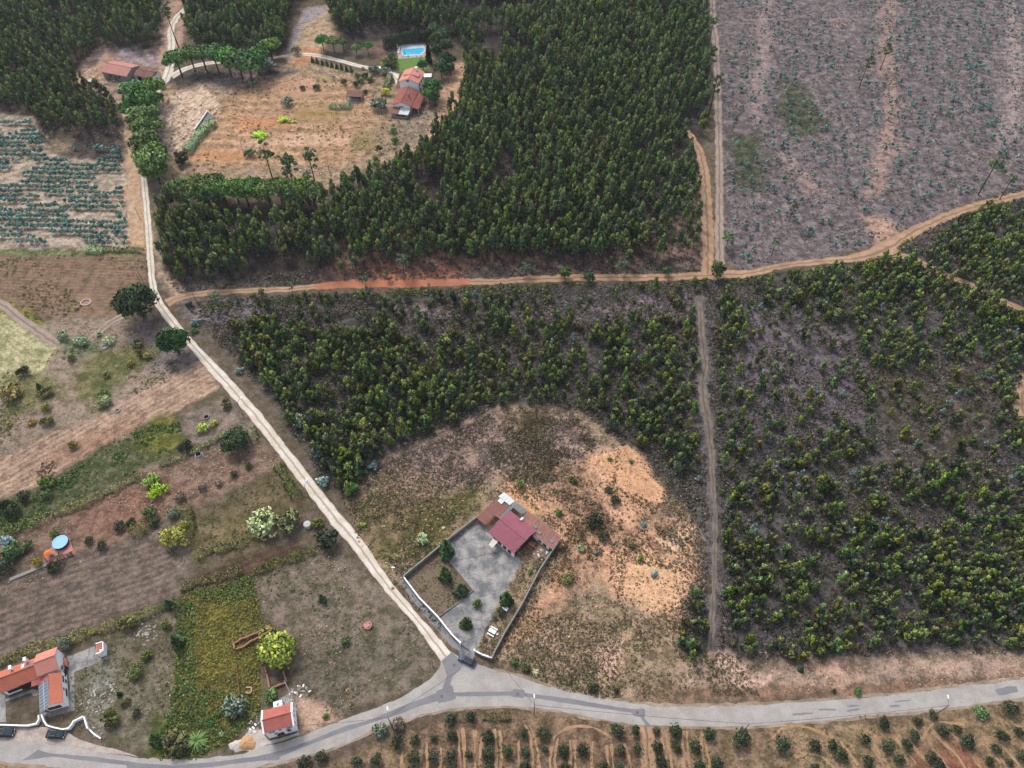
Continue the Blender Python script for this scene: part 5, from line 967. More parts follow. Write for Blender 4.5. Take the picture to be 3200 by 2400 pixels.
for pts,h_,lb in (([(-250,1290),(0,1295),(250,1302),(330,1285),(352,1250),(350,1218)],1.3,'white garden wall left of the farmhouse gate with a curved end'),([(376,1212),(395,1262),(420,1300),(480,1318),(560,1336)],1.3,'white garden wall right of the farmhouse gate behind the parked car'),([(560,1336),(610,1325),(640,1290),(650,1268)],1.5,'curved white wall end beside the dark parked car'),([(650,1268),(740,1222)],1.5,'straight garden wall with a shaded face right of the parked car'),([(740,1222),(772,1325)],1.5,'white wall stub turning down to the road at the right end of the garden'),([(772,1325),(820,1370),(872,1405)],.5,'low broken wall slanting to the road right of the white wall stub')):
    wall_run('garden_wall',Cc(0,3,pts),h_*.75,.2,WHITE,lb,cap=WHITE)
s_=empty('shed',FH(1950,320)+(0,),'tiny white shed with a red tile roof at the end of the concrete yard','shed'); A,u,v,L,W=rect3(FH(1850,392,2.4),FH(1982,352,2.4),FH(1968,160,2.4)); MB().prism([pt(A,u,v,a,b) for a,b in ((0,0),(L,0),(L,W),(0,W))],0,2.3).obj('wall',WHITE,s_)
slab('roof',[pt(A,u,v,.1,.1,2.5),pt(A,u,v,L-.2,.1,2.5),pt(A,u,v,L-.2,W-.1,2.5),pt(A,u,v,.1,W-.1,2.5)],.15,T_OR,s_)
for a0,b0,a1,b1 in ((0,0,L,0),(0,W,L,W),(L,0,L,W)): m1=pt(A,u,v,(a0+a1)/2,(b0+b1)/2); MB().box(m1[0],m1[1],2.303,math.hypot(a1-a0,b1-b0)+.2,.2,.33,math.atan2(*( (u*(a1-a0)+v*(b1-b0)).yx ))).obj('parapet',WHITE,s_)
c=FH(1935,325,3); chimney(s_,c,2.5,.5,.35,.3)

# ---------------------------------------------------------------- small white house by the road
sh=empty('cottage',SH(620,800)+(0,),'small white two storey house with a red tiled roof beside the lower road','house'); A,u,v,L,W=rect3(SH(303,1065,4.9),SH(957,885,4.9),SH(897,386,4.9))
gable(sh,A+u*.15+v*.25,u,v,L-.3,W-.45,4.9,6.0,WHITE,T_RED,oh=.12)
for a in (0,L-.05):
    for b0,b1,z0,z1 in ((-.05,W/2,4.95,6.2),(W+.05,W/2,4.95,6.2)): slab('parapet',[pt(A,u,v,a-.16,b0,z0),pt(A,u,v,a+.2,b0,z0),pt(A,u,v,a+.2,b1,z1),pt(A,u,v,a-.16,b1,z1)],.3,WHITE,sh)
a,b=pt(A+v*.25,u,v,0,0),pt(A+v*.25,u,v,L,0)
for x,y,zc,ww,hh in ((450,1052,4.1,.7,.5),(512,1038,4.1,.7,.5),(660,995,4.1,.6,.5),(822,950,4.1,.7,.5),(878,932,4.1,.7,.5),(580,1095,2.4,.8,.6),(855,1030,2.2,.9,1.7),(680,1150,1.1,1.6,1.9)): winpx(sh,a,b,SH,x,y,zc,ww,hh,-v,fm=WFRAME if zc>1.5 else TERRA)
ea,eb=pt(A+u*.15,u,v,L-.3,0),pt(A+u*.15,u,v,L-.3,W)
for t in (.25,.55,.75): window(sh,ea,eb,W*t,.5,2.8,.5,u,WFRAME,GLASS)
poly_sheet('paved_yard',q2(SH,[(500,345),(865,195),(1000,450),(1040,560),(900,600),(500,560)]),.016,M_CON,'concrete slab behind the small white house'); 
c=SH(608,425,1.3); e=empty('water_tank',(c[0],c[1],0),'white square water tank behind the small white house','tank'); MB().box(c[0],c[1],0,2.0,1.7,1.3,.27).obj('body',WPLAST,e); MB().box(c[0],c[1],1.301,.5,.5,.08,.27).obj('lid',GREYC,e)
wall_run('garden_wall',q2(SH,[(770,-60),(860,130),(930,280),(1010,470)]),1.0,.2,GREYC,'thin grey wall running up from the small white house to the ruin')
poly_sheet('forecourt',q2(SH,[(-250,1420),(-200,1250),(0,940),(250,950),(300,1060),(420,1210),(1070,1030),(1100,1080),(760,1180),(300,1330),(0,1440)]),.017,road_mat('dusty_concrete',(206,198,192),(182,168,156),sc1=.3,grain=.5),'dusty pale forecourt round the small white house',jag=.25)
def mound(name,c,rx,ry,h,mat,label,seed=0):
    rg=np.random.RandomState(seed); v_=[];f_=[]; n=28; k=7
    for j in range(k+1):
        for i in range(n): a=2*math.pi*i/n; q=j/k; r=q*(1+.12*math.sin(3*a+seed)+.08*math.sin(7*a)); v_.append((c[0]+rx*r*math.cos(a),c[1]+ry*r*math.sin(a),max(-.02,h*(1-q*q)*(1+.25*rg.rand())-.01)))
    f_=[(j*n+i,j*n+(i+1)%n,(j+1)*n+(i+1)%n,(j+1)*n+i) for j in range(k) for i in range(n)]
    o=meshobj(name,v_,[q[::-1] for q in f_],mat,None,smooth=True); tag(o,label,'heap')
mound('sand_heap',C1(0,3,2130,1450),2.2,1.6,.9,plain('orange_sand',(206,164,120),.95,.1,.2,2),'orange sand heap beside the road left of the small white house',3)
mound('cement_heap',C1(0,3,2050,1465),1.8,1.3,.5,plain('pale_powder',(206,198,190),.95,.1,.2,2),'pale spilled heap next to the orange sand',5)
heap('rubble_heap',SH(1090,170),2.6,42,RUB,'white and grey rubble on the grass above the small white house',.35,7,[RUB,WPLAST,GREYC,STONE]); heap('rubble_heap',SH(90,880),2.0,26,RUB,'grey rubble at the left side of the small white house',.4,8,[RUB,GREYC,WPLAST])
heap('stone_heap',C1(0,3,1255,500),3.0,46,STONE,'loose white stones in the grass left of the vine plot',.3,9,[STONE,RUB],'stone heap')
heap('stone_heap',C1(0,3,860,1050),4.2,60,STONE,'long spread of small stones in the grass right of the farmhouse',.2,10,[STONE,RUB],'stone heap')
def ruin(name,pts,h,label,seed=0,mat=BRICK,th=.35):
    rg=random.Random(seed); e=empty(name,(pts[0][0],pts[0][1],0),label,'ruin')
    for i in range(len(pts)-1):
        a,b=Vector(pts[i]),Vector(pts[i+1]); d=b-a; n=max(1,int(d.length/1.1))
        for k in range(n): q=a+d*((k+.5)/n); MB().box(q.x,q.y,-.05,d.length/n+.0,th+.02*rg.random(),h*rg.uniform(.45,1.0),math.atan2(d.y,d.x)).obj('wall_piece',mat,e)
ruin('brick_ruin',Cc(1,3,[(85,800),(125,975),(185,955),(270,920),(225,790)]),1.2,'broken brick walls of a roofless ruin below the yellow green tree',1)
ruin('brick_ruin',Cc(0,3,[(2035,640),(2030,585),(2110,545),(2212,505)])+Cc(1,3,[(100,440),(150,470),(20,540)])+Cc(0,3,[(2120,610),(2035,640)]),1.3,'reddish ruined wall strip across the vine plot left of the tree',2)
ruin('field_wall',Cc(0,3,[(2045,740),(2060,880),(2075,1050)]),.8,'thin crumbling brown wall at the right edge of the vine plot',3,WOOD,.25)
ruin('brick_basin',Cc(0,3,[(2130,965),(2175,965),(2178,1000),(2155,1022),(2130,1010)]),.9,'small horseshoe shaped brick basin by the grey olive',4,plain('pink_brick',(206,160,146),.9,.1,.3,3),.3)

# ---------------------------------------------------------------- white house with the pool
bh=empty('pool_house',BH(850,500)+(0,),'white two storey house with an orange roof and dormer band below the pool','house')
A,u,v,L,W=rect3(BH(604,548,6.2),BH(762,262,6.2),BH(1110,588,6.2)); gable(bh,A,u,v,L,W,6.2,7.9,WHITE,T_OR2,oh=.5)
a,b=pt(A,u,v,0,0),pt(A,u,v,0,W); winpx(bh,a,b,BH,846,500,6.6,1.2,1.0,-u,fm=WFRAME,sill=False)
e0,e1=pt(A,u,v,0,W),pt(A,u,v,L,W)
for t,z in ((.2,4.0),(.5,4.0),(.8,4.0),(.3,1.2),(.7,1.2)): window(bh,e0,e1,L*t,1.0,z,1.2,v,FRAME,GLASS)
for s0,s1 in ((.08,.5),(.5,.92)):
    z0,z1=(7.25,8.15) if s0<.3 else (8.15,7.25); slab('dormer_roof',[pt(A,u,v,L*.36,W*s0,z0),pt(A,u,v,L*.36,W*s1,z1),pt(A,u,v,L*.7,W*s1,z1),pt(A,u,v,L*.7,W*s0,z0)],.14,T_OR2,bh)
MB().prism([pt(A,u,v,L*.39,W*.12),pt(A,u,v,L*.39,W*.88),pt(A,u,v,L*.67,W*.88),pt(A,u,v,L*.67,W*.12)],6.1,7.15).obj('dormer_wall',WHITE,bh)
c=pt(A,u,v,L*.86,W*.66); chimney(bh,c,7.0,1.9,.8,.8)
slab('porch_roof',q3(BH,[(528,684,3.6),(602,596,4.2),(640,602,4.2),(632,676,3.6)]),.12,T_RED,bh)
an_=empty('annex_house',BH(700,1100)+(0,),'lower white building with a long red tiled roof in front of the pool house','house')
A,u,v,L,W=rect3(BH(415,1180,3.7),BH(618,780,3.7),BH(892,1216,3.7)); gable(an_,A,u,v,L,W,3.7,5.1,WHITE,T_OLD,oh=.5)
slab('lean_to_roof',[pt(A,u,v,-.3,W+.45,3.45),pt(A,u,v,L*1.0,W+.45,3.45),pt(A,u,v,L*1.0,W+3.6,2.6),pt(A,u,v,-.3,W+3.6,2.6)],.12,T_OLD,an_)
for t in (0,.33,.66,.98): q=pt(A,u,v,L*t,W+3.4); MB().tube(q+(0,),q+(2.55,),.1).obj('post',WHITE,an_)
a,b=pt(A,u,v,0,0),pt(A,u,v,0,W); winpx(an_,a,b,BH,650,1262,2.6,1.9,1.1,-u,fm=WFRAME,gm=GREYW)
q=pt(A,u,v,L*.45,W*.78); MB().tube(q+(4.0,),q+(6.2,),.3,n=8).obj('flue',GREYC,an_); MB().tube((q[0]-.3,q[1]+.5,5),(q[0]-.3,q[1]+.5,7.2),.07).obj('mast',WPLAST,an_)
rs_=[pt(A,u,v,-4.2,-.9),pt(A,u,v,-4.2,W+.1),pt(A,u,v,-.02,W+.1),pt(A,u,v,-.02,-.9)]
slab('lean_to_roof',[rs_[0]+(1.9,),((rs_[0][0]*.5+rs_[1][0]*.5),(rs_[0][1]*.5+rs_[1][1]*.5),1.9),((rs_[2][0]*.5+rs_[3][0]*.5),(rs_[2][1]*.5+rs_[3][1]*.5),2.5),rs_[3]+(2.5,)],.1,T_MRN,an_)
slab('lean_to_roof',[((rs_[0][0]*.495+rs_[1][0]*.505),(rs_[0][1]*.495+rs_[1][1]*.505),1.95),rs_[1]+(1.95,),rs_[2]+(2.55,),((rs_[2][0]*.505+rs_[3][0]*.495),(rs_[2][1]*.505+rs_[3][1]*.495),2.55)],.1,T_WHT,an_)
MB().prism([pt(A,u,v,-3.9,.3),pt(A,u,v,-3.9,W-.2),pt(A,u,v,-.02,W-.2),pt(A,u,v,-.02,.3)],0,1.8).obj('lean_to_wall',GREYW,an_); window(an_,pt(A,u,v,-3.9,0),pt(A,u,v,-3.9,W),W*.55,W*.6,.5,1.0,-u,WFRAME,GLASS)
e=empty('awning',BH(1365,420)+(0,),'white sheet awning on posts at the right side of the pool house','awning'); aw=q3(BH,[(1262,345,2.9),(1478,343,2.9),(1468,440,2.6),(1255,445,2.6)]); slab('sheet',aw,.06,WPLAST,e)
for q in inset(aw,.2): MB().tube((q[0],q[1],0),(q[0],q[1],2.55),.06).obj('post',METAL,e)
heap('log_pile',BH(1370,520),2.4,34,WOOD,'dark reddish stack of stored things under the white awning',.7,12,[TERRA,plain('dark_red_wood',(110,52,48),.9,.1,.3,3),DARK,WOOD],'pile')
po=empty('swimming_pool',PL(1000,920)+(0,),'rectangular blue swimming pool with white coping and a hedge behind','pool')
oc=q2(PL,[(675,785),(1336,737),(1352,930),(1272,1008),(1240,1030),(712,1062)]); wc=q2(PL,[(704,872),(1325,822),(1338,925),(1262,990),(1235,1015),(718,1045)])
PTL=plain('pool_white',(236,242,246),.5,.4,.04,1); 
poly_sheet('coping',[tuple(p) for p in oc],.06,PTL,None,kind='part',parent=None if False else po) if False else MB().prism(oc,0,.06).obj('coping',PTL,po)
wm,nt,b_=newmat('pool_water',.08,.5); ps=position(nt); cc_=mixc(nt,ramp(nt,noise(nt,1.2,4,.6,ps),.3,.7),sc((70,190,232)),sc((96,206,240))); nt.links.new(cc_,b_.inputs['Base Color']); bump(nt,b_,noise(nt,2.5,3,.5,ps),.15,.05)
MB().prism(wc,.0,.075).obj('water',wm,po)
MB().prism(q2(PL,[(684,790),(1328,744),(1332,812),(698,862)]),.0,.12).obj('cover_step',plain('pale_pool_cover',(196,220,234),.6,.3,.06,1),po)
poly_sheet('pool_terrace',q2(PL,[(560,790),(660,730),(1370,690),(1400,780),(1440,900),(1400,1060),(1330,1090),(600,1145),(575,1010)]),.02,road_mat('pool_paving',(202,190,178),(172,156,146),sc1=.5,grain=.4),'pinkish paved terrace round the swimming pool')
poly_sheet('lawn',q2(PL,[(590,1150),(1330,1090),(1240,1180),(1230,1400),(1100,1420),(700,1400),(620,1260)]),.014,plain('mown_grass',(110,140,72),.95,.1,.25,1.5),'bright mown lawn between the pool and the white house')
def lounger(c,a,lb): 
    e=empty('sun_lounger',(c[0],c[1],0),lb,'lounger'); MB().box(c[0],c[1],.3,1.9,.65,.1,a).obj('seat',WPLAST,e); q=(c[0]+math.cos(a)*.85,c[1]+math.sin(a)*.85); MB().box(q[0],q[1],.4,.5,.65,.35,a).obj('backrest',WPLAST,e)
    for s in (-.7,.7): MB().box(c[0]+math.cos(a)*s,c[1]+math.sin(a)*s,0,.1,.5,.3,a).obj('leg',WPLAST,e)
lounger(PL(630,885),1.6,'white sun lounger nearer the hedge at the left end of the pool'); lounger(PL(603,955),1.8,'white sun lounger nearer the lawn at the left end of the pool')
def parasol(c,mat,lb,h=2.6): e=empty('closed_parasol',(c[0],c[1],0),lb,'parasol'); MB().tube((c[0],c[1],0),(c[0],c[1],h),.04).obj('pole',METAL,e); MB().tube((c[0],c[1],.9),(c[0],c[1],h-.1),.16,.05).obj('canopy',mat,e); MB().lathe((c[0],c[1],0),[(.35,0),(.35,.08),(.1,.12)],12).obj('base',GREYC,e)
parasol(PL(585,880),WPLAST,'closed white parasol beside the left end of the pool',3.0); parasol(PL(800,1075),plain('navy_cloth',(50,60,110),.9,.1,.1,3),'closed navy parasol at the near edge of the pool',3.2)
def chair(c,mat,lb,a=0): e=empty('garden_chair',(c[0],c[1],0),lb,'chair'); MB().box(c[0],c[1],.4,.5,.5,.06,a).obj('seat',mat,e); MB().box(c[0],c[1]-.24,.46,.5,.06,.45,a).obj('backrest',mat,e); m_=MB(); [m_.box(c[0]+sx*.21,c[1]+sy*.21,0,.05,.05,.4,a) for sx in (-1,1) for sy in (-1,1)]; m_.obj('legs',mat,e)
for x,lb,mt in ((735,'white chair at the left of the pool front edge',WPLAST),(885,'dark chair on the pool front edge',BLACK),(1120,'white chair right of the middle of the pool front edge',WPLAST),(1245,'white chair by the cut corner of the pool',WPLAST)): chair(PL(x,1085),mt,lb)

# ---------------------------------------------------------------- barn top left, shelter, tank, sheds
ba=empty('barn',BR(560,300)+(0,),'grey walled barn with a salmon tiled roof in the clearing at top left','barn'); A,u,v,L,W=rect3(BR(285,310,3.2),BR(655,380,3.2),BR(865,225,3.2)); gable(ba,A,u,v,L,W,3.2,4.6,GREYW,T_SAL,oh=.4)
a,b=pt(A,u,v,0,0),pt(A,u,v,L,0)
for x,y,zc,ww,hh in ((410,375,1.9,1.4,1.0),(545,400,1.9,1.4,1.0),(490,420,1.1,1.0,2.0)): winpx(ba,a,b,BR,x,y,zc,ww,hh,-v,fm=GREYC)
b2=empty('outbuilding',BR(920,360)+(0,),'low brown roofed outbuilding joined to the right of the barn','outbuilding'); A,u,v,L,W=rect3(BR(770,362,2.5),BR(1030,412,2.5),BR(1030,288,2.5)); gable(b2,A,u,v,L,W,2.5,3.3,CREAM,T_BRN,oh=.25,rp=.6)
slab('end_roof',q3(BR,[(1002,298,2.9),(1132,302,2.9),(1176,402,2.5),(1042,436,2.5)]),.12,T_GRY,b2); MB().prism(inset(q3(BR,[(1002,298,2.7),(1132,302,2.7),(1176,402,2.5),(1042,436,2.5)]),.4),0,2.4).obj('end_wall',CREAM,b2)
winpx(b2,pt(A,u,v,0,0),pt(A,u,v,L,0),BR,870,420,1.1,2.2,2.1,-v,fm=WOOD,gm=DARK,sill=False)
e=empty('caravan',BR(120,480)+(0,),'small white roofed grey cabin left of the barn','cabin'); A,u,v,L,W=rect3(BR(55,455,2.1),BR(150,472,2.1),BR(170,440,2.1)); gable(e,A,u,v,L,max(W,2.0),2.0,2.3,GREYC,T_WHT,oh=.15)
for i,(x,y,r,n,lb) in enumerate(((160,370,6,46,'white scraps scattered in the weeds left of the barn'),(440,470,4.5,40,'white sheets and scrap piled against the barn wall'),(860,590,4,26,'scrap lying between the two round pines by the barn'))): heap('scrap_heap',BR(x,y),r,n,WPLAST,lb,.7,20+i,[WPLAST,GREYW,RUB,STONE],'scrap heap')
e=empty('shelter',C1(1,0,850,830)+(0,),'small brown tiled open shelter on the orange meadow','shelter'); rf=[C1(1,0,x,y,z)+(z,) for x,y,z in ((776,832,2.4),(912,838,2.4),(926,786,3.1),(786,778,3.1))]; slab('roof',rf,.12,T_BRN,e)
for q in inset(rf,.3): MB().tube((q[0],q[1],0),(q[0],q[1],2.4),.1).obj('post',WOOD,e)
iq=inset(rf,.5); wall_run('back_wall',[iq[3],iq[2],iq[1]],2.3,.15,GREYW,None,root=e); MB().prism([C1(1,0,*p) for p in ((778,890),(888,893),(900,850),(786,850))],0,.15).obj('floor',GREYC,e)
e=empty('water_reservoir',C1(0,0,1760,1060)+(0,),'long dark reservoir with a white rim edge in the pale field','reservoir'); tk=Cc(0,0,[(1692,1132),(1800,975),(1832,1000),(1842,1030),(1706,1152)]); MB().prism(tk,0,.5).obj('water',plain('dark_green_water',(38,48,44),.2,.5,.2,1),e)
wq=[Vector(p) for p in tk[:2]]; d=wq[1]-wq[0]; m1=(wq[0]+wq[1])/2; MB().box(m1.x-.15,m1.y,0,d.length,.4,1.1,math.atan2(d.y,d.x)).obj('rim_wall',WPLAST,e)
def ringwell(c,r,h,mat,inner,lb,cat='well',sx=1,square=False):
    e=empty('well' if cat=='well' else cat.replace(' ','_'),(c[0],c[1],0),lb,cat); MB().lathe((c[0],c[1],0),[(r,0),(r,h),(r*.78,h),(r*.78,.02)],22,sx).obj('ring',mat,e); MB().lathe((c[0],c[1],.02),[(r*.77,0),(r*.77,.04)],22,sx).obj('inside',inner,e)
    if square: 
        for i in range(4): a=i*math.pi/2+.5; MB().box(c[0]+math.cos(a)*r*1.1,c[1]+math.sin(a)*r*1.1,0,.3,2.2*r,.2,a).obj('kerb',GREYC,e)
ringwell(C1(0,1,745,957),1.6,.35,plain('pinkish_rim',(206,176,156),.9,.1,.2,3),plain('brown_water',(112,62,48),.4,.3,.1,1),'round brown water basin with a pale rim in the brown field','basin',1.15)
c=C1(0,1,788,945); MB().box(c[0],c[1],0,.9,.7,.6,.5); ringwell(C1(0,1,905,1342),1.1,.4,GREYW,GREYC,'grey stone ring well among the weeds','well'); ringwell(C1(0,2,1018,235),.75,.5,GREYW,GREYC,'small capped grey well at the upper edge of the ploughed field'); ringwell(C1(0,2,1785,290),.9,.5,GREYC,DARK,'dark mouthed round well near the gravel road'); ringwell(C1(0,2,1717,612),.95,.5,GREYC,DARK,'well on a square kerb by the red brown plot',square=True)
c=C1(1,2,441,1208,1.2); e=empty('round_tank',(c[0],c[1],0),'round white lidded tank between the bushes by the gravel road','tank'); MB().lathe((c[0],c[1],0),[(1.0,0),(1.0,1.15),(.9,1.25),(.15,1.35)],24).obj('body',plain('pale_concrete',(206,204,200),.9,.1,.15,2),e); MB().lathe((c[0],c[1],1.351),[(.14,0),(.12,.08)],10).obj('lid',GREYC,e)
c=C1(1,3,968,432); e=empty('pink_basin',(c[0],c[1],0),'tilted pink tiled basin lying in the brown meadow','basin'); MB().lathe((c[0],c[1],0),[(.95,0),(1.0,.6),(.8,.62),(.75,.1)],18).obj('rim',plain('pink_brick',(206,160,146),.9,.1,.3,3),e); MB().box(c[0]-.1,c[1]-.05,.63,1.3,1.1,.08,.7).obj('slab',SALMON,e)
# round pool terrace at the left
e=empty('round_pool',RP(555,335)+(0,),'round blue above ground pool on the pink terrace','pool'); A=Vector(RP(555,340,1.15)); 
MB().lathe((A.x,A.y,0),[(1.95,0),(2.0,1.1),(2.02,1.15),(1.78,1.15),(1.76,.9)],14).obj('side_wall',plain('dark_blue_liner',(48,58,72),.6,.3,.1,2),e); MB().lathe((A.x,A.y,1.151),[(2.04,0),(2.04,.05),(1.7,.05),(1.7,0)],14).obj('rim',plain('light_blue_rim',(150,206,240),.5,.3,.08,3),e)
wm2,nt,b_=newmat('round_pool_water',.1,.5); ps=position(nt); nt.links.new(mixc(nt,ramp(nt,noise(nt,2.2,4,.6,ps),.4,.6),sc((96,176,232)),sc((140,204,242))),b_.inputs['Base Color']); MB().lathe((A.x,A.y,.3),[(1.75,0),(1.75,.78)],14).obj('water',wm2,e)
pt_=q2(RP,[(690,255),(745,290),(850,590),(490,715),(335,770),(240,600),(370,470),(440,420)])
e=empty('pink_terrace',RP(600,520)+(0,),'pink tiled terrace under the round blue pool','terrace'); MB().prism(pt_,0,.12).obj('base_slab',SALMON,e)
xs_=[p[0] for p in pt_]; ys_=[p[1] for p in pt_]; n_=0; gxx=min(xs_)
while gxx<max(xs_):
    gyy=min(ys_)
    while gyy<max(ys_):
        if all(inside(pt_,np.array([gxx+a]),np.array([gyy+b]))[0] for a in (0,.95) for b in (0,.95)): MB().box(gxx+.5,gyy+.5,.121,.94,.94,.03).obj('paving_tile',SALMON,e)
        gyy+=1.0
    gxx+=1.0
wall_run('garden_path_wall',q2(RP,[(-400,1080),(0,915),(150,850),(330,780)]),.3,.9,GREYC,'pale concrete strip leading left from the pink terrace','kerb')
e=empty('pergola_frame',RP(350,660)+(0,),'dark bare pergola frame at the lower left of the pink terrace','pergola')
for a,b in (((255,670),(415,610)),((270,745),(440,680)),((255,670),(330,780)),((415,610),(480,720))): p0=RP(*a,2.1);p1=RP(*b,2.1); MB().tube(p0+(2.1,),p1+(2.1,),.07).obj('beam',FRAME,e)
for a in ((255,670),(415,610),(330,780),(480,720)): p0=RP(*a,2.1); MB().tube(p0+(0,),p0+(2.1,),.07).obj('post',FRAME,e)
c=RP(300,550,2.0); e=empty('parasol',(c[0],c[1],0),'orange parasol beside the round blue pool','parasol'); MB().lathe((c[0],c[1],0),[(1.05,1.75),(.55,2.05),(.04,2.25)],8).obj('canopy',plain('orange_cloth',(232,132,72),.9,.1,.1,3),e); MB().tube((c[0],c[1],0),(c[0],c[1],2.2),.04).obj('pole',METAL,e)
c=RP(375,585,.5); e=empty('terrace_table',(c[0],c[1],0),'small grey table under the edge of the orange parasol','table'); MB().box(c[0],c[1],.68,1.2,.9,.06,.4).obj('top',GREYW,e)
for sx in (-.45,.45): MB().box(c[0]+sx,c[1],0,.08,.6,.68,.4).obj('leg',GREYW,e)

# ---------------------------------------------------------------- cars and the person
def car(c,ang,paint,label,wagon=True,roofc=None,L=4.4,Wd=1.78,H_=1.48):
    e=empty('parked_car',(c[0],c[1],.03),label,'car',rz=ang)
    def loft(secs,mat,name,par=None,mi=None):
        v_=[];f_=[]; n=len(secs[0])
        for s in secs: v_+=s
        for i in range(len(secs)-1):
            for k in range(n): f_.append((i*n+k,(i+1)*n+k,(i+1)*n+(k+1)%n,i*n+(k+1)%n))
        f_+= [tuple(range(n)),tuple(range(len(v_)-1,len(v_)-n-1,-1))]
        o=meshobj(name,v_,f_,mat,par or e,local=True); md=o.modifiers.new('b','BEVEL'); md.width=.05; md.segments=2; md.limit_method='ANGLE'; md.angle_limit=R(25); return o
    h=L/2; w=Wd/2
    def sec(x,wb,zb,zt,wt): return [(x,-wb,zb),(x,-w*.99 if wb>.7 else -wb,(zb+zt)/2),(x,-wt,zt),(x,wt,zt),(x,w*.99 if wb>.7 else wb,(zb+zt)/2),(x,wb,zb)]
    body=[sec(-h,w*.82,.35,.78,w*.78),sec(-h+.15,w*.93,.25,.92,w*.88),sec(-h*.5,w*.96,.2,.95,w*.92),sec(0,w*.96,.2,.93,w*.93),sec(h*.45,w*.96,.2,.92,w*.9),sec(h*.8,w*.93,.22,.82,w*.84),sec(h-.06,w*.84,.3,.68,w*.74)]
    bo=loft(body,paint,'body')
    xr=-h+.25 if wagon else -h+.55; xr2=-h+.6 if wagon else -h+1.2
    cabin=[[(xr,-w*.84,.9),(xr,w*.84,.9),(xr2,w*.70,H_-.05),(xr2,-w*.70,H_-.05)],[(.25*h+.75,-w*.84,.9),(.25*h+.75,w*.84,.9),(.25*h-.05,w*.70,H_-.05),(.25*h-.05,-w*.70,H_-.05)]]
    gl_=MB(); a,b=cabin; gl_.add([a[0],a[1],a[2],a[3],b[0],b[1],b[2],b[3]],[(0,1,2,3),(7,6,5,4),(3,2,6,7),(1,5,6,2),(4,0,3,7)]); meshobj('windows',gl_.v,gl_.f,plain('car_glass',(62,84,98),.3,.3,.05,1,bmp=0),e,local=True)
    rm=MB(); rm.box((xr2+.25*h-.05)/2,0,H_-.05,(.25*h-.05-xr2)+.05,w*1.38,.05); o=meshobj('roof_panel',rm.v,rm.f,roofc or paint,e,local=True); md=o.modifiers.new('b','BEVEL'); md.width=.04
    for s in (-1,1):
        r_=MB(); r_.tube((xr2+.1,s*w*.62,H_+.04),(.25*h-.2,s*w*.62,H_+.04),.025,n=5); meshobj('roof_rail',r_.v,r_.f,METAL,e,local=True)
        for xx in (-h*.15,h*.12): p=MB(); p.box(xx,s*w*.79,.92,.07,.05,.5); meshobj('pillar',p.v,p.f,paint,e,local=True)
        m_=MB(); m_.box(.25*h+.55,s*(w+.08),.9,.14,.2,.13); meshobj('mirror',m_.v,m_.f,paint,e,local=True)
        m_=MB(); m_.box(h-.12,s*w*.66,.60,.14,.3,.1); meshobj('headlight',m_.v,m_.f,WPLAST,e,local=True)
        m_=MB(); m_.box(-h+.07,s*w*.66,.66,.1,.3,.16); meshobj('tail_light',m_.v,m_.f,plain('tail_red',(150,20,24),.3,.4,.05,2),e,local=True)
        for xx in (-h*.6,h*.62):
            wv=MB(); wv.tube((xx,s*(w-.2),.31),(xx,s*(w+.01),.31),.31,n=18); wo=meshobj('wheel',wv.v,wv.f,BLACK,e,local=True); rv=MB(); rv.tube((xx,s*(w+.0),.31),(xx,s*(w+.03),.31),.19,n=12); meshobj('rim',rv.v,rv.f,METAL,wo,local=True)
    for x0,zz in ((h+.0,.42),(-h-.02,.5)): m_=MB(); m_.box(x0,0,zz,.03,.5,.11); meshobj('number_plate',m_.v,m_.f,WPLAST,e,local=True)
    return e
NAVY=plain('navy_paint',(58,66,96),.4,.25,.05,1,bmp=0); BLK=plain('black_paint',(26,29,34),.4,.25,.05,1,bmp=0); PANO=plain('panoramic_glass',(34,40,54),.3,.3,.05,1,bmp=0)
a=Vector(JC(520,840,.7)); b=Vector(JC(925,1050,.7)); car(tuple((a+b)/2),math.atan2((a-b).y,(a-b).x),NAVY,'navy blue estate car stopped at the end of the gravel road by the yard gate',True,PANO,4.5)
def carpx(c_,r_,x0,y0,x1,y1,*a_,**k_): a=Vector(C1(c_,r_,x0,y0,.6)); b=Vector(C1(c_,r_,x1,y1,.6)); car(tuple((a+b)/2),math.atan2((b-a).y,(b-a).x),*a_,**k_)
carpx(0,3,-35,1355,108,1352,BLK,'black car cut by the left edge of the picture in front of the garden wall',True,PANO,4.5)
carpx(0,3,415,1365,548,1370,BLK,'black hatchback with a pale windscreen below the farmhouse gate',False,plain('black_roof',(24,27,30),.35,.25,.05,1,bmp=0),4.2)
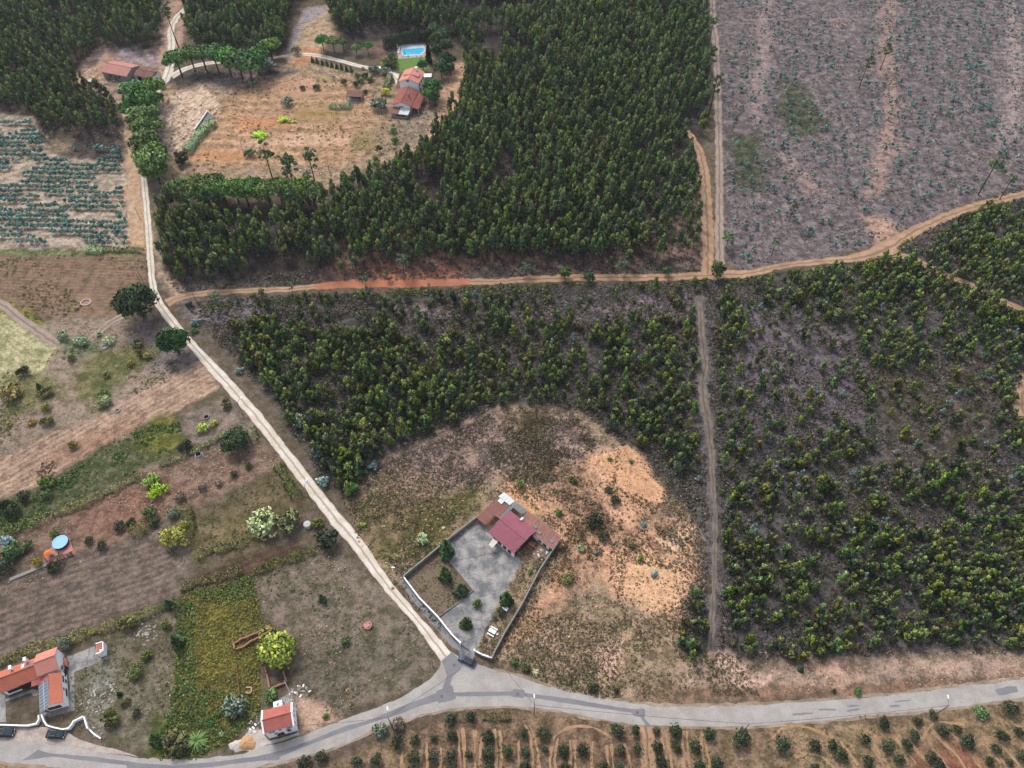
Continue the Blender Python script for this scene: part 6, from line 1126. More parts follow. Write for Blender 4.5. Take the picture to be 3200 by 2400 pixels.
def person(c,ang,label):
    e=empty('person',(c[0],c[1],.03),label,'person',rz=ang); SK=plain('skin',(190,140,115),.6,.3,.05,3); SHT=plain('white_shirt',(238,238,236),.9,.1,.05,4); TR_=plain('dark_trousers',(36,34,40),.9,.1,.1,4); HR=plain('dark_hair',(40,30,26),.8,.2,.1,6)
    def skin(name,pts,edges,rad,mat):
        me=bpy.data.meshes.new(name); me.from_pydata(pts,edges,[]); me.materials.append(mat); o=bpy.data.objects.new(name,me); put(o,e); m1=o.modifiers.new('s','SKIN'); sv=me.skin_vertices[0].data
        for i,r in enumerate(rad): sv[i].radius=(r,r) if isinstance(r,float) else r
        sv[0].use_root=True; m2=o.modifiers.new('ss','SUBSURF'); m2.levels=2; m2.render_levels=2
    V=[(0,0,.92),(0,0,1.18),(0,0,1.40),(0,.01,1.50),(0,.03,1.60),(0,.03,1.70),(.17,0,1.39),(.27,.04,1.13),(.31,.14,.92),(.32,.18,.85),(-.17,0,1.39),(-.26,.05,1.13),(-.25,.18,.95),(-.25,.23,.88),(.1,0,.86),(.12,.03,.48),(.12,0,.08),(.12,.13,.04),(-.1,0,.86),(-.13,-.02,.48),(-.14,-.08,.08),(-.14,.05,.04)]
    E_=[(0,1),(1,2),(2,3),(3,4),(4,5),(2,6),(6,7),(7,8),(8,9),(2,10),(10,11),(11,12),(12,13),(0,14),(14,15),(15,16),(16,17),(0,18),(18,19),(19,20),(20,21)]
    RA=[(.14,.1),(.13,.095),(.13,.09),.05,(.078,.092),(.08,.095),.05,.038,.03,(.035,.02),.05,.038,.03,(.035,.02),.085,.06,.045,.04,.085,.06,.045,.04]
    for hv,sg in ((9,1),(13,-1)):      # four fingers of unequal length, slightly curled, and a thumb from the side of the palm
        hx,hy,hz=V[hv]
        for k,(dx,l) in enumerate(((-.028,.070),(-.010,.082),(.010,.078),(.028,.062))):
            i=len(V); V+= [(hx+dx*.8,hy+.02,hz-.04),(hx+dx,hy+.035,hz-.04-l*.6),(hx+dx,hy+.03,hz-.04-l)]; E_+=[(hv,i),(i,i+1),(i+1,i+2)]; RA+=[.010,.009,.008]
        i=len(V); V+= [(hx-sg*.045,hy+.03,hz-.01),(hx-sg*.055,hy+.05,hz-.05)]; E_+=[(hv,i),(i,i+1)]; RA+=[.011,.009]
    skin('body',V,E_,RA,SK)
    skin('shirt',[(0,0,.80),(0,0,1.10),(0,0,1.30),(0,.0,1.49),(.17,0,1.40),(.26,.035,1.18),(-.17,0,1.40),(-.25,.045,1.18)],[(0,1),(1,2),(2,3),(2,4),(4,5),(2,6),(6,7)],[(.185,.135),(.175,.13),(.18,.13),(.11,.09),.082,.062,.082,.062],SHT)
    skin('trousers',[(0,0,.90),(.09,0,.80),(.12,.03,.48),(.12,0,.12),(-.09,0,.80),(-.13,-.02,.48),(-.14,-.08,.12)],[(0,1),(1,2),(2,3),(0,4),(4,5),(5,6)],[(.13,.11),.11,.085,.068,.11,.085,.068],TR_)
    skin('hair',[(0,-.02,1.64),(0,-.01,1.73),(0,.02,1.77)],[(0,1),(1,2)],[(.088,.075),(.095,.09),(.085,.08)],HR)
    for sx in (-1,1):
        m_=MB(); m_.box(sx*.032,.118,1.655,.028,.012,.014); meshobj('eye',m_.v,m_.f,BLACK,e,local=True); m_=MB(); m_.box(sx*.088,.03,1.62,.018,.035,.06); meshobj('ear',m_.v,m_.f,SK,e,local=True); m_=MB(); m_.box(sx*(.12 if sx>0 else .14),.08 if sx>0 else .0,0,.10,.27,.08); meshobj('shoe',m_.v,m_.f,BLACK,e,local=True)
    m_=MB(); m_.box(0,.13,1.605,.026,.03,.045); meshobj('nose',m_.v,m_.f,SK,e,local=True); m_=MB(); m_.box(0,.118,1.57,.05,.012,.012); meshobj('mouth',m_.v,m_.f,TERRA,e,local=True)
person(JC(938,884),2.0,'person in a white top and dark trousers standing beside the navy car')
# ---------------------------------------------------------------- single trees, bushes and hedges
def _k(n,f,pals,num=3,**k): return [f(300+hash_(n)+i,pal=pals,**k) for i in range(num)]
def hash_(s): return sum(ord(c)*(i+3) for i,c in enumerate(s))%900
def limbs(h,r,z,n,seed): rg=random.Random(seed); return [((0,0,h*rg.uniform(.55,.95)),(math.cos(a)*r*rg.uniform(.5,.8),math.sin(a)*r*rg.uniform(.5,.8),z)) for a in [i*6.28/n for i in range(n)]]
TREES={}
def tk(name,crowns,trunk,r,zc): TREES[name]=([(c,trunk) for c in crowns],r,zc)
tk('stone_pine',_k('sp',crown_ball,[(84,120,50),(70,104,44),(98,134,56),(58,88,40)],rad=4,zc=5.2,zr=2.3,nc=50,per=46,ls=.5,irr=.3,shape='umbrella',name='pine_crown'),trunk_mesh(5.4,.28,.18,limbs(5,3.4,6.2,6,5),seed=5),4,5.6)
tk('big_pine',_k('bp',crown_ball,[(56,84,44),(48,74,40),(68,98,50),(42,64,36)],rad=4,zc=3.4,zr=3.2,nc=80,per=48,ls=.42,irr=.22,name='pine_crown'),trunk_mesh(4,.35,.22,limbs(4,3,5,6,6),seed=6),4,3.4)
def _sp(seed,pal,**k): return crown_sparse(seed,pal=pal,**k)[0]
tk('tall_pine',[_sp(i,[(74,98,54),(88,112,64),(64,86,48)],h=14,rad=3.2) for i in (1,2,3)],trunk_mesh(13.4,.24,.08,[((0,0,9+i*.7),(math.cos(i*1.9)*2.2,math.sin(i*1.9)*2.2,10+i*.7)) for i in range(6)],seed=7),3.2,11.5)
tk('small_pine',[_sp(i,[(84,110,70),(96,122,80),(70,94,58)],h=8,rad=2.6,lo=.4,nc=20,per=44,ls=.34) for i in (4,5,6)],trunk_mesh(7.4,.17,.06,[((0,0,4+i*.5),(math.cos(i*1.9)*1.6,math.sin(i*1.9)*1.6,4.7+i*.5)) for i in range(6)],seed=8),2.6,5.8)
tk('orchard_tree',_k('or',crown_ball,[(66,74,50),(54,64,42),(78,88,58),(48,56,40)],num=5,rad=1.7,zc=1.2,zr=1.3,nc=30,per=34,ls=.26),trunk_mesh(1.4,.1,.07,limbs(1.2,1,1.7,4,9),seed=9),1.7,1.3)
def bushk(name,pal,rad=1.0,zc=.5,zr=.8,nc=24,per=32,ls=.17,num=3,tr=True): tk(name,_k(name,crown_ball,pal,num=num,rad=rad,zc=zc,zr=zr,nc=nc,per=per,ls=ls),trunk_mesh(.5,.06,.03,limbs(.4,.6,.8,4,3),seed=3) if tr else None,rad,zc)
bushk('dark_bush',[(58,68,44),(48,58,38),(72,82,50),(64,64,44)]); bushk('green_bush',[(78,108,48),(64,92,42),(96,126,56)]); bushk('yellow_bush',[(166,146,52),(146,134,50),(176,158,64),(124,120,48)]); bushk('lemon_bush',[(158,184,46),(140,168,42),(176,196,62)])
bushk('olive_bush',[(116,130,106),(96,112,88),(134,146,122),(82,96,74)]); bushk('blue_bush',[(126,150,148),(104,130,126),(150,170,168),(86,108,100)]); bushk('pale_bush',[(158,174,126),(138,158,104),(176,188,146),(112,134,84)]); bushk('walnut',[(158,160,58),(134,142,54),(172,168,62),(104,120,52),(120,128,60)],rad=1,nc=44,per=44,ls=.13)
bushk('dry_bush',[(124,108,92),(104,90,78),(140,124,104),(92,88,66)]); bushk('olive_green_bush',[(106,112,56),(88,96,48),(124,126,62),(78,84,44)])
tk('conifer',[crown_cone(i,h=3.0,rad=.95,pal=[(70,98,58),(82,112,62),(58,82,52)],n=1100,ls=.24,p_=.8) for i in (1,2,3)],trunk_mesh(2.2,.08,.03,seed=4),.95,1.3)
tk('cypress',[crown_cone(i,h=4.5,rad=.8,pal=[(40,62,40),(50,72,46),(34,52,36)],n=1300,ls=.26,p_=.5) for i in (4,5)],trunk_mesh(3,.1,.04,seed=4),.8,2.2)
tk('fan_plant',[crown_fan(i,pal=[(98,136,52),(80,118,44),(118,152,62)],n=90,L=2.0,up=.7) for i in (1,2)],None,1.8,.6); tk('pampas',[crown_fan(9,pal=[(206,204,150),(186,186,128),(170,172,106)],n=46,L=1.0,up=.7,wd=.1)],None,.9,.5)
tk('garden_tree',_k('gt',crown_ball,[(62,92,50),(52,80,44),(78,108,56),(46,68,42)],num=4,rad=2.6,zc=3.0,zr=2.6,nc=44,per=38,ls=.36),trunk_mesh(2.8,.18,.1,limbs(2.5,1.8,3.5,5,7),seed=12),2.6,3.1)
rgT=random.Random(77)
def pxm(px,py): a=P(px-5,py);b=P(px+5,py); return 10/math.hypot(a[0]-b[0],a[1]-b[1])
def tree(px,py,rpx,kind,name,label,cat='tree',group=None,hs=1.0,base=False):
    vr,r0,zc=TREES[kind]; r=rpx/pxm(px,py); s=r/r0; x,y=P(px,py,0 if base else zc*s*hs)
    cm,tm=vr[rgT.randrange(len(vr))]; e=bpy.data.objects.new(name,None); e.location=(x,y,0); e.rotation_euler=(0,0,rgT.uniform(0,6.28)); e.scale=(s*rgT.uniform(.88,1.14),s*rgT.uniform(.88,1.14),s*hs*rgT.uniform(.9,1.12)); COL.objects.link(e); tag(e,label,cat,group)
    if tm is not None: c=bpy.data.objects.new('trunk',tm); c.parent=e; COL.objects.link(c)
    c=bpy.data.objects.new('crown',cm); c.parent=e; COL.objects.link(c); return e
def tc(c_,r_,x,y,rz,*a,**k): return tree(c_*800+x/2.765,r_*600+y/2.765,rz/2.765*(1.17 if TREES[a[0]][1]<=1.0 and a[0] not in('conifer','cypress') else 1.05),*a,**k)
ORD=['first','second','third','fourth','fifth','sixth','seventh','eighth','ninth','tenth','eleventh','twelfth','thirteenth','fourteenth','fifteenth','sixteenth','seventeenth','eighteenth','nineteenth','twentieth','twenty first','twenty second','twenty third','twenty fourth']
# stone pines along the gravel road, top to bottom
for i,(x,y,r) in enumerate(((1135,752,96),(1318,748,94),(1250,878,130),(1112,925,84),(1242,1000,126),(1268,1098,118),(1256,1225,118),(1285,1310,128),(1312,1400,124),(1330,1460,104))): tc(0,0,x,y,r,'stone_pine','stone_pine',f'{ORD[i]} bright green stone pine from the barn down the gravel road',group='stone pines beside the gravel road')
for i,(x,y,r) in enumerate(((1525,520,100),(1640,478,98),(1740,474,98),(1845,478,100),(1950,492,112),(2050,520,112),(2140,545,104),(2205,505,100))): tc(0,0,x,y,r,'stone_pine','stone_pine',f'{ORD[i]} stone pine from the left in the row above the gravel drive',group='stone pines above the gravel drive')
tc(1,0,110,388,82,'stone_pine','stone_pine','bright round stone pine just left of the drive bend'); tc(1,0,25,440,60,'stone_pine','stone_pine','darker stone pine squeezed left of the bright one at the drive bend')
for i,(x,y,r) in enumerate(((570,352,60),(662,362,60),(748,368,48),(862,412,42),(962,398,46))): tc(1,0,x,y,r,'stone_pine','stone_pine',f'{ORD[i]} stone pine from the left in the line above the drive middle',group='stone pines above the middle of the drive')
for i,(x,y,r) in enumerate(((380,405,17),(398,418,18),(420,402,20),(440,415,20),(462,398,19),(480,412,20),(505,405,20),(528,415,20),(548,402,18),(575,412,20),(600,405,20),(622,415,19),(648,408,20),(672,412,20),(690,418,14))): tree(x*1.44665,y*1.44665,r*1.95,'stone_pine','stone_pine',f'{ORD[i]} stone pine from the left in the bright band at the lower meadow edge',group='stone pines along the lower meadow edge')
tc(0,1,1180,960,150,'big_pine','round_pine','huge round dark green pine on the left of the gravel road bend',hs=1.2); tc(0,1,1505,1308,120,'big_pine','round_pine','round dark green pine left of the gravel road below the bend',hs=1.2)
# pines standing singly
for x,y,r,kd,lb in ((85,1340,85,'tall_pine','thin two stemmed pine at the left of the lower meadow'),(275,1420,82,'small_pine','bushy pine in the middle of the lower meadow group'),(455,1355,88,'tall_pine','taller open pine right of the white scrap on the meadow'),(265,1490,48,'small_pine','pale blue green pine in front of the meadow group'),(440,1510,36,'small_pine','small pale pine below the white scrap')): tc(1,0,x,y,r,kd,'pine_tree',lb)
heap('scrap_heap',C1(1,0,415,1475),2.2,18,WPLAST,'white scrap lying between the meadow pines',.6,31,[WPLAST,GREYW],'scrap heap')
for c_,r_,x,y,r,lb in ((0,0,1445,130,70,'tall leaning pine above the barn by the road'),(2,0,1740,190,62,'topmost tall pine on the left edge of the felled block'),(2,0,1710,470,72,'second tall pine on the left edge of the felled block'),(2,0,1765,710,80,'third and broadest tall pine on the left edge of the felled block'),(2,0,1935,1010,36,'thin small pine inside the left of the felled block'),(3,0,1045,410,52,'thin pine in the upper middle of the felled block'),(3,0,870,540,60,'faint open pine left of the thin one in the felled block'),(3,0,1970,1420,80,'pine with a leaning trunk at the lower right of the felled block'),(3,0,2110,1545,55,'low green pine at the tan track right end'),(3,1,75,420,44,'small pine on the felled block just above the tan track'),(3,1,230,120,44,'faint pine near the middle bottom of the felled block')): tc(c_,r_,x,y,r,'tall_pine','tall_pine',lb)
for c_,r_,x,y,r,lb in ((1,1,1265,600,66,'pale tall eucalyptus standing over the red track'),(1,1,1130,700,32,'thin pale tree on the left part of the red track'),(1,1,935,745,36,'round topped small tree at the left of the red track'),(2,1,950,630,42,'slim pale pine on the lower edge of the tan track'),(0,1,1850,900,52,'tall blue green eucalyptus where the tan track starts'),(1,1,300,800,36,'small pale tree at the left of the tan track'),(2,1,120,990-350,44,'pale loose tree above the tan track left of the slim pine'),(2,1,1875,390,52,'loose green tree right of the two rut track')): tc(c_,r_,x,y,r,'small_pine','single_tree',lb)
tc(2,1,1770,690,68,'green_bush','large_bush','large bright bush at the crossing of the tracks','bush',hs=1.5); tc(2,1,665,750,48,'green_bush','large_bush','bush standing on the lower edge of the tan track','bush',hs=1.4); tc(2,1,455,715,55,'green_bush','large_bush','broad loose bush over the tan track','bush',hs=1.4)
tc(2,1,1335,690,38,'green_bush','large_bush','narrow bush on the tan track right of the slim pine','bush',hs=1.7)
for x,y,r,lb in ((2110,1400-20,0,''),): pass
# garden round the pool house
HC=[(46,72,44),(38,60,38),(56,84,50)]
def hedge(name,pl,w,h,pal,label,ls=.3,dens=26,cat='hedge',seed=5,wob=.25):
    rng=np.random.RandomState(seed); p=resample([tuple(q) for q in pl],.5); n=int(len(p)*.5*dens*(w+2*h)); k=rng.randint(0,len(p)-1,n); t=rng.rand(n); a=np.array([(q.x,q.y) for q in p]); c=a[k]*(1-t[:,None])+a[k+1]*t[:,None]; d=a[k+1]-a[k]; d/=np.linalg.norm(d,axis=1)[:,None]+1e-9; nr=np.stack([-d[:,1],d[:,0]],1)
    u=rng.rand(n)*(w+2*h); wv=1+wob*(fbm(c[:,0]*.6,c[:,1]*.6,seed,3)-.5)*2; off=np.where(u<h,-w/2,np.where(u<h+w,u-h-w/2,w/2)); z=np.where(u<h,u,np.where(u<h+w,h,u-h-w)); N=np.stack([nr[:,0]*np.sign(off)*(np.abs(off)>w*.45),nr[:,1]*np.sign(off)*(np.abs(off)>w*.45),np.where(z>h*.8,1.0,.25)],1)
    x=c+nr*(off*wv*(.85+.2*rng.rand(n)))[:,None]; zz=z*wv*(.9+.15*rng.rand(n)); me=leafmesh(name,np.column_stack([x,zz]),ls*(.6+.8*rng.rand(n)),pick(rng,n,pal),rng,nrm=N/np.linalg.norm(N,axis=1)[:,None]); o=bpy.data.objects.new(name,me); put(o); tag(o,label,cat); return o
hedge('clipped_hedge',[PL(*q) for q in ((195,880),(330,830),(520,770),(690,710),(950,650),(1200,640),(1440,655),(1500,640))],1.8,5.2,HC,'tall dark green hedge curving behind the swimming pool',.4,20)
hedge('shrub_row',[C1(1,0,*q) for q in ((1120,780),(1150,720),(1165,680))],2.2,2.2,[(96,120,74),(80,104,60),(112,134,86)],'soft green shrub row left of the white house',.35,18)
hedge('reed_bed',[C1(0,0,*q) for q in ((1620,1330),(1700,1220),(1780,1130),(1855,1075))],3.2,2.4,[(156,170,118),(134,150,96),(176,186,140),(112,132,84)],'pale green reed bed beside the long dark reservoir',.42,16,cat='reeds')
hedge('rush_patch',[C1(1,0,*q) for q in ((640,925),(730,935),(830,930))],3.4,1.2,[(110,136,88),(92,120,80),(128,150,100)],'green rush patch under the tiled shelter',.35,14,cat='reeds')
hedge('reed_clump',[C1(0,1,*q) for q in ((745,512),(820,515),(900,520))],2.8,1.5,[(168,184,112),(146,166,92),(186,200,136)],'pale green reed clump at the lower edge of the sapling field',.3,18,cat='reeds')
hedge('field_hedge',[C1(0,1,*q) for q in ((920,505),(1050,510),(1180,505),(1240,515))],2.2,1.0,[(92,108,62),(78,94,52),(108,122,70)],'low green hedge strip right of the pale reed clump',.3,16)
gard=[((1,0),(1540,250),60,'garden_tree','dark tree at the upper right corner of the hedge'),((1,0),(1620,290),64,'garden_tree','bright green tree right of the pool hedge'),((1,0),(1560,350),66,'garden_tree','broad tree close to the right end of the pool'),((1,0),(1640,400),60,'garden_tree','tree on the outer side of the garden right of the pool'),((1,0),(1560,450),60,'garden_tree','tree in the middle of the garden clump right of the pool'),((1,0),(1650,520),66,'garden_tree','dark tree at the lower outer side of the garden clump'),((1,0),(1600,590),70,'garden_tree','large dark tree behind the white awning'),((1,0),(1490,470),26,'cypress','dark narrow cypress right of the pool'),((1,0),(1440,560),52,'garden_tree','tree on the right of the lawn'),((1,0),(1680,600),50,'garden_tree','small outer tree right of the awning'),((1,0),(1530,760),78,'garden_tree','round green tree at the right of the white house'),((1,0),(1490,815),60,'stone_pine','bright green rounded tree right of the long red roof'),((1,0),(1545,850),56,'garden_tree','dark lower tree right of the long red roof'),((1,0),(1170,500),44,'green_bush','green bush left of the lawn'),((1,0),(1130,540),42,'green_bush','second green bush left of the lawn'),((1,0),(1190,560),40,'green_bush','low green bush nearest the house left of the lawn'),((1,0),(1105,555),30,'lemon_bush','yellow green bush beside the drive'),((1,0),(1110,615),46,'olive_bush','grey green tree where the drive meets the house'),((1,0),(1012,610),44,'olive_bush','grey olive beside the white parked van'),((1,0),(1122,800),36,'lemon_bush','yellow green bush left of the long red roof'),((1,0),(1072,905),66,'olive_bush','large grey olive left of the annex'),((1,0),(945,655),30,'dark_bush','dark small tree left of the grey olive'),((1,0),(875,660),30,'green_bush','green bush left of the dark small tree'),((1,0),(868,730),34,'dark_bush','dark bush above the tiled shelter'),((1,0),(905,705),26,'green_bush','small bush above right of the tiled shelter'),((1,0),(985,690),26,'green_bush','thin green bush near the grey olive'),((1,0),(945,795),24,'dark_bush','bush at the right of the tiled shelter'),((1,0),(925,590),24,'fan_plant','small palm beside the gravel drive'),((1,0),(755,710),28,'olive_green_bush','olive bush on the meadow above the shelter'),((1,0),(520,755),30,'dark_bush','dark bush by the meadow pole'),((1,0),(397,762),24,'dark_bush','low dark bush in the middle of the meadow'),((1,0),(582,688),16,'lemon_bush','tiny yellow green bush on the upper meadow'),((1,0),(278,880),48,'olive_bush','round grey bush on the orange meadow'),((1,0),(245,1035),52,'lemon_bush','flat lemon green patch on the orange meadow'),((1,0),(330,1052),24,'lemon_bush','small lemon green patch beside the flat one'),((1,0),(40,1170),60,'lemon_bush','lemon green patch at the lower left of the orange meadow'),((1,0),(340,440),44,'olive_bush','dark rounded tree at the bend of the drive'),((1,0),(95,570),72,'olive_bush','large dark olive left of the drive bend'),((1,0),(1200,1215),34,'green_bush','green bush below the annex house'),((1,0),(1190,1130),30,'green_bush','pale green shrub below the annex house'),((1,0),(1065,1285),28,'garden_tree','small tree at the lower tip of the meadow'),((0,0),(1575,1370),66,'dark_bush','dark bush at the lower end of the reed bed'),((0,0),(2150,1330),44,'olive_bush','grey bush at the left of the orange meadow'),((0,0),(2180,715),40,'olive_bush','grey green tree at the upper left of the meadow'),((0,0),(780,890),30,'green_bush','low bush beside the scrap heap near the barn')]
for (c_,r_),(x,y),r,kd,lb in gard: tc(c_,r_,x,y,r,kd,'garden_shrub' if TREES[kd][1]<=1 else 'garden_tree',lb,'bush' if TREES[kd][1]<=1 else 'tree',hs=.35 if 'patch' in lb else 1.0)
for i in range(9): tc(1,0,485+i*42,515+i*11,15,'conifer','young_conifer',f'{ORD[i]} young conifer from the left in the row under the gravel drive',group='young conifers under the gravel drive')
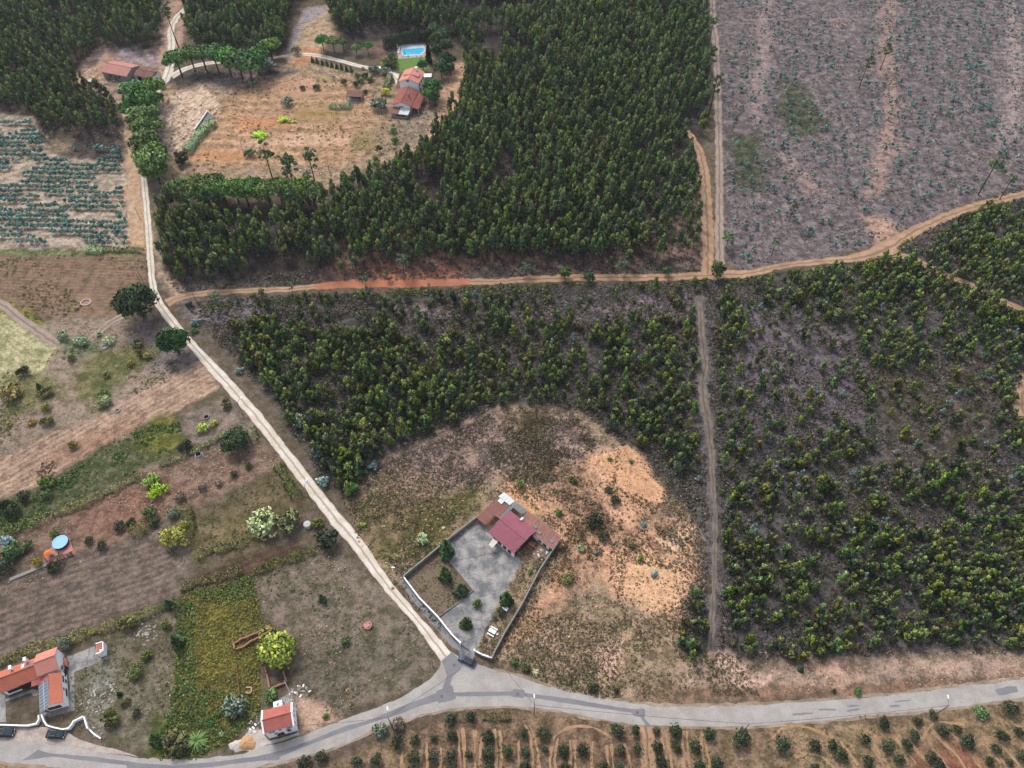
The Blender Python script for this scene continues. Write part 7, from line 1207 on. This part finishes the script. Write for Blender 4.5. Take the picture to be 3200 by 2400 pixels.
# left fields
lf=[((0,1),(190,1555),52,'dark_bush','dark tree in the corner of the yellow green crop'),((0,1),(700,1290),52,'pale_bush','pale green bush among the weeds left of the two round pines'),((0,1),(935,1290),44,'pale_bush','pale green bush above the grey ring well'),((0,1),(850,1230),28,'pale_bush','small pale bush beside the faint tyre track'),((0,1),(540,1240),50,'pale_bush','grey green shrub patch at the crop corner'),((0,1),(1695,1130),36,'blue_bush','silvery young tree right of the gravel road bend'),((0,1),(1675,1200),34,'green_bush','green bush under the silvery young tree'),((0,1),(2070,1545),34,'blue_bush','silvery bush right of the gravel road'),((0,1),(1640,975),30,'dark_bush','dark bush at the start of the tan track'),((0,1),(1275,1420),34,'yellow_bush','yellow green bush left of the lower round pine'),((0,1),(1130,1480),36,'yellow_bush','small yellow bush lower left of the round pine'),((0,1),(1180,1310),50,'olive_green_bush','wide olive weed bush between the grey well and the lower round pine'),((0,1),(1210,1400),40,'olive_green_bush','olive weed bush nearer the lower round pine'),((0,1),(920,1580),34,'olive_green_bush','olive bush above the ploughed field'),((0,1),(620,1440),38,'olive_green_bush','olive bush left of the grey ring well'),
((0,2),(90,80),84,'yellow_bush','large yellow bush at the left edge'),((0,2),(405,65),56,'olive_green_bush','rounded olive bush right of the large yellow one'),((0,2),(335,20),26,'conifer','dark small conifer beside the rounded olive bush'),((0,2),(910,150),62,'pale_bush','green reedy bush at the upper edge of the ploughed field'),((0,2),(895,80),44,'green_bush','green bush just above the reedy one'),((0,2),(400,205),42,'yellow_bush','yellow green bush in the weeds left of centre'),((0,2),(270,330),34,'yellow_bush','yellow green bush in the dry weeds at the left'),((0,2),(400,330),50,'olive_green_bush','olive bush right of the one in the dry weeds'),((0,2),(75,345),26,'yellow_bush','small yellow bush near the left edge'),((0,2),(632,530),40,'olive_green_bush','lone small fruit tree on the ploughed field'),((0,2),(410,850),66,'green_bush','round dark green tree below the brush pile'),((0,2),(1600,540),56,'dark_bush','round dark bush at the end of the weedy strip'),((0,2),(2035,500),104,'big_pine','dense round green tree left of the gravel road'),((0,2),(1315,835),66,'lemon_bush','upper lemon green bush on the red brown plot'),((0,2),(1372,925),70,'lemon_bush','lower lemon green bush on the red brown plot'),((0,2),(1295,1110),54,'green_bush','green bush below the two lemon green ones'),((0,2),(1330,1185),50,'dark_bush','dark grey green bush below the green one'),((0,2),(1505,1115),54,'olive_bush','grey green bush at the corner of the brown plot'),((0,2),(1505,1340),112,'yellow_bush','large golden yellow tree in the middle of the left fields'),((0,2),(1585,1215),40,'yellow_bush','small golden bush above the large yellow tree'),((0,2),(1030,1235),48,'dark_bush','dark bush on the lower edge of the red plot'),((0,2),(1130,1195),38,'dark_bush','browner bush right of the one on the red plot edge'),((0,2),(885,1400),46,'dark_bush','dark green bush right of the pink terrace'),((0,2),(765,1355),34,'dark_bush','low dark bush close right of the pink terrace'),((0,2),(470,1290),40,'green_bush','small green tree above the round blue pool'),((0,2),(100,1450),80,'green_bush','palm like green tree at the left of the pool terrace'),((0,2),(230,1400),48,'green_bush','green tree between the palm like one and the pool'),((0,2),(70,1370),58,'blue_bush','grey blue tree at the far left by the pool'),((0,2),(30,1600),70,'dark_bush','dark bush at the left edge below the pool'),((0,2),(470,1580),56,'dark_bush','dark bush at the corner of the concrete strip'),((0,2),(325,1540),44,'yellow_bush','yellow green bush along the concrete strip'),((0,2),(110,1100),70,'dark_bush','dark bush at the left in the bramble strip'),((0,2),(25,1050),46,'dark_bush','dark bush at the left edge in the bramble strip'),((0,2),(210,970),52,'dark_bush','dark bush above the left bramble strip'),((0,2),(400,960),46,'green_bush','green bush below the round dark green tree'),((0,2),(1745,900-5),40,'dry_bush','dry brown bush in the middle of the red plot'),((0,2),(1560,975),48,'dry_bush','dry grey bush right of the lower lemon bush'),((0,2),(1895,860),34,'dry_bush','dry bush near the wall of the red plot'),((0,2),(2020,780),32,'dark_bush','dark shrub at the right end of the red plot'),((0,2),(2145,715),30,'dark_bush','small dark shrub beside the gravel road edge'),((0,2),(1750,385),52,'lemon_bush','bright yellow green weed clump under the round well'),((0,2),(1845,345),30,'lemon_bush','small bright clump right of the round well'),((0,2),(1950,165),52,'olive_green_bush','olive bush beside the gravel road above the well'),
((1,2),(60,1210),110,'pale_bush','large pale silvery green tree left of the white tank'),((1,2),(275,1200),118,'olive_green_bush','large round olive green tree beside the white tank'),((1,2),(620,1360),92,'dark_bush','dark rounded tree with a dead branch beside the gravel road'),((1,2),(530,1210),52,'olive_green_bush','olive bush right of the white tank'),((1,2),(530,585),54,'blue_bush','silvery blue bush between the gravel road and the plantation'),((1,2),(575,845),52,'blue_bush','lower silvery blue bush beside the gravel road'),((1,2),(365,330),62,'olive_bush','grey green bush at the left tip of the plantation'),((1,2),(1010,715),44,'blue_bush','low blue grey bush at the edge of the dry ground'),((1,2),(820,900),60,'green_bush','last dark tree at the lower tip of the plantation'),((1,2),(1445,1330),50,'pale_bush','pale feathery bush left of the walled yard'),((1,2),(1620,1245),20,'pampas','cream pampas tuft above the yard wall'),((1,2),(925,1215),24,'lemon_bush','small light green bush in the rough ground by the road'),
((0,3),(1450,235),48,'conifer','dark conifer at the hedge above the vine plot'),((0,3),(1515,555),60,'conifer','round topped dark conifer left of the vine plot'),((0,3),(1340,1395),62,'conifer','dark conifer at the lower left of the vine plot'),((0,3),(1025,1015),24,'conifer','small dark conifer in the grass right of the farmhouse'),((0,3),(1080,420),74,'olive_green_bush','olive bush at the hedge above the farmhouse garden'),((0,3),(1160,830),66,'olive_green_bush','olive bush in the middle of the farmhouse grass'),((0,3),(1270,690),46,'olive_green_bush','small olive bush above the middle one'),((0,3),(1440,415),44,'olive_green_bush','olive bush near the dark conifer at the hedge'),((0,3),(950,1220),74,'olive_green_bush','olive bush near the road right of the white wall stub'),((0,3),(1185,1180),40,'dark_bush','dark small bush in the lower grass'),((0,3),(1085,1095),36,'olive_green_bush','small olive bush in the lower grass'),((0,3),(570,580),62,'olive_bush','grey green tree above the farmhouse yard'),((0,3),(1700,1430),110,'fan_plant','large bright palm like plant by the road'),((0,3),(1500,1440),110,'olive_green_bush','wide vine covered bush left of the palm like plant'),((0,3),(2025,1130),100,'olive_bush','silvery olive tree right of the vine plot'),((0,3),(1910,1370),24,'pale_bush','small pale shrub right of the palm like plant'),
((1,3),(178,640),158,'walnut','large yellow green tree beside the ruin'),((1,3),(568,190),36,'conifer','small dark conifer in the brown meadow'),((1,3),(775,565),42,'green_bush','dark green bush in the middle of the brown meadow'),((1,3),(605,1215),26,'green_bush','small green bush on the orange ground by the cottage'),((1,3),(310,115),24,'green_bush','little green bush in the upper meadow'),((1,3),(1075,1335),62,'olive_bush','dark olive tree below the roadside lamp'),((1,3),(1228,1272),58,'dry_bush','bare grey bush right of the roadside lamp'),((1,3),(130,1030),60,'green_bush','green shrub behind the small white house'),
((2,3),(690,962),46,'dark_bush','dark bush on the bank above the right road'),((2,3),(508,925),20,'dark_bush','tiny dark bush left of the one on the bank'),((2,3),(905,995),22,'dark_bush','tiny dark bush right of the one on the bank'),((2,3),(200,830),34,'pampas','white pampas tuft on the road bank right of the yard'),((2,3),(120,785),42,'green_bush','green bush on the bank left of the pampas tuft'),((2,3),(20,745),40,'green_bush','green bush on the bank nearest the yard wall'),((2,3),(1590,150),54,'green_bush','bright green young tree at the right tip of the orange slope'),((3,3),(290,800),26,'conifer','dark small shrub under the plantation edge'),((3,3),(775,1000),34,'green_bush','green low bush on the verge above the right road'),((3,3),(570,995),20,'dark_bush','tiny dark bush on the verge above the right road'),
((2,2),(830,920),36,'dark_bush','dark heath bush in the middle of the orange slope'),((2,2),(890,1010),46,'dark_bush','wide dark heath bush below the middle one'),((2,2),(710,1200),76,'dark_bush','large dark scrub clump on the lower orange slope'),((2,2),(790,1320),46,'dark_bush','dark clump below the large scrub clump'),((2,2),(405,1120),36,'green_bush','small green tree above the rusty roof'),((2,2),(590,1420),36,'pale_bush','light green bush right of the yard wall'),((2,2),(730,1450),26,'dry_bush','dark dry bush on the orange ground'),((2,2),(1135,1210),26,'blue_bush','blue grey bush on the orange slope'),((2,2),(1230,1640),28,'blue_bush','blue grey bush at the lower orange slope'),((2,2),(845,650),22,'green_bush','round green bush on the upper orange slope'),((2,2),(1028,672),24,'green_bush','dark green bush on the upper orange slope edge'),((2,2),(520,830),34,'olive_green_bush','olive clump left of the bare orange slope'),((2,2),(75,870),44,'green_bush','green bush above the white roofed corner'),((2,2),(1440,715),56,'garden_tree','round dark tree right of the orange slope'),((2,2),(1030,1390),34,'olive_green_bush','olive clump near the gully'),((2,2),(1110,1510),32,'olive_green_bush','upright olive bush on the lower slope'),((2,3),(470,20),56,'olive_green_bush','wide olive clump right of the yard wall')]
for (c_,r_),(x,y),r,kd,lb in lf:
    big=TREES[kd][1]>1.0 or r>90; nm={'conifer':'conifer','fan_plant':'palm_plant','pampas':'pampas_grass','walnut':'walnut_tree','big_pine':'round_tree'}.get(kd,'round_tree' if r>90 else 'bush'); tc(c_,r_,x,y,r,kd,nm,lb,'tree' if nm in('walnut_tree','round_tree') or 'tree' in lb else ('conifer' if nm=='conifer' else 'bush'),hs=.9 if kd!='yellow_bush' else 1.0)
yard=[((590,590),70,'conifer','largest round tree at the upper left wall of the yard'),((580,805),64,'conifer','middle tree of the garden bed in the yard'),((720,940),62,'conifer','lowest tree of the garden bed in the yard'),((1110,1020),62,'conifer','round tree on the right side of the yard'),((860,1070),44,'green_bush','lighter small tree standing on the concrete yard'),((760,1225),52,'conifer','dark small tree nearest the yard gate'),((1070,1145),44,'dark_bush','dark bush under the right hand yard tree'),((1010,1190),32,'olive_bush','small grey bush beside the garden strip of the yard'),((1320,790),28,'green_bush','green bush below the rubble in the yard'),((1390,760),28,'olive_green_bush','olive bush against the right yard wall'),((925,1380),26,'dry_bush','dry bush near the white picnic table')]
for (x,y),r,kd,lb in yard: tree(1180+x/2.765,1500+y/2.765,r/2.765,kd,'yard_tree' if kd=='conifer' else 'yard_bush',lb,'tree' if 'tree' in lb else 'bush')
# orchard
o1=[(1,1215,1435,58),(1,1375,1418,52),(1,1535,1395,34),(1,1690,1385,48),(1,2010,1385,58),(2,105,1358,42),(2,275,1355,68),(2,445,1508,52),(2,610,1500,58),(2,905,1325,66),(2,1065,1340,48),(2,1250,1345,38),(2,1415,1335,58),(2,1710,1365,58),(2,1980,1400,84)]
o2=[(1,415,1620,64),(1,565,1570,62),(1,870,1610,56),(1,1035,1590,60),(1,1365,1570,58),(1,1530,1560,54),(1,1690,1560,56),(1,1840,1550,40),(1,2010,1540,60),(1,2175,1510,54),(2,115,1520,44),(2,285,1500,38),(2,935,1500,52),(2,1085,1490,42),(2,1260,1480,54),(2,1415,1470,54),(2,1580,1470,62)]
o3=[(1,1370,1680,56),(1,1530,1690,50),(1,1700,1680,56),(1,2010,1670,56),(2,110,1650,54),(2,460,1650,50),(2,785,1645,44),(2,930,1645,48),(2,1290,1610,62),(2,1620,1640,54),(2,1765,1620,60)]
o4=[(3,125,1460,68),(3,405,1460,62),(3,560,1460,52),(3,625,1530,60),(3,845,1410,48),(3,1045,1470,54),(3,1200,1460,54),(3,1265,1380,54),(3,1515,1330,54),(3,1635,1320,44),(3,1720,1425,62),(3,2020,1380,58),(3,2160,1350,44)]
o5=[(3,400,1650,44),(3,860,1610,54),(3,1140,1580,48),(3,1410,1560,58),(3,1480,1630,48),(3,1910,1600,44),(3,1970,1490,54),(3,2090,1610,38),(3,2190,1560,48)]
o6=[(3,1000,1260,48),(3,1290,1250,36),(3,1430,1200,42),(3,2090,1150,68),(1,1690,1235,54),(1,1855,1225,54)]
for rowl,lst in (('upper row left of the orchard track',o1),('middle row left of the orchard track',o2),('lowest row at the bottom edge',o3),('upper row of the right orchard',o4),('lower row of the right orchard',o5),('line right along the road',o6)):
    for i,(c_,x,y,r) in enumerate(lst): tc(c_,3,x,y,r,'orchard_tree','orchard_tree',f'{ORD[i]} dark orchard tree in the {rowl}',group='orchard trees south of the road')
tc(3,3,1840,1180,54,'green_bush','bush','light green bush on the orchard edge at the right end of the road','bush')
hedge('roadside_hedge',[C1(1,3,*q) for q in ((1960,1215),(2080,1222),(2200,1215))],1.8,1.0,[(92,96,58),(78,84,50),(106,108,66)],'low hedge strip between the road and the orchard',.28,18)
# hedges and vine rows on the left
GH=[(104,110,52),(88,96,46),(122,122,58),(76,86,42)]
for pl,w_,h_,lb in ((((0,2),[(0,1320),(200,1240),(450,1150),(650,1070),(870,970),(1080,870),(1240,790)]),1.8,1.1,'long olive hedge bank above the red brown plot'),(((0,2),[(1380,720),(1560,650),(1720,570),(1900,470),(2090,370)]),1.0,.9,'thin hedge bank running up to the round green tree'),(((0,3),[(0,750),(250,650),(500,590),(700,520),(1000,435)]),1.6,.9,'olive hedge bank behind the farmhouse'),(((0,3),[(1000,435),(1200,360),(1400,280),(1560,240)]),1.5,1.0,'olive hedge bank between the ploughed field and the vine plot'),(((1,2),[(0,1625),(150,1570),(300,1515),(450,1465),(520,1440)]),1.6,.8,'yellow green hedge bank above the brown meadow'),(((0,2),[(1700,1490),(1850,1430),(2000,1400),(2150,1380)]),2.0,1.0,'yellow green vine row below the brown plot'),(((0,2),[(1600,1060),(1620,1200),(1610,1340)]),2.2,1.2,'green hedge on the left side of the brown plot'),(((0,2),[(1130,1310),(1230,1250),(1330,1190)]),2.4,.9,'low light green hedge on the lower edge of the red plot'),(((1,2),[(190,700),(250,800),(300,900),(360,980)]),2.0,1.3,'leafy vine row left of the gravel road'),(((0,2),[(500,1530),(560,1500),(640,1465)]),1.0,1.0,'dark clipped hedge along the pink terrace'),(((0,2),[(2150,400),(2180,460),(2205,500)]),1.8,1.3,'yellow green hedge beside the dense round tree'),(((0,3),[(1560,120),(1700,60),(1900,20),(2100,-60)]),1.5,.9,'olive hedge bank on the upper edge of the vine plot')):
    (c_,r_),q=pl; hedge('hedge_bank' if 'bank' in lb else ('vine_row' if 'vine row' in lb else 'hedge'),[C1(c_,r_,*p) for p in q],w_*1.45,h_*1.2,GH if 'dark' not in lb else HC,lb,.3,13,seed=hash_(lb),wob=.9)
heap('brush_pile',C1(0,2,400,740),2.9,60,plain('dead_wood',(112,88,72),.95,.1,.4,4),'pile of dead brown branches on the ploughed field',.8,41,[plain('dead_wood',(112,88,72)),BARK],'brush pile')
wp=[C1(1,2,*q) for q in ((185,740),(250,850),(330,960),(400,1050))]
e=empty('vine_posts',wp[0]+(0,),'row of thin posts with wires beside the leafy vine row','fence')
for i in range(9): q=Vector(wp[0]).lerp(Vector(wp[-1]),i/8); MB().tube((q.x,q.y,0),(q.x,q.y,1.6),.05,n=6).obj('post',WOOD,e)
q0,q1=Vector(wp[0]),Vector(wp[-1]); MB().tube((q0.x,q0.y,1.5),(q1.x,q1.y,1.5),.02,n=4).obj('wire',METAL,e)
e=empty('white_van',C1(1,0,1045,600)+(0,),'white vehicle partly hidden by the grey olive at the drive','car'); c=C1(1,0,1045,605); MB().box(c[0],c[1],.35,3.8,1.7,.8,.3).obj('body',WPLAST,e); MB().box(c[0]-.2,c[1],1.151,2.2,1.5,.5,.3).obj('cabin',plain('car_glass',(70,96,112)),e)
for sx in (-1.2,1.2):
    for sy in (-.8,.8): x,y=c[0]+sx*math.cos(.3)-sy*math.sin(.3),c[1]+sx*math.sin(.3)+sy*math.cos(.3); MB().tube((x-.1*-math.sin(.3),y-.1*math.cos(.3),.32),(x+.1*-math.sin(.3),y+.1*math.cos(.3),.32),.32,n=12).obj('wheel',BLACK,e)
